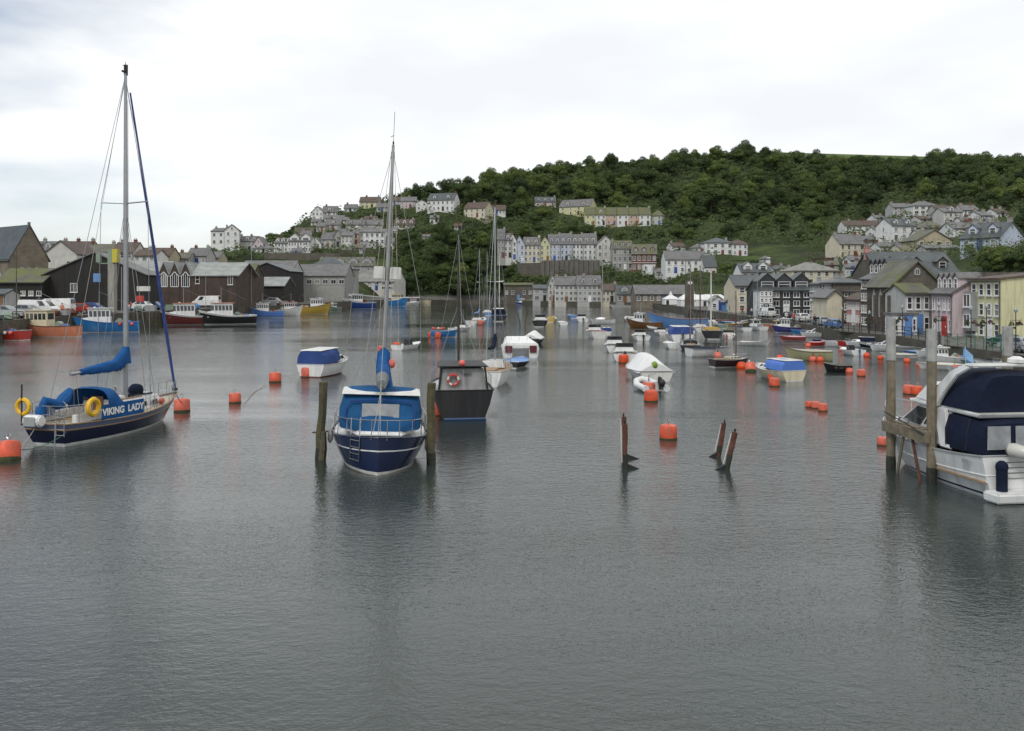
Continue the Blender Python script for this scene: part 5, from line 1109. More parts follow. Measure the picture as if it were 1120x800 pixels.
# 2 ---------------- canoe sterned navy yacht in the middle
def yacht_mid():
    H = Hull(8.4, 3.35, 1.18, .98, 1.3, draft=.55, rake=.9, full=.30, canoe=True, bowp=2.1, boot=.10, n=34)
    X0, Y0 = -4.3, 29.2; a = R(97.5); r = thing('sailing_yacht', 'navy round sterned sailing yacht with blue cockpit tent between two weedy posts', 'yacht', (X0+4.2*math.cos(a), Y0+4.2*math.sin(a), 0), a); r.rotation_euler = (R(2.6), 0, a)
    NB = paint('deep_blue_topside', (.007,.015,.052), rough=.25)
    H.build(r, [M('pale_antifoul', (.24,.21,.17), rough=.8, dirt=.5), W2, NB, W_, NB], fr=(.5,.60,.64,.95,1.0), idx=[0,0,1,2,2,3,2,2])
    H.deck(r, W_, drop=.05); H.rail(r, NB, .035, .02, 'toe_rail')
    c = cabin(r, -1.6, 2.6, 1.2, .7, .95, 1.55, fs=.5, as_=0, inset=.15, wins=3, front=0, mat=W_, name='coach_roof')
    # cockpit tent
    tent = canvas(r, [(-3.1,.55,1.22,.35,1.30),(-2.75,1.28,1.28,1.18,1.75),(-2.45,1.36,1.3,1.25,2.22),(-2.3,1.36,1.3,1.27,2.35),(-1.0,1.36,1.22,1.28,2.5)], M('teal_blue_canvas', (.012,.075,.19), rough=.85, var=.3, scale=1.6, bump=.5, bscale=3, spec=.2), 'cockpit_tent')
    m = MB(); m.hexa([(-2.55,-1.33,2.38),(-.9,-1.35,2.42),(-.9,1.35,2.42),(-2.55,1.33,2.38),(-2.5,-1.3,2.41),(-.9,-1.3,2.46),(-.9,1.3,2.46),(-2.5,1.3,2.41)]); m.build('tent_top', GREYP if False else W2, r, bevel=.03, smooth=True)
    m = MB(); m.patch(((-2.80,.62,1.66),(-2.80,-.62,1.66),(-2.60,-.62,2.08),(-2.60,.62,2.08)), 0,1,0,1,.03,.02); m.build('tent_window', CLEARV, tent)
    DB = M('dark_blue_piping', (.008,.04,.19), rough=.8)
    for pts in ([(-2.88,1.14,1.4),(-2.72,1.16,1.95),(-2.62,1.0,2.16),(-2.60,0,2.24),(-2.62,-1.0,2.16),(-2.72,-1.16,1.95),(-2.88,-1.14,1.4)],): 
        m = MB(); m.tube(pts, .028, 5); m.build('tent_seam', DB, tent)
    # cockpit edge
    m = MB(); m.hexa([(-3.3,-.75,1.12),(-1.0,-1.42,1.02),(-1.0,1.42,1.02),(-3.3,.75,1.12),(-3.25,-.7,1.24),(-1.0,-1.38,1.26),(-1.0,1.38,1.26),(-3.25,.7,1.24)]); m.build('cockpit_coaming', W_, r, bevel=.04)
    # pushpit round the stern
    m = MB(); pts = []
    for t, sd in [(.30,-1),(.2,-1),(.11,-1),(.045,-1),(.012,-1),(.012,1),(.045,1),(.11,1),(.2,1),(.30,1)]:
        z = H.sheer(t); pts.append((H.xx(t,z), sd*max(.02,H.half(t,z)-.08), z))
    for x,y,z in pts: m.tube([(x,y,z-.06),(x,y,z+.58)], .015, 5)
    m.tube([(x,y,z+.58) for x,y,z in pts], .018, 6); m.build('pushpit', STEEL, r)
    rails(r, H, .36, .78, h=.58, n=4, close=False, name='guard_wires'); rails(r, H, .85, .985, h=.6, n=3, name='pulpit')
    m = MB()
    def sp(y, z):
        t = min([i/400 for i in range(1,140)], key=lambda t: abs(H.half(t, z)-y)); return (H.xx(t, z)-.05, y, z)
    for y in (.62,.92): m.tube([(-3.6,y,1.75),sp(y,1.2),sp(y,.8),sp(y,.35)], .018, 5)
    for z in (.38,.6,.82,1.04): m.tube([sp(.62,z),sp(.92,z)], .015, 5)
    m.build('stern_ladder', STEEL, r)
    fender(r, -2.0, -1.66, .75, W2, .11, .65); fender(r, -1.0, 1.72, .75, W2, .1, .5)
    mast(r, .75, 1.5, 11.35, .085, ALU, ((.42,1.25),(.62,.01)), gear=True)
    m = MB(); m.tube([(.75,0,11.3),(.75,0,12.6)], .012, 4); m.build('aerial', RUB, r)
    for sd in (-1,1): m = MB(); m.box(.72, sd*.3, 6.55, .3, .42, .48); m.build('radar_reflector', W2, r, bevel=.03)
    m = MB(); m.tube([(.65,0,2.85),(-2.9,.02,2.72)], .065, 8); m.build('boom', ALU, r)
    m = MB(); m.tube([(-2.85,0,2.76),(-1.6,0,2.86)], [.17,.24], 10); m.build('furled_mainsail', CANG, r, smooth=True)
    boomcover(r, -1.7, .65, 2.85, 2.95, CANB, r=.25, hang=.30, up=.45)
    m = MB(); m.hexa([(-1.3,-.42,1.9),(.4,-.5,1.9),(.4,-.3,1.9),(-1.3,-.3,1.9),(-1.2,-.2,3.0),(.5,-.2,3.3),(.5,-.05,3.3),(-1.2,-.05,3.0)]); m.build('sail_bag', CANB, r, bevel=.05, smooth=True)
    m = MB(); m.ball((.5,-.3,3.2), .15, .15, .17, jit=.05); m.build('horseshoe_buoy', BUOYP, r, smooth=True)
    L = []
    for y in (-.45,-.2,.2,.5): L.append([(.3+y*.2, y*1.6, 1.3),(.75,y*.12,11.1)])
    L += [[(-4.05,.03,1.25),(.75,0,11.3)], [(-4.05,-.03,1.25),(-2.8,.02,2.7)], [(-3.9,.2,1.3),(-2.85,.0,2.7)]]
    rigging(r, L, .012, ROPE, 'running_rigging')
    stdrig(r, H, .75, 11.3, .012, spread=1.25, fs=.42, z0=1.5, back=False)
    m = MB(); m.box(.2,.0,1.62,.5,.5,.12); m.box(1.5,0,1.6,.5,.5,.1); m.v = m.v[:8]; m.f = m.f[:6]; m.m = m.m[:6]; m.build('hatch', GLASS, c)
yacht_mid()

# 3 ---------------- motor cruiser on the right
def cruiser():
    H = Hull(7.4, 3.0, 1.28, 1.12, 1.42, draft=.45, tw=.94, rake=1.5, full=.22, bowp=2.5, boot=.10, n=30)
    sx, sy = 14.62, 25.9; a = R(97.5); r = thing('motor_cruiser', 'white flybridge motor cruiser with navy canvas covers beside tall grey topped piles', 'motor boat', (sx+3.7*math.cos(a), sy+3.7*math.sin(a), 0), a)
    H.build(r, [BLK, NAVY, W_, W_, W_, W_], fr=(.06,.10,.42,.46,.86,1.0), idx=[0,0,2,1,2,2,2,2,2])
    H.rail(r, GREYP, .028, -.02); H.rail(r, W_, .02, 0, 'hull_strake', frac=.55)
    H.deck(r, W_, drop=.03, t0=.34)
    m = MB(); m.hexa([(-3.65,-1.36,.48),(-1.1,-1.42,.48),(-1.1,1.42,.48),(-3.65,1.36,.48),(-3.65,-1.36,.52),(-1.1,-1.42,.52),(-1.1,1.42,.52),(-3.65,1.36,.52)]); m.build('cockpit_floor', TEAK, r)
    m = MB(); m.hexa([(-4.25,-1.32,.02),(-3.68,-1.38,.02),(-3.68,1.38,.02),(-4.25,1.32,.02),(-4.3,-1.34,.30),(-3.68,-1.40,.32),(-3.68,1.40,.32),(-4.3,1.34,.30)]); m.build('bathing_platform', W_, r, bevel=.05, smooth=True)
    m = MB(); m.box(-3.66,.62,.85,.06,1.3,.72); m.build('transom_gate', W_, r, bevel=.02)
    for q in range(4):
        m = MB(); m.tube([(-3.72,1.0,.62+q*.15),(-3.72,-1.0,.62+q*.15)], .014, 5); m.build('transom_rail', STEEL, r)
    m = MB(); m.ball((-3.9,.95,.98), .17, .17, .19); m.tube([(-3.9,.95,.3),(-3.9,.95,.95)], .15, 10); m.build('covered_outboard', CANN, r, smooth=True)
    # cabin and saloon
    dk = 1.22
    cab = MB(); P = [(-1.95,-1.36,1.16),(2.15,-.78,1.26),(2.15,.78,1.26),(-1.95,1.36,1.16),(-1.95,-1.24,2.28),(.05,-1.04,2.28),(.05,1.04,2.28),(-1.95,1.24,2.28)]
    cab.hexa(P); c = cab.build('cabin', W_, r, bevel=.06, smooth=True, angle=50)
    g = MB(); g.patch((P[1],P[2],P[6],P[5]), .06,.49,.44,.90,.02,.02); g.build('windscreen', GLASS, c)
    g = MB(); g.patch((P[1],P[2],P[6],P[5]), .51,.94,.44,.90,.02,.02); g.build('windscreen', GLASS, c)
    for q in ((P[2],P[3],P[7],P[6]), (P[0],P[1],P[5],P[4])):
        flip = q[0] is P[0]
        m = MB(); m.patch(q, *( (.56,.93) if flip else (.07,.44) ), .38,.92,.02,.02); m.build('side_window', GLASS, c)
        for k in range(3):
            u = (.48-.05*k) if flip else (.50+.05*k); m = MB(); m.patch(q, u, u+.022, .45,.88,.02,.02); m.build('louvre', BLK, c)
    # sloping side wings below the flybridge
    for sd in (1,-1):
        m = MB(); m.hexa([(-2.25,sd*1.42,1.2),(-1.7,sd*1.42,1.2),(-1.7,sd*1.32,1.2),(-2.25,sd*1.32,1.2),(-1.8,sd*1.32,2.35),(-1.1,sd*1.26,2.35),(-1.1,sd*1.14,2.35),(-1.8,sd*1.2,2.35)]); m.build('side_wing', W_, r, bevel=.03)
    # flybridge
    m = MB(); m.hexa([(-3.4,-1.3,2.28),(.35,-1.12,2.28),(.35,1.12,2.28),(-3.4,1.3,2.28),(-3.5,-1.34,2.42),(.55,-1.1,2.40),(.55,1.1,2.40),(-3.5,1.34,2.42)]); m.build('flybridge_deck', W_, r, bevel=.04, smooth=True)
    m = MB(); m.hexa([(-1.2,-1.2,2.4),(.45,-.95,2.4),(.45,.95,2.4),(-1.2,1.2,2.4),(-1.25,-1.18,2.78),(-.25,-.85,3.02),(-.25,.85,3.02),(-1.25,1.18,2.78)]); m.build('flybridge_cowl', W_, r, bevel=.05, smooth=True, angle=50)
    canvas(r, [(-.4,.9,2.84,.5,2.92),(-.95,1.15,2.6,.72,3.28),(-1.7,1.25,2.44,.82,3.52),(-2.6,1.28,2.44,.86,3.56),(-3.3,1.25,2.44,.86,3.44)], CANN, 'flybridge_cover')
    # radar arch
    for sd in (1,-1):
        m = MB()
        A = [(-1.15,sd*1.36,2.38),(-1.6,sd*1.34,2.9),(-2.15,sd*1.3,3.42),(-2.75,sd*1.2,3.72)]
        for i, (x,y,z) in enumerate(A): w_ = .26-.03*i; m.v += [(x-w_,y,z-.02),(x+w_*.9,y,z+.06),(x+w_*.9,y-sd*.14,z+.06),(x-w_,y-sd*.14,z-.02)]
        for i in range(3):
            for j in range(4): m.f.append((i*4+j,(i+1)*4+j,(i+1)*4+(j+1)%4,i*4+(j+1)%4)); m.m.append(0)
        m.f += [(0,1,2,3),(15,14,13,12)]; m.m += [0,0]; m.build('radar_arch_leg', W_, r, bevel=.03, smooth=True)
    m = MB(); m.box(-2.8,0,3.74,.42,2.45,.10); m.build('radar_arch_top', W_, r, bevel=.04, smooth=True)
    m = MB(); m.lathe([(.1,0),(.24,.02),(.24,.12),(.1,.2)], (-2.8,-.3,3.79), 14); m.build('radar_dome', W_, r, smooth=True)
    m = MB(); m.tube([(-2.3,.95,3.5),(-2.25,.95,4.25)], .012, 4); m.hexa([(-2.15,.95,3.95),(-2.25,.95,3.9),(-2.45,.8,3.75),(-2.3,.82,3.7),(-2.2,.97,4.2),(-2.28,.97,4.2),(-2.42,.82,4.0),(-2.32,.84,4.0)]); m.build('pennant', paint('light_blue_flag', (.25,.45,.70)), r)
    # aft cockpit canopy with clear panels in its aft face
    ac = canvas(r, [(-1.95,1.40,1.24,1.28,2.26),(-2.7,1.42,1.26,1.30,2.26),(-3.35,1.40,1.28,1.28,2.22),(-3.62,1.38,1.28,1.26,2.12)], CANN, 'aft_canopy')
    for y0, y1 in ((1.22,.50),(.34,-.38),(-.54,-1.2)):
        m = MB(); m.patch(((-3.63,y0,1.42),(-3.63,y1,1.42),(-3.60,y1*.97,2.08),(-3.60,y0*.97,2.08)), 0,1,0,1,.03,.012); m.build('clear_panel', CLEARV, ac)
    for sd in (1,-1):
        m = MB(); m.tube([(-2.0,sd*1.41,1.3),(-2.02,sd*1.40,1.8),(-2.04,sd*1.30,2.24)], .018, 5); m.build('seam', BLK, ac)
        m = MB(); m.tube([(-3.0,sd*1.43,1.3),(-3.02,sd*1.41,1.8),(-3.04,sd*1.31,2.22)], .018, 5); m.build('seam', BLK, ac)
    rails(r, H, .5, .985, h=.62, n=6, r=.017, name='bow_rail', wires=1)
    m = MB(); m.tube([(3.55,0,1.42),(3.9,0,1.40)], .07, 6); m.build('anchor_roller', STEEL, r)
    m = MB(); m.box(2.4,0,1.42,.45,.45,.05); m.build('fore_hatch', GLASS, r)
    for sd in (1,-1):
        m = MB(); m.patch(((-3.2,sd*1.47,.95),(-2.9,sd*1.47,.95),(-2.9,sd*1.47,1.07),(-3.2,sd*1.47,1.07)) if sd < 0 else ((-2.9,sd*1.47,.95),(-3.2,sd*1.47,.95),(-3.2,sd*1.47,1.07),(-2.9,sd*1.47,1.07)), 0,1,0,1,.03,.02); m.build('vent_grille', GREYP, r)
    # inflatable dinghy in davits behind the canopy: a thing of its own
    b = thing('inflatable_dinghy', 'pale grey inflatable dinghy hanging behind the white flybridge cruiser', 'dinghy', (sx+.55, sy-.15, 1.35), a+R(90))
    m = MB(); m.tube([(-1.1,-.42,0),(.6,-.42,.02),(1.05,-.2,.08),(1.15,0,.1),(1.05,.2,.08),(.6,.42,.02),(-1.1,.42,0)], .19, 10); m.build('tube', paint('hypalon', (.50,.49,.44), rough=.6), b, smooth=True)
    m = MB(); m.box(-.2,0,-.05,1.9,.6,.06); m.build('floor', GREYP, b); m = MB(); m.box(-1.15,0,.1,.06,.7,.35); m.build('transom', GREYP, b)
    m = MB(); m.tube([(-1.1,-.60,.0),(.6,-.60,.02),(1.15,-.33,.08)], .03, 5); m.build('rubbing_strip', BLK, b)
cruiser()
# ---------------------------------------------------------------- the rest of the moored boats
GB = 'boats on the middle moorings'; GF = 'fishing boats along the left quay'; GR = 'boats moored off the right quay'
def thwarts(r, H, z=.35, n=2, mat=None):
    for i in range(n):
        t = .22+.5*i/n; w_ = H.half(t, z+.1); m = MB(); m.box(H.xx(t,z), 0, z, .22, 2*w_-.06, .035); m.build('thwart', mat or TEAK, r)
def floor(r, H, z=.12, mat=None, t1=.88):
    m = MB(); n = 12
    for i in range(n+1):
        t = t1*i/n; h = max(.01, H.half(t, z)-.04)
        for q in (-1,1): m.v.append((H.xx(t,z)+.02, q*h, z))
    for i in range(n): m.f.append((i*2,(i+1)*2,(i+1)*2+1,i*2+1)); m.m.append(0)
    m.build('floor', mat or GREYP, r, norm=False)
def boat(label, px, py, deg, L, B, hm, kind='cuddy', name='motor_boat', cat='motor boat', group=None, fs=None, fb=None, top=None, bot=DRED, deckm=None, band=None, canm=None, eng=True, mastk=None, boot=W2, wh=W_, roof=None, tw=.85, trim=None, extras=(), Y=None, canoe=False):
    L *= 1.1; B *= 1.12; s = L/6.0*1.12; fs = (fs*1.12 if fs else None) or .55*s; fb = (fb*1.12 if fb else None) or max(.95*s, fs*1.2); H = Hull(L, B, fs, fs*.95, fb, draft=.3*s, tw=tw, rake=.6*s, full=.26, bowp=2.2, boot=.07, n=16, canoe=canoe)
    r = place(name, label, cat, px, py, deg, group, Y)
    band = band or hm
    H.build(r, [bot, boot, hm, band], fr=(.5,.84,1.0), idx=[0,0,1,2,2,3])
    H.rail(r, trim or GREYP, .025*s, 0)
    dk = deckm or W2; zb = fs
    if kind in ('cuddy','canopy'):
        H.deck(r, dk, drop=.03, t0=.42); floor(r, H, .15, dk, .5)
        c = cabin(r, -.02*L, .30*L, B*.36, B*.26, zb, zb+.42*s, fs=.5*s, as_=0, inset=.1, wins=2, front=2, mat=wh, name='cabin')
        if kind == 'cuddy':
            m = MB(); m.hexa([(-.02*L,-B*.34,zb+.42*s),(.06*L,-B*.30,zb+.42*s),(.06*L,B*.30,zb+.42*s),(-.02*L,B*.34,zb+.42*s),(-.06*L,-B*.32,zb+.8*s),(-.05*L,-B*.27,zb+.82*s),(-.05*L,B*.27,zb+.82*s),(-.06*L,B*.32,zb+.8*s)]); m.build('windscreen', GLASS, r)
            m = MB(); m.box(-.2*L,0,.15+.25*s,.35*s,B*.5,.5*s); m.build('seat', W2, r, bevel=.03)
        else:
            canvas(r, [(-L*.49,B*.43,zb+.02,B*.33,zb+.84*s),(-L*.2,B*.44,zb+.02,B*.35,zb+.90*s),(0,B*.38,zb+.1,B*.31,zb+.88*s)], canm or CANB2, 'canopy')
            m = MB(); m.hexa([(-L*.50,-B*.345,zb+.87*s),(.02*L,-B*.325,zb+.92*s),(.02*L,B*.325,zb+.92*s),(-L*.50,B*.345,zb+.87*s),(-L*.49,-B*.33,zb+.92*s),(.01*L,-B*.31,zb+.97*s),(.01*L,B*.31,zb+.97*s),(-L*.49,B*.33,zb+.92*s)]); m.build('hard_top', wh, r, bevel=.03)
        rails(r, H, .6, .97, h=.4*s, n=3, r=.012, name='bow_rail')
    elif kind == 'wheelhouse':
        H.deck(r, dk, drop=.28*s, inset=.05)
        c = cabin(r, (-.08 if group == GF else .02)*L, .24*L, B*.33, B*.30, fs*.7, zb+1.15*s, fs=-.12*s, as_=.05, inset=.08, wins=5 if group == GF else 3, front=3, back=1, mat=wh, name='wheelhouse', v=(.52,.86), over=0)
        m = MB(); m.box((.08 if group == GF else .13)*L,0,zb+1.19*s,(.38 if group == GF else .28)*L,B*.70,.08); m.build('wheelhouse_roof', roof or wh, c, bevel=.02)
        m = MB(); m.hexa([(.24*L,-B*.28,fs*.8),(.36*L,-B*.16,fs*.8),(.36*L,B*.16,fs*.8),(.24*L,B*.28,fs*.8),(.24*L,-B*.25,zb+.4*s),(.34*L,-B*.14,zb+.35*s),(.34*L,B*.14,zb+.35*s),(.24*L,B*.25,zb+.4*s)]); m.build('fore_cabin', wh, r, bevel=.02)
        m = MB(); z0 = zb+1.2*s; m.tube([(.1*L,0,z0),(.1*L,0,z0+1.5*s)], .035, 5); m.tube([(.1*L,-.35,z0+.9*s),(.1*L,.35,z0+.9*s)], .02, 4); m.tube([(.1*L,0,z0+1.4*s),(-.35*L,0,z0+.3*s)], .015, 4); m.build('mast', GREYP, r)
        m = MB(); m.lathe([(.05,0),(.16,.02),(.16,.1),(.05,.14)], (.17*L,0,z0+.05), 8); m.build('radar', W_, r)
        if 'gantry' in extras:
            m = MB(); 
            for sd in (-1,1): m.tube([(-.4*L,sd*B*.33,fs),(-.38*L,sd*B*.3,fs+1.5*s)], .04, 5)
            m.tube([(-.38*L,-B*.3,fs+1.5*s),(-.38*L,B*.3,fs+1.5*s)], .04, 5); m.build('gantry', RUST, r)
        m = MB(); m.tube([(-.2*L,-B*.15,fs+.15),(-.2*L,B*.15,fs+.15)], .22*s, 9); m.build('net_drum', RUST if 'gantry' in extras else DGRN, r)
        for i in range(3): m = MB(); m.box(-.33*L+.12*i*L*.6, B*(.18-.16*i), fs*.9+.12, .5*s, .36*s, .24*s); m.build('fish_box', [SKYB, ORG, W2][i], r)
    elif kind == 'tent':
        m = MB(); k = 7; secs = [(-.5,.44,.62),(-.25,.46,1.0),(0,.46,1.05),(.25,.38,.95),(.44,.14,.8)]
        for t, w_, h in secs:
            for q in (-1,-.62,-.3,0,.3,.62,1): m.v.append((t*L, q*w_*B*1.06, fs*.85+(h*s)*(1-abs(q)**1.15)*(1 if abs(q) < 1 else 0)+random.uniform(-.02,.02)))
        for i in range(4):
            for j in range(6): a = i*7+j; m.f.append((a,a+7,a+8,a+1)); m.m.append(0)
        m.f += [tuple(range(7))]; m.m += [0]; m.build('boat_cover', canm or CANW, r, smooth=True, angle=70)
        H.deck(r, dk, drop=.1)
    elif kind == 'cover':
        m = MB(); 
        for i in range(13):
            t = i/12; z = H.sheer(t); h = H.half(t, z)+.03
            for q in (-1,-.55,0,.55,1): m.v.append((H.xx(t,z), q*h, z-.04*abs(q)**4+(.22*s*(1-q*q))*math.sin(math.pi*min(1,t*1.1+.05))+random.uniform(-.012,.012)))
        for i in range(12):
            for j in range(4): a = i*5+j; m.f.append((a,a+5,a+6,a+1)); m.m.append(0)
        m.build('boat_cover', canm or CANG, r, smooth=True)
    elif kind == 'open':
        floor(r, H, .12, dk); thwarts(r, H, fs*.6, 3)
    elif kind == 'console':
        floor(r, H, .15, dk); m = MB(); m.hexa([(-.12*L,-B*.2,.15),(.1*L,-B*.2,.15),(.1*L,B*.2,.15),(-.12*L,B*.2,.15),(-.08*L,-B*.18,fs+.62*s),(.02*L,-B*.16,fs+.7*s),(.02*L,B*.16,fs+.7*s),(-.08*L,B*.18,fs+.62*s)]); m.build('console', BLK, r, bevel=.03); thwarts(r, H, fs*.55, 1)
        m = MB(); m.tube([(-.1*L,-B*.2,fs),(-.1*L,-B*.2,fs+1.0*s),(-.1*L,B*.2,fs+1.0*s),(-.1*L,B*.2,fs)], .02, 5); m.build('handrail', STEEL, r)
    elif kind == 'yacht':
        H.deck(r, dk, drop=.04)
        cabin(r, -.1*L, .28*L, B*.34, B*.2, zb, zb+.34*s, fs=.4*s, as_=0, inset=.1, wins=3, front=0, mat=wh, name='coach_roof')
        m = MB(); m.box(-.27*L,0,zb+.02,.30*L,B*.42,.06); m.build('cockpit', TEAK, r)
        rails(r, H, .05, .97, h=.5*s, n=6, r=.011, name='guard_rail')
    if mastk:
        x, top_, rr, mm, cov = mastk; mo = mast(r, x*L, zb+.2, top_, rr, mm, ((.52,.6),) if top_ > 5 else (), gear=top_ > 7)
        if cov:
            m = MB(); m.tube([(x*L-.05,0,zb+1.0*s),(x*L-.36*L,0,zb+.95*s)], .04, 5); m.build('boom', mm, r); boomcover(r, x*L-.36*L, x*L, zb+1.05*s, zb+1.1*s, cov, r=.10*s, hang=.15*s, up=.5*s)
        stdrig(r, H, x*L, top_, .010, spread=.6 if top_ > 5 else .05, fs=.52, z0=zb)
    if eng and kind not in ('yacht','wheelhouse'): outboard(r, -.5*L, 0, fs*.75, .9*s, eng if not isinstance(eng, bool) else None)
    if 'buoys' in extras:
        for i in range(5): m = MB(); m.ball((-.42*L+.1*i*L, (-1)**i*B*.25, fs+.28), .24*s); m.build('fender', [BUOYP, BUOYO, W2][i%3], r, smooth=True)
    if 'fenders' in extras:
        for i in range(3): m = MB(); m.ball((-.40*L+.09*i*L, -B*.5, fs*.8), .22); m.build('fender', [BUOYP, W2, BUOYO][i], r, smooth=True)
        for i in range(3): m = MB(); m.ball((-.40*L+.09*i*L, B*.5, fs*.8), .22); m.build('fender', [BUOYP, W2, BUOYO][i], r, smooth=True)
    return r, H
GB = 'boats on the middle moorings'; GF = 'fishing boats along the left quay'; GR = 'boats moored off the right quay'
# left quay fishing boats
boat('red fishing boat with white buoys at the left edge of the harbour', -6, 372, 172, 7.0, 2.6, RED, 'wheelhouse', 'fishing_boat', 'fishing boat', GF, fs=1.0, fb=1.6, extras=('gantry','fenders'), wh=DGRN)
boat('salmon orange wooden fishing boat with black rail and low cream wheelhouse', 50, 368.6, 178, 7.6, 2.7, ORG, 'wheelhouse', 'fishing_boat', 'fishing boat', GF, fs=1.25, fb=2.0, trim=BLK, wh=CREAM, bot=DRED, boot=W2, band=ORG, tw=.55)
boat('bright blue fishing boat with white row of cabin windows and pink fenders', 116, 363.5, 198, 7.6, 2.7, BLUE, 'wheelhouse', 'fishing_boat', 'fishing boat', GF, fs=1.25, fb=1.9, trim=DKBLUE, extras=('fenders',), boot=W2, bot=RUST)
boat('red and white fishing boat with orange wheelhouse roof beside the timber piles', 207, 355, 212, 8.2, 2.9, DRED, 'wheelhouse', 'fishing_boat', 'fishing boat', GF, fs=1.3, fb=2.0, roof=ORG, band=W_, boot=GREYP, trim=W_)
boat('black and white fishing boat with orange wheelhouse roof right of the red one', 248, 354.5, 214, 8.4, 3.0, BLK, 'wheelhouse', 'fishing_boat', 'fishing boat', GF, fs=1.3, fb=2.1, roof=ORG, band=W_, boot=W2, trim=W_)
boat('cornflower blue fishing boat with cluttered deck and white wheelhouse', 291, 347.5, 190, 6.4, 2.4, paint('cornflower_paint', (.10,.22,.55), dirt=.2), 'wheelhouse', 'fishing_boat', 'fishing boat', GF, fs=1.2, fb=2.0, extras=('gantry',))
boat('white fishing boat with red waterline and square white wheelhouse', 315, 345.5, 352, 6.2, 2.4, W_, 'wheelhouse', 'fishing_boat', 'fishing boat', GF, fs=1.3, fb=2.1, roof=RED)
boat('mustard yellow fishing boat with black rubbing band', 343, 343.8, 8, 7.4, 2.7, YEL, 'wheelhouse', 'fishing_boat', 'fishing boat', GF, fs=1.6, fb=2.5, trim=BLK, extras=('gantry',))
boat('small grey green workboat right of the mustard yellow fishing boat', 365, 341, 250, 4.6, 2.0, DGRN, 'wheelhouse', 'fishing_boat', 'fishing boat', GF, fs=.9, fb=1.4, extras=('gantry',))
boat('dark blue trawler with white rail and masts beside the market building', 392, 338, 215, 9.0, 3.2, DKBLUE, 'wheelhouse', 'fishing_boat', 'fishing boat', GF, fs=1.8, fb=2.8, band=W_, extras=('gantry',), trim=BLK)
boat('mid blue trawler lying in front of the buff roofed boathouse', 432, 335.2, 345, 8.5, 3.0, BLUE, 'wheelhouse', 'fishing_boat', 'fishing boat', GF, fs=1.8, fb=2.8, extras=('gantry',), wh=CREAM)
boat('white launch with red gear at the outer end of the left quay', 450, 334.5, 20, 5.6, 2.2, W2, 'wheelhouse', 'fishing_boat', 'fishing boat', GF, fs=.9, fb=1.4, roof=RED)
boat('cream hulled boat beached against the dark rocks', 461, 333.2, 160, 6.0, 2.3, CREAM, 'cover', 'rowing_boat', 'rowing boat', GF, fs=1.4, fb=2.0, eng=False)
# middle moorings
boat('white cabin boat with faded blue canopy left of the navy yacht', 359, 409, 76, 5.0, 2.1, W_, 'canopy', group=GB, fs=.78, fb=1.0, canm=CANB2, eng=False, bot=DRED, boot=DRED, trim=GREYP)
boat('small white dinghy with black console and outboard behind the navy yacht', 447, 382, 62, 3.6, 1.6, W_, 'console', 'dinghy', 'dinghy', GB, fs=.45, fb=.6, eng=False, bot=W2)
# black and grey ketch
r, H = boat('black and grey wooden ketch seen from astern with red and white lifebuoy', 502, 449, 97, 6.3, 2.6, BLK, 'yacht', 'sailing_yacht', 'yacht', GB, fs=1.22, fb=1.35, tw=.92, band=BLK, boot=BLK, bot=BLK, wh=paint('pale_grey_cabin', (.42,.42,.42), dirt=.3), deckm=GREYP, mastk=(.05, 8.7, .065, M('dark_mast_wood', (.045,.030,.022), rough=.6, var=.3), None), trim=BLK)
cabin(r, -2.95, -.6, 1.1, 1.0, 1.3, 2.3, fs=.3, as_=.12, inset=.16, wins=2, front=0, back=0, mat=M('deckhouse_grey', (.25,.25,.245), rough=.6, var=.25, scale=2, dirt=.5), name='deck_house')
for sd in (-1,1): m = MB(); m.tube([(-3.0,sd*1.12,1.3),(-2.9,sd*1.0,2.36)], .05, 5); m.build('corner_post', BLK, r)
m = MB(); m.hexa([(-3.05,-1.2,2.37),(-.7,-1.12,2.41),(-.7,1.12,2.41),(-3.05,1.2,2.37),(-3.05,-1.1,2.43),(-.7,-1.0,2.5),(-.7,1.0,2.5),(-3.05,1.1,2.43)]); m.build('deck_house_roof', BLK, r, bevel=.02)
lifebuoy(r, (-3.0,.45,1.8), .24, .06, 'x', (paint('lifebuoy_red', (.45,.05,.04)), W2)); m = MB(); m.patch(((-2.92,.1,2.05),(-2.92,-.35,2.05),(-2.88,-.35,2.2),(-2.88,.1,2.2)),0,1,0,1,.06,.02); m.build('window', GLASS, r)
m = MB(); m.ball((-2.95,.05,2.55), .15); m.build('fender', BUOYP, r, smooth=True)
m = MB(); m.tube([(-3.5,-1.0,.05),(-3.5,.9,.05)], .08, 6); m.build('waterline_fender', paint('dull_blue_fender', (.02,.05,.12)), r)
boat('white sailing yacht with rusty deck gear and furled dark blue sail beyond the ketch', 540, 418, 82, 6.0, 2.1, W_, 'yacht', 'sailing_yacht', 'yacht', GB, fs=.85, fb=1.05, deckm=TEAK, mastk=(.08, 11.2, .06, ALU, CANN), bot=BLK)
boat('inflatable like round boat under a tight bright blue cover', 564, 401, 72, 3.4, 1.9, BLK, 'cover', 'dinghy', 'dinghy', GB, fs=.45, fb=.6, canm=paint('bright_blue_cover', (.07,.20,.48), rough=.6), eng=False, tw=.8)
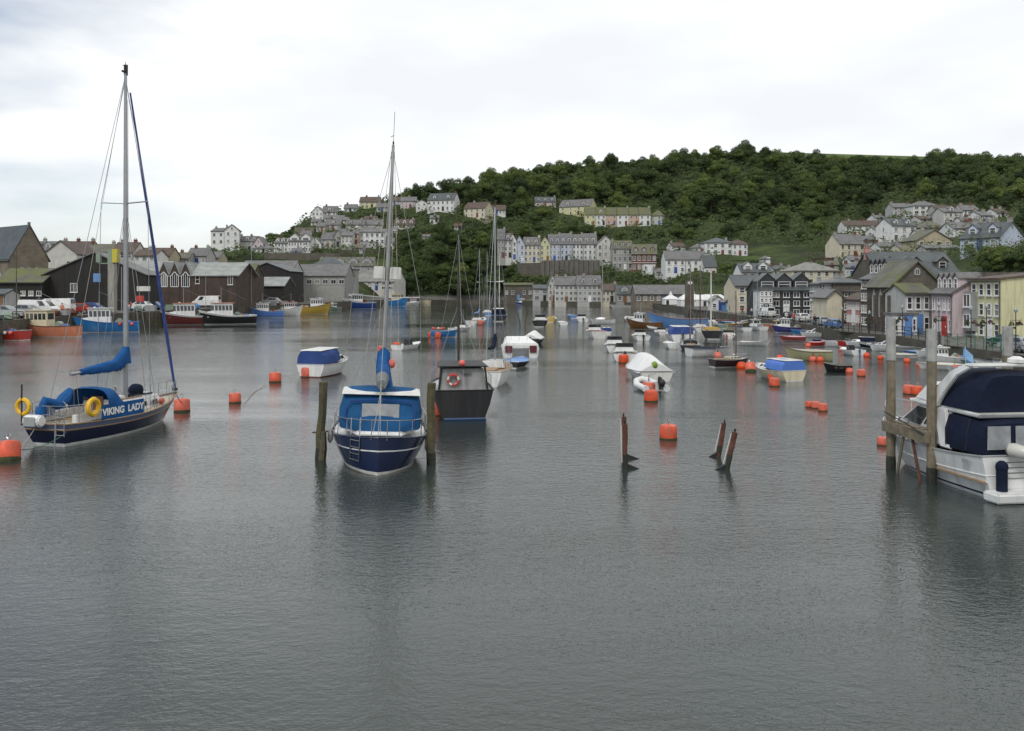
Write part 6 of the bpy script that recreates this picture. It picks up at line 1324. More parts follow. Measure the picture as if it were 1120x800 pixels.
# white catamaran with two red covered engines
r = place('motor_catamaran', 'broad white motor catamaran with two dark red rear windows', 'catamaran', 567, 390, 96, GB)
for sd in (-1,1):
    m = MB(); m.hexa([(-1.9,sd*1.45,-.2),(2.3,sd*1.15,-.2),(2.3,sd*1.0,-.2),(-1.9,sd*.75,-.2),(-1.9,sd*1.62,.9),(2.7,sd*1.3,.95),(2.7,sd*.7,.95),(-1.9,sd*.7,.9)]); m.build('hull', W_, r, bevel=.08, smooth=True)
    m = MB(); m.patch(((-1.95,sd*1.35,.45),(-1.95,sd*.75,.45),(-1.95,sd*.75,1.05),(-1.95,sd*1.35,1.05)) if sd > 0 else ((-1.95,sd*.75,.45),(-1.95,sd*1.35,.45),(-1.95,sd*1.35,1.05),(-1.95,sd*.75,1.05)), 0,1,0,1,.04,.03); m.build('rear_window', paint('dark_red_glass', (.10,.012,.02), rough=.2), r)
m = MB(); m.hexa([(-1.9,-1.6,.75),(2.4,-1.2,.85),(2.4,1.2,.85),(-1.9,1.6,.75),(-1.9,-1.5,1.25),(1.7,-1.0,1.7),(1.7,1.0,1.7),(-1.9,1.5,1.25)]); m.build('deck', W_, r, bevel=.1, smooth=True)
m = MB()
for y in (-.7,0,.7): m.tube([(-.5,y,1.4),(-.5,y,2.0)], .015, 4)
m.tube([(-.5,-.7,2.0),(-.5,.7,2.0)], .015, 4); m.build('rail', STEEL, r)
boat('small blue hulled fishing boat carrying a row of pink buoys', 486, 369, 4, 3.0, 1.5, BLUE, 'open', 'fishing_boat', 'fishing boat', GB, fs=.7, fb=.85, extras=('buoys',), eng=False)
boat('pale cabin boat moored just behind the boat with pink buoys', 505, 362, 60, 4.2, 1.7, W2, 'cuddy', group=GB, mastk=(.1, 3.0, .02, GREYP, None), eng=False)
boat('cream and white yacht with pale mast and grey cover in the left middle group', 523, 354.5, 70, 5.6, 2.2, W2, 'yacht', 'sailing_yacht', 'yacht', GB, mastk=(.1, 12.5, .07, ALU, SKYB), canm=CREAM)
boat('yacht with dark navy canopy and white topped mast by the posts', 546, 351, 88, 6.2, 2.6, BLK, 'canopy', 'sailing_yacht', 'yacht', GB, canm=CANN, mastk=(.1, 12.4, .07, W2, None), eng=False, band=CANB2, fs=1.0)
boat('yacht with light blue deck cover and thin mast left of the navy canopied one', 533, 345, 95, 6.0, 2.0, SKYB, 'yacht', 'sailing_yacht', 'yacht', GB, mastk=(.1, 14.0, .075, ALU, None))
boat('white peaked tent covered boat with dark stern right of the catamaran', 584, 375.5, 78, 4.0, 2.1, BLK, 'tent', group=GB, fs=.55, canm=CANW, boot=BLK)
boat('small white cabin boat with round windows behind the tent covered boat', 591, 357, 84, 4.8, 2.2, BLK, 'cuddy', group=GB, fs=.9, fb=1.2, eng=False)
boat('old wooden boat with tan hull and leaning brown mast', 603, 352, 80, 5.0, 2.0, YEL, 'yacht', 'sailing_boat', 'sailing boat', GB, mastk=(.05, 5.4, .13, TEAK, None), eng=False, wh=YEL)
boat('blue and white launch lying before the blue doors of the stone store', 574, 333.5, 175, 6.2, 2.0, DKBLUE, 'wheelhouse', 'launch', 'launch', GB, fs=.6, fb=1.1, band=W_)
boat('long low white boat lying in front of the far quay cottage', 682, 336.8, 178, 8.0, 1.9, W2, 'open', 'launch', 'launch', GB, fs=.7, fb=.9, eng=False)
boat('white yacht with tall pale mast in front of the far quay', 659, 354.5, 175, 3.8, 1.9, W_, 'yacht', 'sailing_yacht', 'yacht', GB, fs=.7, mastk=(.0, 13.0, .07, ALU, None), bot=DRED)
boat('grey white cabin boat with red canopy edge left of the long mast', 650, 369.5, 100, 4.2, 2.0, W2, 'cuddy', group=GB, fs=.8, canm=RED, mastk=(.1, 2.9, .02, RED, None), eng=False, band=W2, trim=RED)
boat('tiny white dinghy with square blue cover beside the grey white cabin boat', 662, 366, 95, 2.6, 1.2, W2, 'canopy', 'dinghy', 'dinghy', GB, canm=CANB2, eng=False, fs=.4)
boat('white speedboat with black bimini frame and covered outboard', 672, 384, 88, 4.4, 1.9, W_, 'cuddy', group=GB, eng=BLK, fs=.6)
r, H = boat('white cuddy boat with black engine directly behind the tent covered tender boat', 683, 393.5, 84, 4.4, 2.0, W_, 'cuddy', group=GB, eng=BLK, fs=.6)
r, H = boat('white boat under a tall peaked white cover with a green fender', 706, 413, 96, 5.2, 2.3, W2, 'tent', group=GB, fs=.6, fb=.9, eng=False)
m = MB(); m.ball((-2.72,.1,1.05), .23, .23, .25); m.build('fender', M('lime_green_fender', (.16,.24,.02), rough=.5, var=.3), r, smooth=True)
r = place('inflatable_tender', 'white inflatable tender with two outboards astern of the peaked white cover', 'dinghy', 710, 427, 100, GB)
m = MB(); m.tube([(-1.3,-.62,.22),(.4,-.62,.26),(1.2,-.4,.42),(1.45,0,.5),(1.2,.4,.42),(.4,.62,.26),(-1.3,.62,.22)], .2, 10); m.build('tube', paint('tender_white', (.62,.62,.60), rough=.5), r, smooth=True)
m = MB(); m.box(-.2,0,.12,2.2,.9,.08); m.build('floor', GREYP, r); m = MB(); m.box(-1.0,0,.35,.08,1.0,.5); m.build('transom', W2, r)
outboard(r, -1.0, -.25, .55, .75); m = MB(); m.ball((-1.25,-.35,.55), .22, .2, .22); m.build('covered_outboard', BLK, r, smooth=True); m = MB(); m.tube([(-.9,.35,.4),(-1.0,.35,1.0),(-.9,-.1,1.05)], .025, 5); m.build('frame', STEEL, r)
m = MB(); m.box(-.1,.25,.4,.3,.3,.25); m.build('fuel_tank', RED, r, bevel=.03)
for i, (px, py, ln) in enumerate(((569.5, 359, -.6), (573.5, 359, .5))):
    X, Y = wpt(px, py); m = MB(); m.tube([(0,0,-1),(ln*.3,0,1),(ln,0,2.6)], .10, 6)
    o = m.build('mooring_post', WEED, loc=(X,Y,0)); tag(o, ['thin dark post leaning left','thin dark post leaning right'][i]+' beside the white tent covered boat', 'post')
# right-hand group
boat('varnished brown boat with white wheelhouse in front of the far marquee', 705, 358.5, 160, 5.2, 2.3, BRNW, 'wheelhouse', 'motor_boat', 'motor boat', GR, fs=.8, fb=1.3, boot=BRNW)
boat('small pale grey boat right of the varnished brown boat', 717, 362, 120, 3.4, 1.6, WG2, 'open', 'dinghy', 'dinghy', GR, eng=BLK)
boat('stubby white dayboat left of the blue covered boat', 723, 366, 95, 3.2, 1.6, W2, 'cuddy', 'motor_boat', 'motor boat', GR, eng=False)
boat('large faded blue hull with high curved bow behind the blue covered boat', 741, 359, 168, 8.2, 2.8, SKYB, 'open', 'fishing_boat', 'fishing boat', GR, fs=1.3, fb=2.2, trim=BRNW, deckm=GREYP, eng=False, boot=SKYB)
boat('white motor boat with royal blue canvas top near the dark sailing boat', 741, 373.5, 92, 4.6, 2.6, W_, 'canopy', group=GR, canm=M('royal_canvas', (.03,.07,.26), rough=.8), fs=.8, eng=BLK, bot=W2)
boat('black hulled sailing boat with two thin rusty brown masts', 755, 382, 80, 4.8, 1.9, BLK, 'yacht', 'sailing_boat', 'sailing boat', GR, mastk=(.05, 8.2, .07, RUST, None), wh=BLK, bot=BLK, boot=BLK, deckm=GREYP)
boat('tan cabined sailing boat with white mast among the right group', 778, 370, 84, 4.8, 2.2, BLK, 'yacht', 'sailing_boat', 'sailing boat', GR, mastk=(.05, 8.0, .09, W2, None), wh=YEL, deckm=YEL, fs=.9)
boat('rusty masted small sailing boat beside the tan cabined one', 766, 362, 84, 4.8, 2.0, W2, 'yacht', 'sailing_boat', 'sailing boat', GR, mastk=(.05, 9.0, .09, RUST, None))
boat('white yacht with dark grey cockpit cover and pink fender at its stern', 776, 389.5, 14, 3.6, 1.8, W_, 'cover', 'sailing_yacht', 'yacht', GR, canm=CANN, fs=.62, fb=.72, eng=False)
boat('white speedboat with dark red engine cover right of the tan cabined boat', 797, 370, 70, 3.4, 1.7, W_, 'cuddy', group=GR, eng=RED)
boat('white racing dinghy heeled with yellow cockpit and thin mast', 825, 378, 320, 3.4, 1.6, W_, 'open', 'sailing_dinghy', 'sailing dinghy', GR, mastk=(.1, 8.0, .035, ALU, None), eng=False, deckm=YEL)
boat('dark plum hulled sailing boat with red brown mast behind two orange buoys', 799, 401.5, 12, 2.7, 1.5, M('plum_paint', (.035,.018,.022), rough=.35), 'yacht', 'sailing_boat', 'sailing boat', GR, fs=.55, mastk=(.15, 5.8, .055, RUST, None), boot=W2, wh=CREAM)
boat('pinkish red rowing boat with covered top below the slate hung hotel', 866, 373, 172, 2.6, 1.6, paint('pink_red_paint', (.42,.08,.08)), 'cover', 'rowing_boat', 'rowing boat', GR, canm=paint('pink_cover', (.50,.12,.16)), fs=.45, eng=False)
boat('cream and ochre motor boat with crumpled bright blue canopy', 848, 414.5, 112, 3.5, 1.95, CREAM, 'canopy', group=GR, fs=.62, fb=.85, canm=paint('crumpled_blue', (.06,.16,.50), rough=.7), eng=False, bot=YEL, trim=W2)
boat('long olive green hulled boat with buff deck right of the blue canopy boat', 884, 394, 168, 3.4, 1.5, OLIVE, 'cover', 'rowing_boat', 'rowing boat', GR, fs=.7, fb=.95, canm=paint('buff_deck', (.26,.24,.16)), trim=BRNW, eng=False, boot=OLIVE)
boat('small black rowing boat with pale gunwale right of the olive boat', 916, 407, 165, 1.75, 1.0, BLK, 'open', 'rowing_boat', 'rowing boat', GR, fs=.48, fb=.6, trim=W2, eng=False, boot=BLK)
boat('white centre console boat with blue covered engine off the right quay', 930, 388, 100, 2.6, 1.5, W_, 'console', 'motor_boat', 'motor boat', GR, fs=.45, eng=DKBLUE)
boat('dark blue hulled motor boat with white cabin beside the rails', 955, 381, 170, 2.5, 1.3, NAVY, 'cuddy', 'motor_boat', 'motor boat', GR, eng=False)
boat('low white boat with buff cover left of the tall grey pile', 982, 392, 172, 2.7, 1.2, W_, 'cover', 'motor_boat', 'motor boat', GR, fs=.32, fb=.45, canm=paint('buff_cover', (.42,.39,.30)), eng=False)
boat('low white boat with cream cover between the two tall grey piles', 1003+24, 404, 172, 2.9, 1.2, W_, 'cover', 'motor_boat', 'motor boat', GR, fs=.35, fb=.5, canm=paint('cream_cover', (.48,.45,.36)), eng=False)
boat('white wheelhouse boat with three windows under the right quay railing', 1036, 398, 176, 3.0, 1.4, W_, 'wheelhouse', 'motor_boat', 'motor boat', GR, fs=.5, fb=.7)
boat('grey green covered dinghy right of the wheelhouse boat', 1068, 400, 170, 2.2, 1.1, DGRN, 'cover', 'dinghy', 'dinghy', GR, fs=.35, canm=paint('sage_cover', (.22,.28,.26)), eng=False)
boat('small cluttered white dinghy with black outboard near the right railing', 1052, 407, 150, 1.9, 1.0, W_, 'open', 'dinghy', 'dinghy', GR, fs=.33, eng=BLK)
boat('blue grey open boat in front of the lean-to shop', 1003, 389, 165, 2.2, 1.1, SKYB, 'cover', 'dinghy', 'dinghy', GR, fs=.35, eng=False, canm=SKYB)
boat('small dark open boat near the low rails below the coral house', 903, 376, 172, 2.6, 1.2, DKBLUE, 'cover', 'rowing_boat', 'rowing boat', GR, canm=CANN, eng=False, fs=.35)
boat('red covered dinghy between the plum boat and the coral house', 893, 379, 5, 1.8, 1.0, RED, 'cover', 'dinghy', 'dinghy', GR, canm=RED, eng=False, fs=.4)
boat('orange hulled angling boat moored at the inn steps', 843, 359.5, 176, 4.0, 1.6, ORG, 'open', 'rowing_boat', 'rowing boat', GR, fs=.6, eng=False, trim=W2)
boat('yellow hulled dinghy below the cream rendered inn', 807, 356.5, 10, 3.4, 1.5, YEL, 'cuddy', 'dinghy', 'dinghy', GR, eng=False)
boat('teal blue dinghy left of the yellow hulled dinghy', 796, 354.5, 172, 3.0, 1.4, paint('teal_paint', (.03,.20,.28)), 'cover', 'dinghy', 'dinghy', GR, canm=SKYB, eng=False)
boat('red hulled dinghy near the two little gabled kiosks', 790, 352, 172, 2.6, 1.4, RED, 'open', 'dinghy', 'dinghy', GR, eng=False)
boat('purple blue workboat with white cabin in front of the slate hung hotel', 864, 364, 175, 4.4, 1.8, paint('indigo_paint', (.05,.05,.20)), 'wheelhouse', 'fishing_boat', 'fishing boat', GR, fs=.7, fb=.9)
boat('cream box cabined boat beside the orange angling boat', 853, 361.5, 100, 3.2, 1.6, CREAM, 'wheelhouse', 'motor_boat', 'motor boat', GR, fs=.5, wh=CREAM)

for lb, px, py, dg, L, B, hm, kd, cm in [
 ('white covered dinghy behind the black masted boat', 748, 366, 100, 3.6, 1.7, W_, 'cuddy', None), ('grey dinghy between the marquee and the blue hull', 763, 357, 170, 3.2, 1.4, GREYP, 'cover', CANG),
 ('white cuddy boat below the long marquee', 778, 356, 80, 4.0, 1.8, W_, 'cuddy', None), ('dark green covered boat near the teal dinghy', 786, 359, 95, 3.4, 1.6, DGRN, 'cover', CANG),
 ('white day boat with navy cover left of the inn', 812, 362, 95, 3.6, 1.6, W_, 'cover', CANN), ('white wheelhouse boat in front of the inn', 828, 361, 100, 3.8, 1.7, W_, 'wheelhouse', None),
 ('blue dinghy under the hotel railings', 878, 366, 172, 2.8, 1.3, BLUE, 'open', None), ('white cuddy boat under the hotel railings', 890, 369, 174, 3.0, 1.4, W_, 'cuddy', None),
 ('white open dinghy below the cream gable', 914, 379, 172, 2.6, 1.2, W_, 'open', None), ('white cuddy boat with navy canopy below the coral house', 940, 380, 168, 2.6, 1.3, W_, 'canopy', CANN),
 ('red hulled open boat below the coral house', 928, 379.5, 172, 2.2, 1.1, RED, 'open', None), ('white cuddy boat below the chapel', 967, 384, 172, 2.5, 1.3, W_, 'cuddy', None), ('grey inflatable looking dinghy below the chapel door', 985, 386, 165, 2.2, 1.1, GREYP, 'cover', CANG),
 ('white speedboat below the pink house', 1018, 391, 172, 2.4, 1.2, W_, 'cuddy', None), ('navy covered boat below the yellow house', 1085, 402, 172, 2.4, 1.2, W_, 'cover', CANN), ('white cuddy boat at the right edge under the rails', 1108, 405, 172, 2.6, 1.3, W_, 'cuddy', None),
 ('small white dinghy in open water left of the dark covered yacht', 733, 381, 95, 2.4, 1.3, W_, 'open', None), ('white cabin boat between the cuddy boat and the blue canvas top', 700, 372, 92, 3.8, 1.8, W_, 'cuddy', None),
 ('white yacht hull behind the varnished brown boat', 690, 352, 100, 5.0, 2.0, W_, 'yacht', None), ('pale blue dinghy in the far middle water', 625, 348, 100, 3.6, 1.7, SKYB, 'cover', SKYB),
 ('white cabin boat in the far middle water', 636, 352, 92, 4.4, 2.0, W_, 'cuddy', None), ('white dinghy left of the far moored cabin boat', 615, 356, 95, 3.0, 1.5, W_, 'open', None)]:
    boat(lb, px, py, dg, L, B, hm, kd, group=GR if px > 700 else GB, canm=cm, name='motor_boat' if kd in ('cuddy','wheelhouse','canopy') else 'dinghy', cat='motor boat' if kd in ('cuddy','wheelhouse','canopy') else 'dinghy', eng=kd in ('cuddy','canopy') and BLK or False, fs=.5)
# ---------------------------------------------------------------- buoys
bm_ = MB(); bm_.lathe([(.20,-.30),(.29,-.27),(.325,-.2),(.325,.27),(.29,.35),(.2,.385),(.06,.385)], n=18)
by0 = thing('mooring_buoy', 'x', 'buoy'); bo = bm_.build('float', BUOYO, by0, smooth=True)
q = MB(); q.tube([(0,0,.38),(0,0,.46)], .025, 6); q.ring((0,0,.52), .06, .017, 'y', n=10, m=5); q.build('lifting_ring', STEEL, by0)
q = MB(); q.lathe([(.30,-.28),(.335,-.2),(.334,-.10)], n=18); q.build('weed_band', M('buoy_weed', (.05,.055,.02), rough=.9, var=.5, scale=9), by0, smooth=True)

rb = MB(); rb.ball((0,0,.08), .3, n=14, m=9); ry0 = thing('round_buoy', 'x', 'buoy'); rb.build('float', BUOYO, ry0, smooth=True); q = MB(); q.tube([(0,0,.35),(0,0,.46)], .05, 6); q.build('lifting_ring', BLK, ry0)
nb = [0, 0]
def buoy(px, py, w, label, kind=0, tilt=0):
    X, Y = wpt(px, py); s = w*Y/F/.65; p = (by0, ry0)[kind]; o = p if nb[kind] == 0 else copy_tree(p); nb[kind] += 1
    s = min(max(s, .42), 1.3)
    o.location = (X, Y, .03 if kind else .15*s); o.scale = (s,s,s); o.rotation_euler = (R(tilt), R(tilt*.6), random.uniform(0,6)); tag(o, label, 'buoy', 'orange mooring buoys')
buoy(9, 503, 25, 'large orange buoy at the left edge tied to the navy yacht stern', tilt=14)
buoy(199, 450, 17, 'orange buoy under the bow of the left navy yacht', tilt=5)
buoy(257, 440.5, 13, 'orange buoy in open water left of the blue canopied cabin boat, nearer one', tilt=3)
buoy(301, 418, 13, 'orange buoy in open water left of the blue canopied cabin boat, farther one', tilt=-4)
buoy(336, 412.5, 14, 'orange buoy touching the stern of the blue canopied cabin boat')
buoy(434, 382, 9, 'orange buoy beside the white console dinghy')
buoy(417, 385, 8, 'orange buoy just left of the furled blue mainsail')
buoy(478, 454, 17, 'orange buoy behind the right weedy post under the ketch', tilt=-5)
buoy(472, 369, 7, 'left orange buoy in front of the small blue boat with pink buoys'); buoy(479, 369.5, 7, 'right orange buoy in front of the small blue boat with pink buoys')
buoy(516, 355, 6, 'orange buoy left of the cream and white yacht'); buoy(526, 355.5, 7, 'orange buoy under the stern of the cream and white yacht')
buoy(710, 429, 13, 'orange buoy hard against the inflatable tender outboard'); buoy(712, 439, 15, 'orange buoy just below the inflatable tender')
buoy(731, 480, 19, 'largest orange buoy alone between the two pairs of rusty posts')
buoy(682, 397, 11, 'orange buoy behind the white cuddy boat'); buoy(785, 391, 10, 'orange buoy between grey covered yacht and plum boat', 1)
buoy(766, 388, 8, 'pinkish orange buoy at the stern of the dark covered yacht', 1)
buoy(811, 403, 12, 'round orange buoy right of the plum sailing boat', 1); buoy(821, 406.5, 12, 'tilted orange buoy left of the cream boat', tilt=20)
buoy(845, 416, 10, 'orange buoy touching the cream boat, farther one'); buoy(847, 422.5, 11, 'orange buoy below the cream boat, nearer one')
buoy(885, 445.5, 8, 'pale leftmost of the three clustered orange buoys'); buoy(892, 446.5, 9, 'middle one of the three clustered orange buoys'); buoy(900, 449.5, 10, 'nearest rightmost of the three clustered orange buoys')
buoy(889, 395, 9, 'left orange buoy of the pair below the olive boat', 1); buoy(897, 395.5, 9, 'right orange buoy of the pair below the olive boat', 1)
buoy(929, 408, 9, 'round orange buoy at the stern of the black rowing boat', 1); buoy(942, 411.5, 9, 'square orange buoy right of the black rowing boat')
buoy(921, 384.5, 7, 'round orange buoy left of the white centre console boat', 1); buoy(948, 390.5, 8, 'round orange buoy below the blue covered engine', 1); buoy(963, 393, 7, 'round orange buoy left of the first tall pile', 1)
buoy(992, 396.5, 8, 'orange buoy below the low buff covered boat', 1); buoy(1005, 400, 7, 'round dark orange buoy left of the second tall pile', 1)
buoy(994, 431, 12, 'left box like orange buoy behind the cruiser bow'); buoy(1003, 432, 12, 'right box like orange buoy behind the cruiser bow')
buoy(965, 487, 11, 'orange buoy left of the tall pile at the cruiser bow'); buoy(1044, 406.5, 8, 'orange buoy below the cream covered boat')
buoy(1066, 399, 8, 'round orange buoy by the sage covered dinghy', 1); buoy(884, 379.5, 7, 'small orange buoy beside the red covered dinghy', 1)
buoy(853, 393.5, 9, 'orange buoy on the far side of the cream boat', 1)

# ---------------------------------------------------------------- posts and piles in the water
def post(name, label, px, py, top, r, mats, lean=(0,0), group=None, wob=.02, n=9, extra=None):
    X, Y = wpt(px, py); h = CAMZ-(top-HY)*Y/F; o = thing(name, label, 'post', (X, Y, 0), 0, group)
    def seg(z0, z1, rr, mat, nm):
        m = MB(); k = 7; m.tube([(lean[0]*(z0+(z1-z0)*i/k)/h+random.uniform(-wob,wob), lean[1]*(z0+(z1-z0)*i/k)/h, z0+(z1-z0)*i/k) for i in range(k+1)], [rr*random.uniform(.93,1.05) for _ in range(k+1)], n); return m.build(nm, mat, o, smooth=True)
    if isinstance(mats, tuple): zs = extra; seg(-1.5, zs, r, mats[0], 'shaft'); seg(zs+.002, h, r*1.06, mats[1], 'cap')
    else: seg(-1.5, h, r, mats, 'shaft')
    wob = 0; seg(-1.5, random.uniform(.3,.5), r*1.07, M('wet_weed', (.022,.024,.014), rough=.5, var=.5, scale=8, bump=.5), 'weed_band')
    return o, X, Y, h
o, X, Y, h = post('mooring_post', 'weedy green brown post left of the navy yacht stern', 349.5, 503, 418, .15, WEED, lean=(.12,0), wob=.03)
m = MB(); m.tube([(.05,-.1,-.6),(.16,-.12,.4),(.18,-.15,1.0)], [.14,.13,.09], 7); m.build('stub', WEED, o)
m = MB(); m.tube([(-.25,0,.95),(.3,-.02,1.0)], .03, 5); m.build('peg', RUST, o)
post('mooring_post', 'weedy green brown post right of the navy yacht stern, touching a fender', 471.5, 508, 419, .15, WEED, lean=(.0,0), wob=.03)
def rusty(label, px, py, top, lean, arm):
    o, X, Y, h = post('rusty_post', label, px, py, top, .09, RUST, lean=lean, wob=.015)
    m = MB(); m.hexa([(0,-.07,-.1),(arm*1.3,-.03,-.1),(arm*1.3,.03,-.1),(0,.07,-.1),(0,-.07,.2),(arm*1.3,-.02,-.02),(arm*1.3,.02,-.02),(0,.07,.2)]); m.build('foot', BLK, o)
    m = MB(); m.tube([(-.1,.05,.2),(lean[0]-.1,.05,h*.96)], .018, 5); m.build('white_pole', W2, o); m = MB(); m.tube([(lean[0],lean[1],h-.02),(lean[0]*1.05,lean[1],h+.12)], .03, 5); m.build('pin', BLK, o)
rusty('rusty red post, farther one of the left pair', 683, 502, 456, (-.03,0), .45); rusty('rusty red post, nearer one of the left pair', 684, 513, 464, (-.02,0), .4)
rusty('rusty red leaning post, farther one of the right pair', 785.5, 500, 463, (.22,0), -.3); rusty('rusty red leaning post, nearer one of the right pair', 795, 514, 473, (.26,0), -.35)
PW = dict(wob=.004)
p1 = post('tall_pile', 'tall pile with pale grey painted top left of the cruiser bow', 974.5, 513, 348, .145, (PILEB, PILEG), wob=.004, extra=3.6)
p2 = post('tall_pile', 'tall pile with pale grey painted top, nearer one beside the cruiser hull', 1019, 529, 360, .145, (PILEB, PILEG), wob=.004, extra=3.75)
post('tall_pile', 'tall pale grey topped pile rising behind the cruiser flybridge', 1102, 432, 357, .28, (PILEB, PILEG), wob=.004, extra=2.2)
X1, Y1 = p1[1], p1[2]; X2, Y2 = p2[1], p2[2]
r = thing('cross_beam', 'mossy timber beam with slanting struts joining the two tall piles', 'beam', (X1, Y1, 0), math.atan2(Y2-Y1, X2-X1)); D_ = math.hypot(X2-X1, Y2-Y1)
m = MB(); m.box(D_/2-.0, -.2, 1.42, D_+.3, .1, .34, rx=0); m.box(D_/2, -.0, 1.62, D_-.4, .3, .05); m.build('beam', PILEB, r)
for a_, b_ in ((.42,.25),(.62,.95)): m = MB(); m.tube([(D_*a_,-.12,1.3),(D_*b_,-.2,-.5)], .05, 6); m.build('strut', PILEB if b_ < .5 else RUST, r)
m = MB(); m.tube([(.05,-.27,1.9),(D_*.3,-.3,1.82),(D_*.6,-.3,1.72),(D_,-.27,1.5)], .022, 5); m.build('rope', BLK, r)
# mooring lines
def line(label, pts, r=.02, mat=ROPE, sag=.0):
    m = MB(); out = []
    for a, b in zip(pts[:-1], pts[1:]):
        for i in range(9): t = i/8; out.append((a[0]+(b[0]-a[0])*t, a[1]+(b[1]-a[1])*t, a[2]+(b[2]-a[2])*t-sag*4*t*(1-t)))
    m.tube(out, r, 5); tag(m.build('mooring_line', mat), label, 'rope')
w0 = wpt(9, 503); line('thin mooring line from the left buoy to the yacht stern', [(w0[0]+.3, w0[1], .35), (-17.9, 34.5, .9)], .014, ROPE, .12)
line('green mooring rope from the left buoy along the yacht counter', [(w0[0]+.3, w0[1], .35), (-16.6, 34.6, .75)], .016, M('green_rope', (.05,.13,.10), rough=.9), .25)
w1 = wpt(199, 450); line('dark chain from the yacht bow down to its buoy', [(w1[0], w1[1], .4), (-15.5, 42.2, 1.1)], .02, BLK, .05)
a_ = wpt(262, 440); b_ = wpt(292, 420); line('floating rope strung between the two open water buoys', [(a_[0]+.2,a_[1],.2),((a_[0]+b_[0])/2,(a_[1]+b_[1])/2,.02),(b_[0],b_[1],.15)], .02)
w2 = wpt(301, 418); w3 = wpt(340, 412); line('mooring line of the blue canopied cabin boat', [(w2[0],w2[1],.3),(w3[0],w3[1],.6)], .015, ROPE, .15)
# ---------------------------------------------------------------- quayside things
TYRE = RUB
def wheels(r, xs, w_, rad=.32):
    for x in xs:
        for sd in (-1,1):
            m = MB(); m.tube([(x, sd*(w_-.2), rad),(x, sd*w_, rad)], rad, 14); wh = m.build('wheel', TYRE, r, smooth=True)
            m = MB(); m.tube([(x, sd*(w_-.02), rad),(x, sd*(w_+.015), rad)], rad*.6, 12); m.build('rim', ALU, wh)
def car(label, X, Y, Z, deg, mat, kind='car', s=1.):
    r = thing('parked_car' if kind == 'car' else 'parked_van', label, 'car' if kind == 'car' else 'van', (X,Y,Z), R(deg), 'vehicles parked on the quays')
    if kind == 'car':
        P = [(-2.0,.3),(-2.05,.75),(-1.85,.98),(1.0,.98),(1.9,.82),(2.05,.55),(2.0,.28)]; top = [(-1.75,.97),(-1.3,1.42),(.05,1.45),(.95,.97)]
    else:
        P = [(-2.3,.35),(-2.35,1.1),(-2.3,1.2),(1.9,1.2),(2.3,.95),(2.4,.6),(2.35,.32)]; top = [(-2.28,1.19),(-2.2,2.05),(1.1,2.0),(1.85,1.19)]
    w_ = .84 if kind == 'car' else .93
    m = MB(); n = len(P); m.v = [(x,-w_,z) for x,z in P]+[(x,w_,z) for x,z in P]; m.f = [tuple(range(n))[::-1], tuple(range(n,2*n))]+[(i,(i+1)%n,n+(i+1)%n,n+i) for i in range(n)]; m.m = [0]*(n+2)
    b = m.build('body', mat, r, bevel=.06, smooth=True, angle=45)
    t = MB(); a, e, f, g = top; wi = w_*.82; q = [(a[0],-w_+.05,a[1]),(g[0],-w_+.05,g[1]),(g[0],w_-.05,g[1]),(a[0],w_-.05,a[1]),(e[0],-wi,e[1]),(f[0],-wi,f[1]),(f[0],wi,f[1]),(e[0],wi,e[1])]
    t.hexa(q); t.build('roof', mat, r, bevel=.05, smooth=True, angle=45)
    sides = [((q[0],q[1],q[5],q[4])), ((q[2],q[3],q[7],q[6]))]
    for sd in sides:
        for (u0,u1) in (((.14,.5),(.53,.86)) if kind == 'car' else ((.70,.88),) if sd is sides[0] else ((.12,.30),)):
            g_ = MB(); g_.patch(sd, u0, u1, .12, .86, .01, .02); g_.build('window', GLASS, r)
    g_ = MB(); g_.patch((q[1],q[2],q[6],q[5]), .08,.92,.08,.9,.012,.02); g_.build('windscreen', GLASS, r)
    g_ = MB(); g_.patch((q[3],q[0],q[4],q[7]), .1,.9,.2,.85,.012,.02); g_.build('rear_window', GLASS, r)
    wheels(r, (P[0][0]+.7, P[-1][0]-.75), w_)
    for sd in (-1,1):
        m = MB(); m.box(P[-2][0]-.01, sd*w_*.75, .66, .06, .28, .14); m.build('headlight', W_, r); m = MB(); m.box(P[0][0]-.01, sd*w_*.82, .75, .06, .16, .22); m.build('tail_light', RED, r)
    r.scale = (s,s,s); return r
def quayspot(px, back, z=None):
    a, b = prof(px); Y = a[0]+back; return ((px-CX)*Y/F, Y, tz((px-CX)*Y/F, Y)+.02)
SILV = paint('silver_car_paint', (.35,.37,.38), rough=.3)
for lb, px, bk, dg, mt, kd, s in [
  ('long white van parked behind the salmon orange fishing boat', 42, 9, 2, W_, 'van', 1.05), ('white van with tall roof parked right of the long white van', 60, 12, 185, W_, 'van', 1.1),
  ('silver grey hatchback at the left end of the quay', 8, 7, 10, SILV, 'car', 1.1), ('dark grey car half behind the silver hatchback', 22, 10, 182, GREYP, 'car', 1.1),
  ('red car parked left of the concrete pillar', 82, 9, 200, RED, 'car', 1.05), ('dark blue car between the red car and the pillar', 96, 12, 180, DKBLUE, 'car', 1.05),
  ('white estate car parked right of the concrete pillar', 152, 10, 178, W_, 'car', 1.05), ('pale blue car at the foot of the black timber shed', 163, 12, 178, SKYB, 'car', 1.0),
  ('white delivery van behind the red and white fishing boat', 226, 9, 182, W_, 'van', 1.1), ('grey car outside the blue panelled hall', 296, 8, 178, GREYP, 'car', 1.1)]:
    X, Y, Z = quayspot(px, bk); car(lb, X, Y, Z, dg, mt, kd, s)
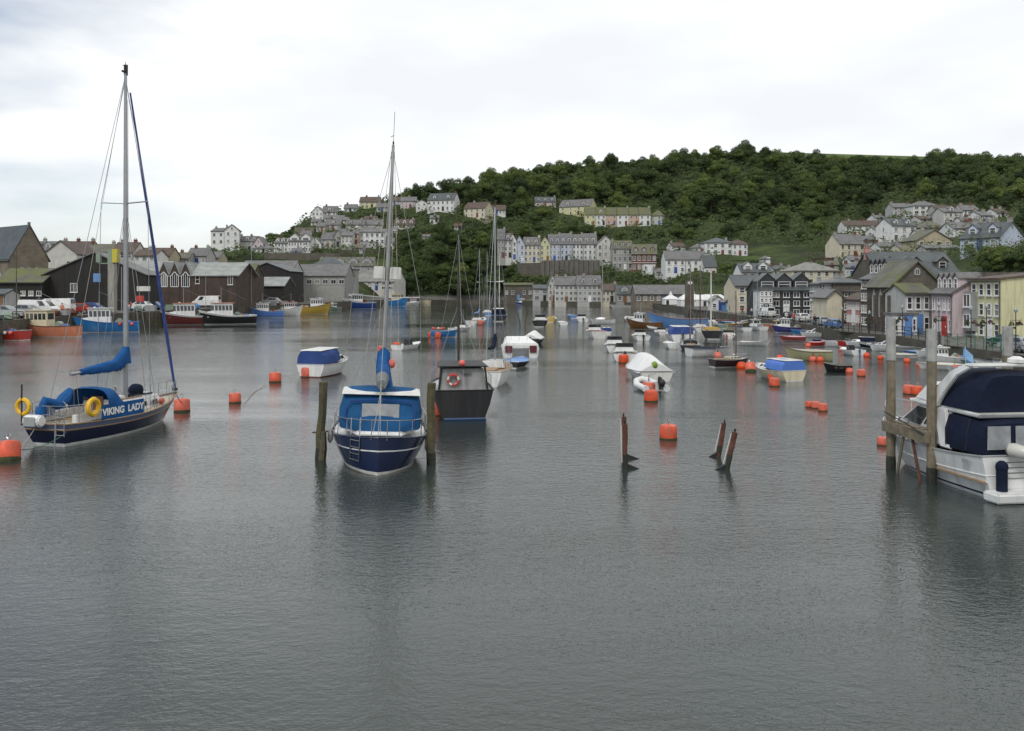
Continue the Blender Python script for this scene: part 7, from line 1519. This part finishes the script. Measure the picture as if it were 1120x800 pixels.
for lb, px, bk, dg, mt, kd, s in [
  ('silver car parked below the grey narrow house', 898, 5.0, 92, SILV, 'car', .78), ('white car parked below the slate hung hotel', 876, 5.5, 95, W_, 'car', .85), ('pale blue car outside the plain cream gable', 911, 4.0, 92, SKYB, 'car', .75),
  ('dark green car in front of the yellow house', 1099, 6.0, 100, paint('dark_green_car', (.02,.07,.05)), 'car', .72), ('silver green hatchback at the right edge of the quay', 1114, 3.0, 96, SILV, 'car', .78),
  ('black car parked in front of the slate hung hotel entrance', 862, 6.0, 93, BLK, 'car', .85), ('white van outside the cream rendered inn', 838, 7, 100, W_, 'van', .8)]:
    X, Y, Z = quayspot(px, bk); car(lb, X, Y, Z, dg, mt, kd, s)
# concrete pillar with a yellow box, on the left quay
X, Y, Z = quayspot(123, 6); r = thing('concrete_pillar', 'square grey concrete pillar carrying a yellow box on the left quay', 'pillar', (X, Y, Z))
hh = CAMZ-(289-HY)*Y/F-Z; m = MB(); m.box(0,0,hh/2,1.05,1.0,hh); m.build('shaft', CONC, r, bevel=.04); m = MB(); m.box(-.15,0,hh+1.1,.9,.8,2.2); m.build('dark_housing', DGRN, r, bevel=.03)
m = MB(); m.box(.55,-.1,hh+1.25,.8,.9,2.1); m.build('yellow_box', paint('yellow_box_paint', (.50,.42,.03)), r, bevel=.03); m = MB(); m.box(-2.1,0,hh+.9,.6,.6,1.3); m.box(-1.3,0,hh+.1,1.8,.2,.15); m.build('lamp_bracket', DGRN, r)
# blue notice board and red sign on the black shed
for lb, px, py, wd, ht, mt, Yq in (('blue square notice on the front of the black timber shed', 106, 304, 1.2, 1.4, SKYB, 149.5), ('white name board low on the right of the black timber shed', 157, 316, 2.2, .8, W2, 149.5), ('red sign board near the timber piles', 153, 327, 1.3, 1.0, RED, 148)):
    p = at(px, py, Yq); m = MB(); m.box(0,0,0,wd,.08,ht); o = m.build('sign_board', mt, loc=p, bevel=.01); tag(o, lb, 'sign')
# lamp posts and bare poles
def pole(label, px, back, top, r=.07, lamp=True, basket=None, mat=GREYP, sc=1.):
    X, Y, Z = quayspot(px, back); h = CAMZ-(top-HY)*Y/F-Z; o = thing('lamp_post' if lamp or basket else 'flag_pole', label, 'lamp post' if lamp or basket else 'pole', (X,Y,Z))
    m = MB(); m.tube([(0,0,-.2),(0,0,h)], [r, r*.7], 8); m.build('post', mat, o, smooth=True)
    if lamp: m = MB(); m.lathe([(.05,0),(.2*sc,.05),(.24*sc,.2),(.05,.42)], (0,0,h), 10); m.build('lantern', GREYP, o)
    if basket:
        zb = CAMZ-(basket-HY)*Y/F-Z
        m = MB(); m.tube([(-.42,0,zb+.3),(.42,0,zb+.3)], .02, 5); m.build('bracket', BLK, o)
        for sd in (-1,1):
            c_, n_ = crown_pts(.7, .34, 3, 130, .8, int(px)+sd); c_ = c_+np.array([sd*.30, 0, zb-.45]); leaves(c_, n_, .11, 'hanging_basket', FLOW if sd > 0 else LEAFD, o)
pole('tall bare pole at the left end of the quay', 18, 3, 270, .07, lamp=False, mat=WEED)
pole('thin grey pole in front of the net loft', 225, 3, 298, .05, lamp=False); pole('tall thin pole right of the net loft', 275, 3, 262, .06, lamp=False)
pole('short pole between the concrete pillar and the tall mast', 133, 3, 292, .06, lamp=False)
for px, top, bk in ((921,340,352),(951,344,350),(987,338,349),(1027,336,350),(1062,340,353),(1079,338,353),(1111,342,355)):
    pole({921:'lamp post with flower baskets before the cream gable',951:'lamp post with flower baskets before the coral house',987:'lamp post with flower baskets left of the weatherboarded shop',1027:'lamp post with flower baskets before the pink house',1062:'lamp post with flower baskets between pink and yellow houses',1079:'lamp post with flower baskets before the yellow house',1111:'lamp post with flower baskets at the right edge'}[px], px, 1.2, top, .045, True, bk, BLK, .6)
# railings
def railing(label, px0, px1, step, mat, back=.35, h=1.0):
    pts = []
    px = px0
    a, b = prof(px0); y0 = a[0]+back; x0 = (px0-CX)*y0/F; a1, b1 = prof(px1); y1 = a1[0]+back; x1 = (px1-CX)*y1/F; n = max(2, int(math.hypot(x1-x0,y1-y0)/step))
    r = thing('railing', label, 'railing', (x0,y0,0)); m = MB()
    for i in range(n+1):
        p_ = px0+(px1-px0)*i/n; 
        for _ in range(1): a, b = prof(p_); y = a[0]+back; x = (p_-CX)*y/F; z = b[0]+.05
        pts.append((x-x0,y-y0,z)); q = MB(); q.tube([(x-x0,y-y0,z-.05),(x-x0,y-y0,z+h)], .035, 5); q.build('post', mat, r)
    for f in (.33,.66,1.0): 
        q = MB(); q.tube([(x,y,z+h*f) for x,y,z in pts], .024, 5); q.build('rail', mat, r)
GRN = paint('green_rail_paint', (.03,.14,.08)); 
railing('dark iron railing along the quay below the slate hung hotel', 822, 940, 2.4, BLK); railing('dark iron railing along the quay below the chapel', 942, 1036, 1.6, BLK)
railing('green painted railing in front of the pink and yellow houses', 1038, 1104, 1.3, GRN); railing('dark railing at the right edge of the quay', 1106, 1180, 1.3, BLK)
# marquees and kiosks on the far right quay
def marquee(label, px0, px1, Y, Z, hw, hp, d=6, peak=False):
    x0 = (px0-CX)*Y/F; x1 = (px1-CX)*Y/F; w = x1-x0; r = thing('marquee', label, 'tent', ((x0+x1)/2, Y, Z))
    m = MB(); m.hexa([(-w/2,0,0),(w/2,0,0),(w/2,d,0),(-w/2,d,0),(-w/2,0,hw),(w/2,0,hw),(w/2,d,hw),(-w/2,d,hw)]); m.build('wall', CANW, r)
    m = MB()
    if peak: m.add([(-w/2-.1,-.1,hw),(w/2+.1,-.1,hw),(w/2+.1,d+.1,hw),(-w/2-.1,d+.1,hw),(-w*.12,d*.4,hw+hp*.45),(w*.12,d*.4,hw+hp*.45),(w*.12,d*.6,hw+hp*.45),(-w*.12,d*.6,hw+hp*.45),(0,d/2,hw+hp)], [(0,1,5,4),(1,2,6,5),(2,3,7,6),(3,0,4,7),(4,5,8),(5,6,8),(6,7,8),(7,4,8),(3,2,1,0)])
    else: m.add([(-w/2-.15,-.15,hw),(w/2+.15,-.15,hw),(w/2+.15,d+.15,hw),(-w/2-.15,d+.15,hw),(-w/2+1.2,d/2,hw+hp),(w/2-1.2,d/2,hw+hp)], [(0,1,5,4),(1,2,5),(2,3,4,5),(3,0,4),(3,2,1,0)])
    m.build('roof', CANW, r, smooth=False)
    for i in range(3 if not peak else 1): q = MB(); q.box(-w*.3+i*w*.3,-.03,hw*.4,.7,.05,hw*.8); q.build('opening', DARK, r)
marquee('long white marquee with low sloping roof on the far right quay', 745, 797, 222, 1.5, 1.6, 1.3); marquee('small white tent with pointed peak left of the long marquee', 727, 743, 245, 1.5, 1.5, 2.2, d=4, peak=True)
for i, px in enumerate((785, 801)):
    Yk = 186 if i == 0 else 176; x = (px-CX)*Yk/F; house_m(['little white gabled kiosk with lattice top beside the marquee','little blue fronted gabled kiosk right of the white one'][i], x, Yk, 1.4, 2.7, 3, 1.9, 1.0, 'front', wall=[WW,WLB][i], rcol=SLATEL, rows=1, cols=2, chim=(), name='kiosk', cat='kiosk', win=(.8,.9), doorm=[DKBLUE,W2][i])
p = at(754, 336, 205); r = thing('daymark_tower', 'narrow dark stone tower carrying a white diamond mark', 'tower', (p[0], 205, 1.2)); m = MB(); m.hexa([(-.95,-.9,-1),(.95,-.9,-1),(.95,.9,-1),(-.95,.9,-1),(-.8,-.75,6.4),(.8,-.75,6.4),(.8,.75,6.4),(-.8,.75,6.4)]); m.build('shaft', DSTONE, r)
m = MB(); m.box(0,-.85,5.9,.8,.08,.8,ry=R(45)); m.build('diamond_mark', W_, r)
# quayside clutter on the fish quay: stacks of boxes and pots
random.seed(21)
for i in range(26):
    px = random.uniform(4, 400); X, Y, Z = quayspot(px, random.uniform(1.5, 4)); 
    if i % 2: m = MB(); m.box(0,0,.45,random.uniform(.9,1.6),.9,random.uniform(.7,1.1)); mt = random.choice([SKYB, ORG, GREYP, RED, DGRN]); o = m.build('fish_box_stack', mt, loc=(X,Y,Z), bevel=.03); c = 'fish boxes'; w_ = 'stack of fish boxes on the left quay'
    else:
        m = MB(); m.ball((0,0,.4), random.uniform(.6,1.0), .7, .55, jit=.18); mt = random.choice([DGRN, RUST, TIMB, BLUE]); o = m.build('net_heap', mt, loc=(X,Y,Z)); c = 'net'; w_ = 'heap of fishing net on the left quay'
    near = min([(abs(px-q), n) for q, n in ((5,'by the red boat'),(50,'behind the salmon orange boat'),(116,'behind the bright blue boat'),(165,'above the timber piles'),(207,'behind the red and white boat'),(248,'behind the black and white boat'),(291,'behind the cornflower blue boat'),(343,'behind the mustard yellow boat'),(392,'behind the dark blue trawler'))])[1]
    nm = {SKYB.name:'pale blue',ORG.name:'orange',GREYP.name:'grey',RED.name:'red',DGRN.name:'green',RUST.name:'rust brown',TIMB.name:'grey brown',BLUE.name:'blue'}[mt.name]
    tag(o, nm+' '+w_+' '+near, c, 'gear on the fish quay')
# people on the quays
SKIN = M('skin', (.45,.27,.19), rough=.6); HAIR = M('hair', (.05,.03,.02), rough=.8, var=.4)
def person(label, X, Y, Z, rz, top, legm, step=.12, arm=.15, s=.85):
    r = thing('person', label, 'person', (X,Y,Z), rz, 'people on the quays')
    V = [(0,0,.95),(0,0,1.15),(0,0,1.38),(0,0,1.50),(0,-.02,1.62),(.09,0,.9),(.1,-step,.48),(.1,-step*1.2+.06,.07),(.1,-step*1.2-.1,.04),(-.09,0,.9),(-.1,step,.48),(-.1,step*1.4,.07),(-.1,step*1.4-.16,.04),
         (.19,0,1.40),(.25,.03,1.12),(.24,-arm,.9),(.24,-arm-.05,.82),(-.19,0,1.40),(-.25,.03,1.12),(-.24,-arm*.3,.88),(-.24,-arm*.3-.03,.80)]
    E = [(0,1),(1,2),(2,3),(3,4),(0,5),(5,6),(6,7),(7,8),(0,9),(9,10),(10,11),(11,12),(2,13),(13,14),(14,15),(15,16),(2,17),(17,18),(18,19),(19,20)]
    Rr = [.15,.13,.15,.055,.10,.095,.065,.045,.035,.095,.065,.045,.035,.06,.045,.034,.03,.06,.045,.034,.03]
    me = bpy.data.meshes.new('t'); me.from_pydata(V, E, []); o = bpy.data.objects.new('t', me); COL.objects.link(o); md = o.modifiers.new('s','SKIN'); md.use_smooth_shade = True
    for i, q in enumerate(me.skin_vertices[0].data): q.radius = (Rr[i]*(1.25 if i in (1,2) else 1), Rr[i]*(.85 if i in (0,1,2) else 1)); q.use_root = i == 0
    sb = o.modifiers.new('b','SUBSURF'); sb.levels = 1; dg = bpy.context.evaluated_depsgraph_get(); m2 = bpy.data.meshes.new_from_object(o.evaluated_get(dg)); bpy.data.objects.remove(o)
    m2.materials.clear(); [m2.materials.append(x) for x in (SKIN, top, legm, BLK)]
    for p_ in m2.polygons:
        c = p_.center; p_.material_index = 3 if c.z < .1 else 2 if c.z < .93 and abs(c.x) < .2 else 1 if c.z < 1.46 and not (abs(c.x) > .2 and c.z < .9) else 0
    b = bpy.data.objects.new('body', m2); COL.objects.link(b); b.parent = r
    m = MB(); m.ball((0,.015,1.68), .10, .11, .10, n=10, m=7); m.build('hair', HAIR, r, smooth=True)
    r.scale = (s,s,s)
for lb, px, bk, t_, l_, rz in (('person in a red top walking by the inn', 812, 6, RED, BLK, .4), ('person in a white shirt beside the inn door', 822, 7, W2, DKBLUE, 2.0), ('person in a blue jacket near the blue fronted kiosk', 798, 5, DKBLUE, GREYP, 1.2),
    ('person in pink standing by the quay rail below the hotel', 868, 1.2, BUOYP, BLK, .2), ('person in a white top at the quay rail below the hotel', 860, 1.4, W_, GREYP, -.3), ('person in dark clothes at the quay rail near the grey houses', 891, 1.3, BLK, BLK, .1),
    ('person in an orange jacket working behind the salmon orange boat', 68, 2.0, ORG, BLK, .8), ('person in a red jacket beside the red sign board', 143, 2.5, RED, DKBLUE, -.6)):
    X, Y, Z = quayspot(px, bk); person(lb, X, Y, Z, rz, t_, l_, s=1.0 if px < 400 else .8)
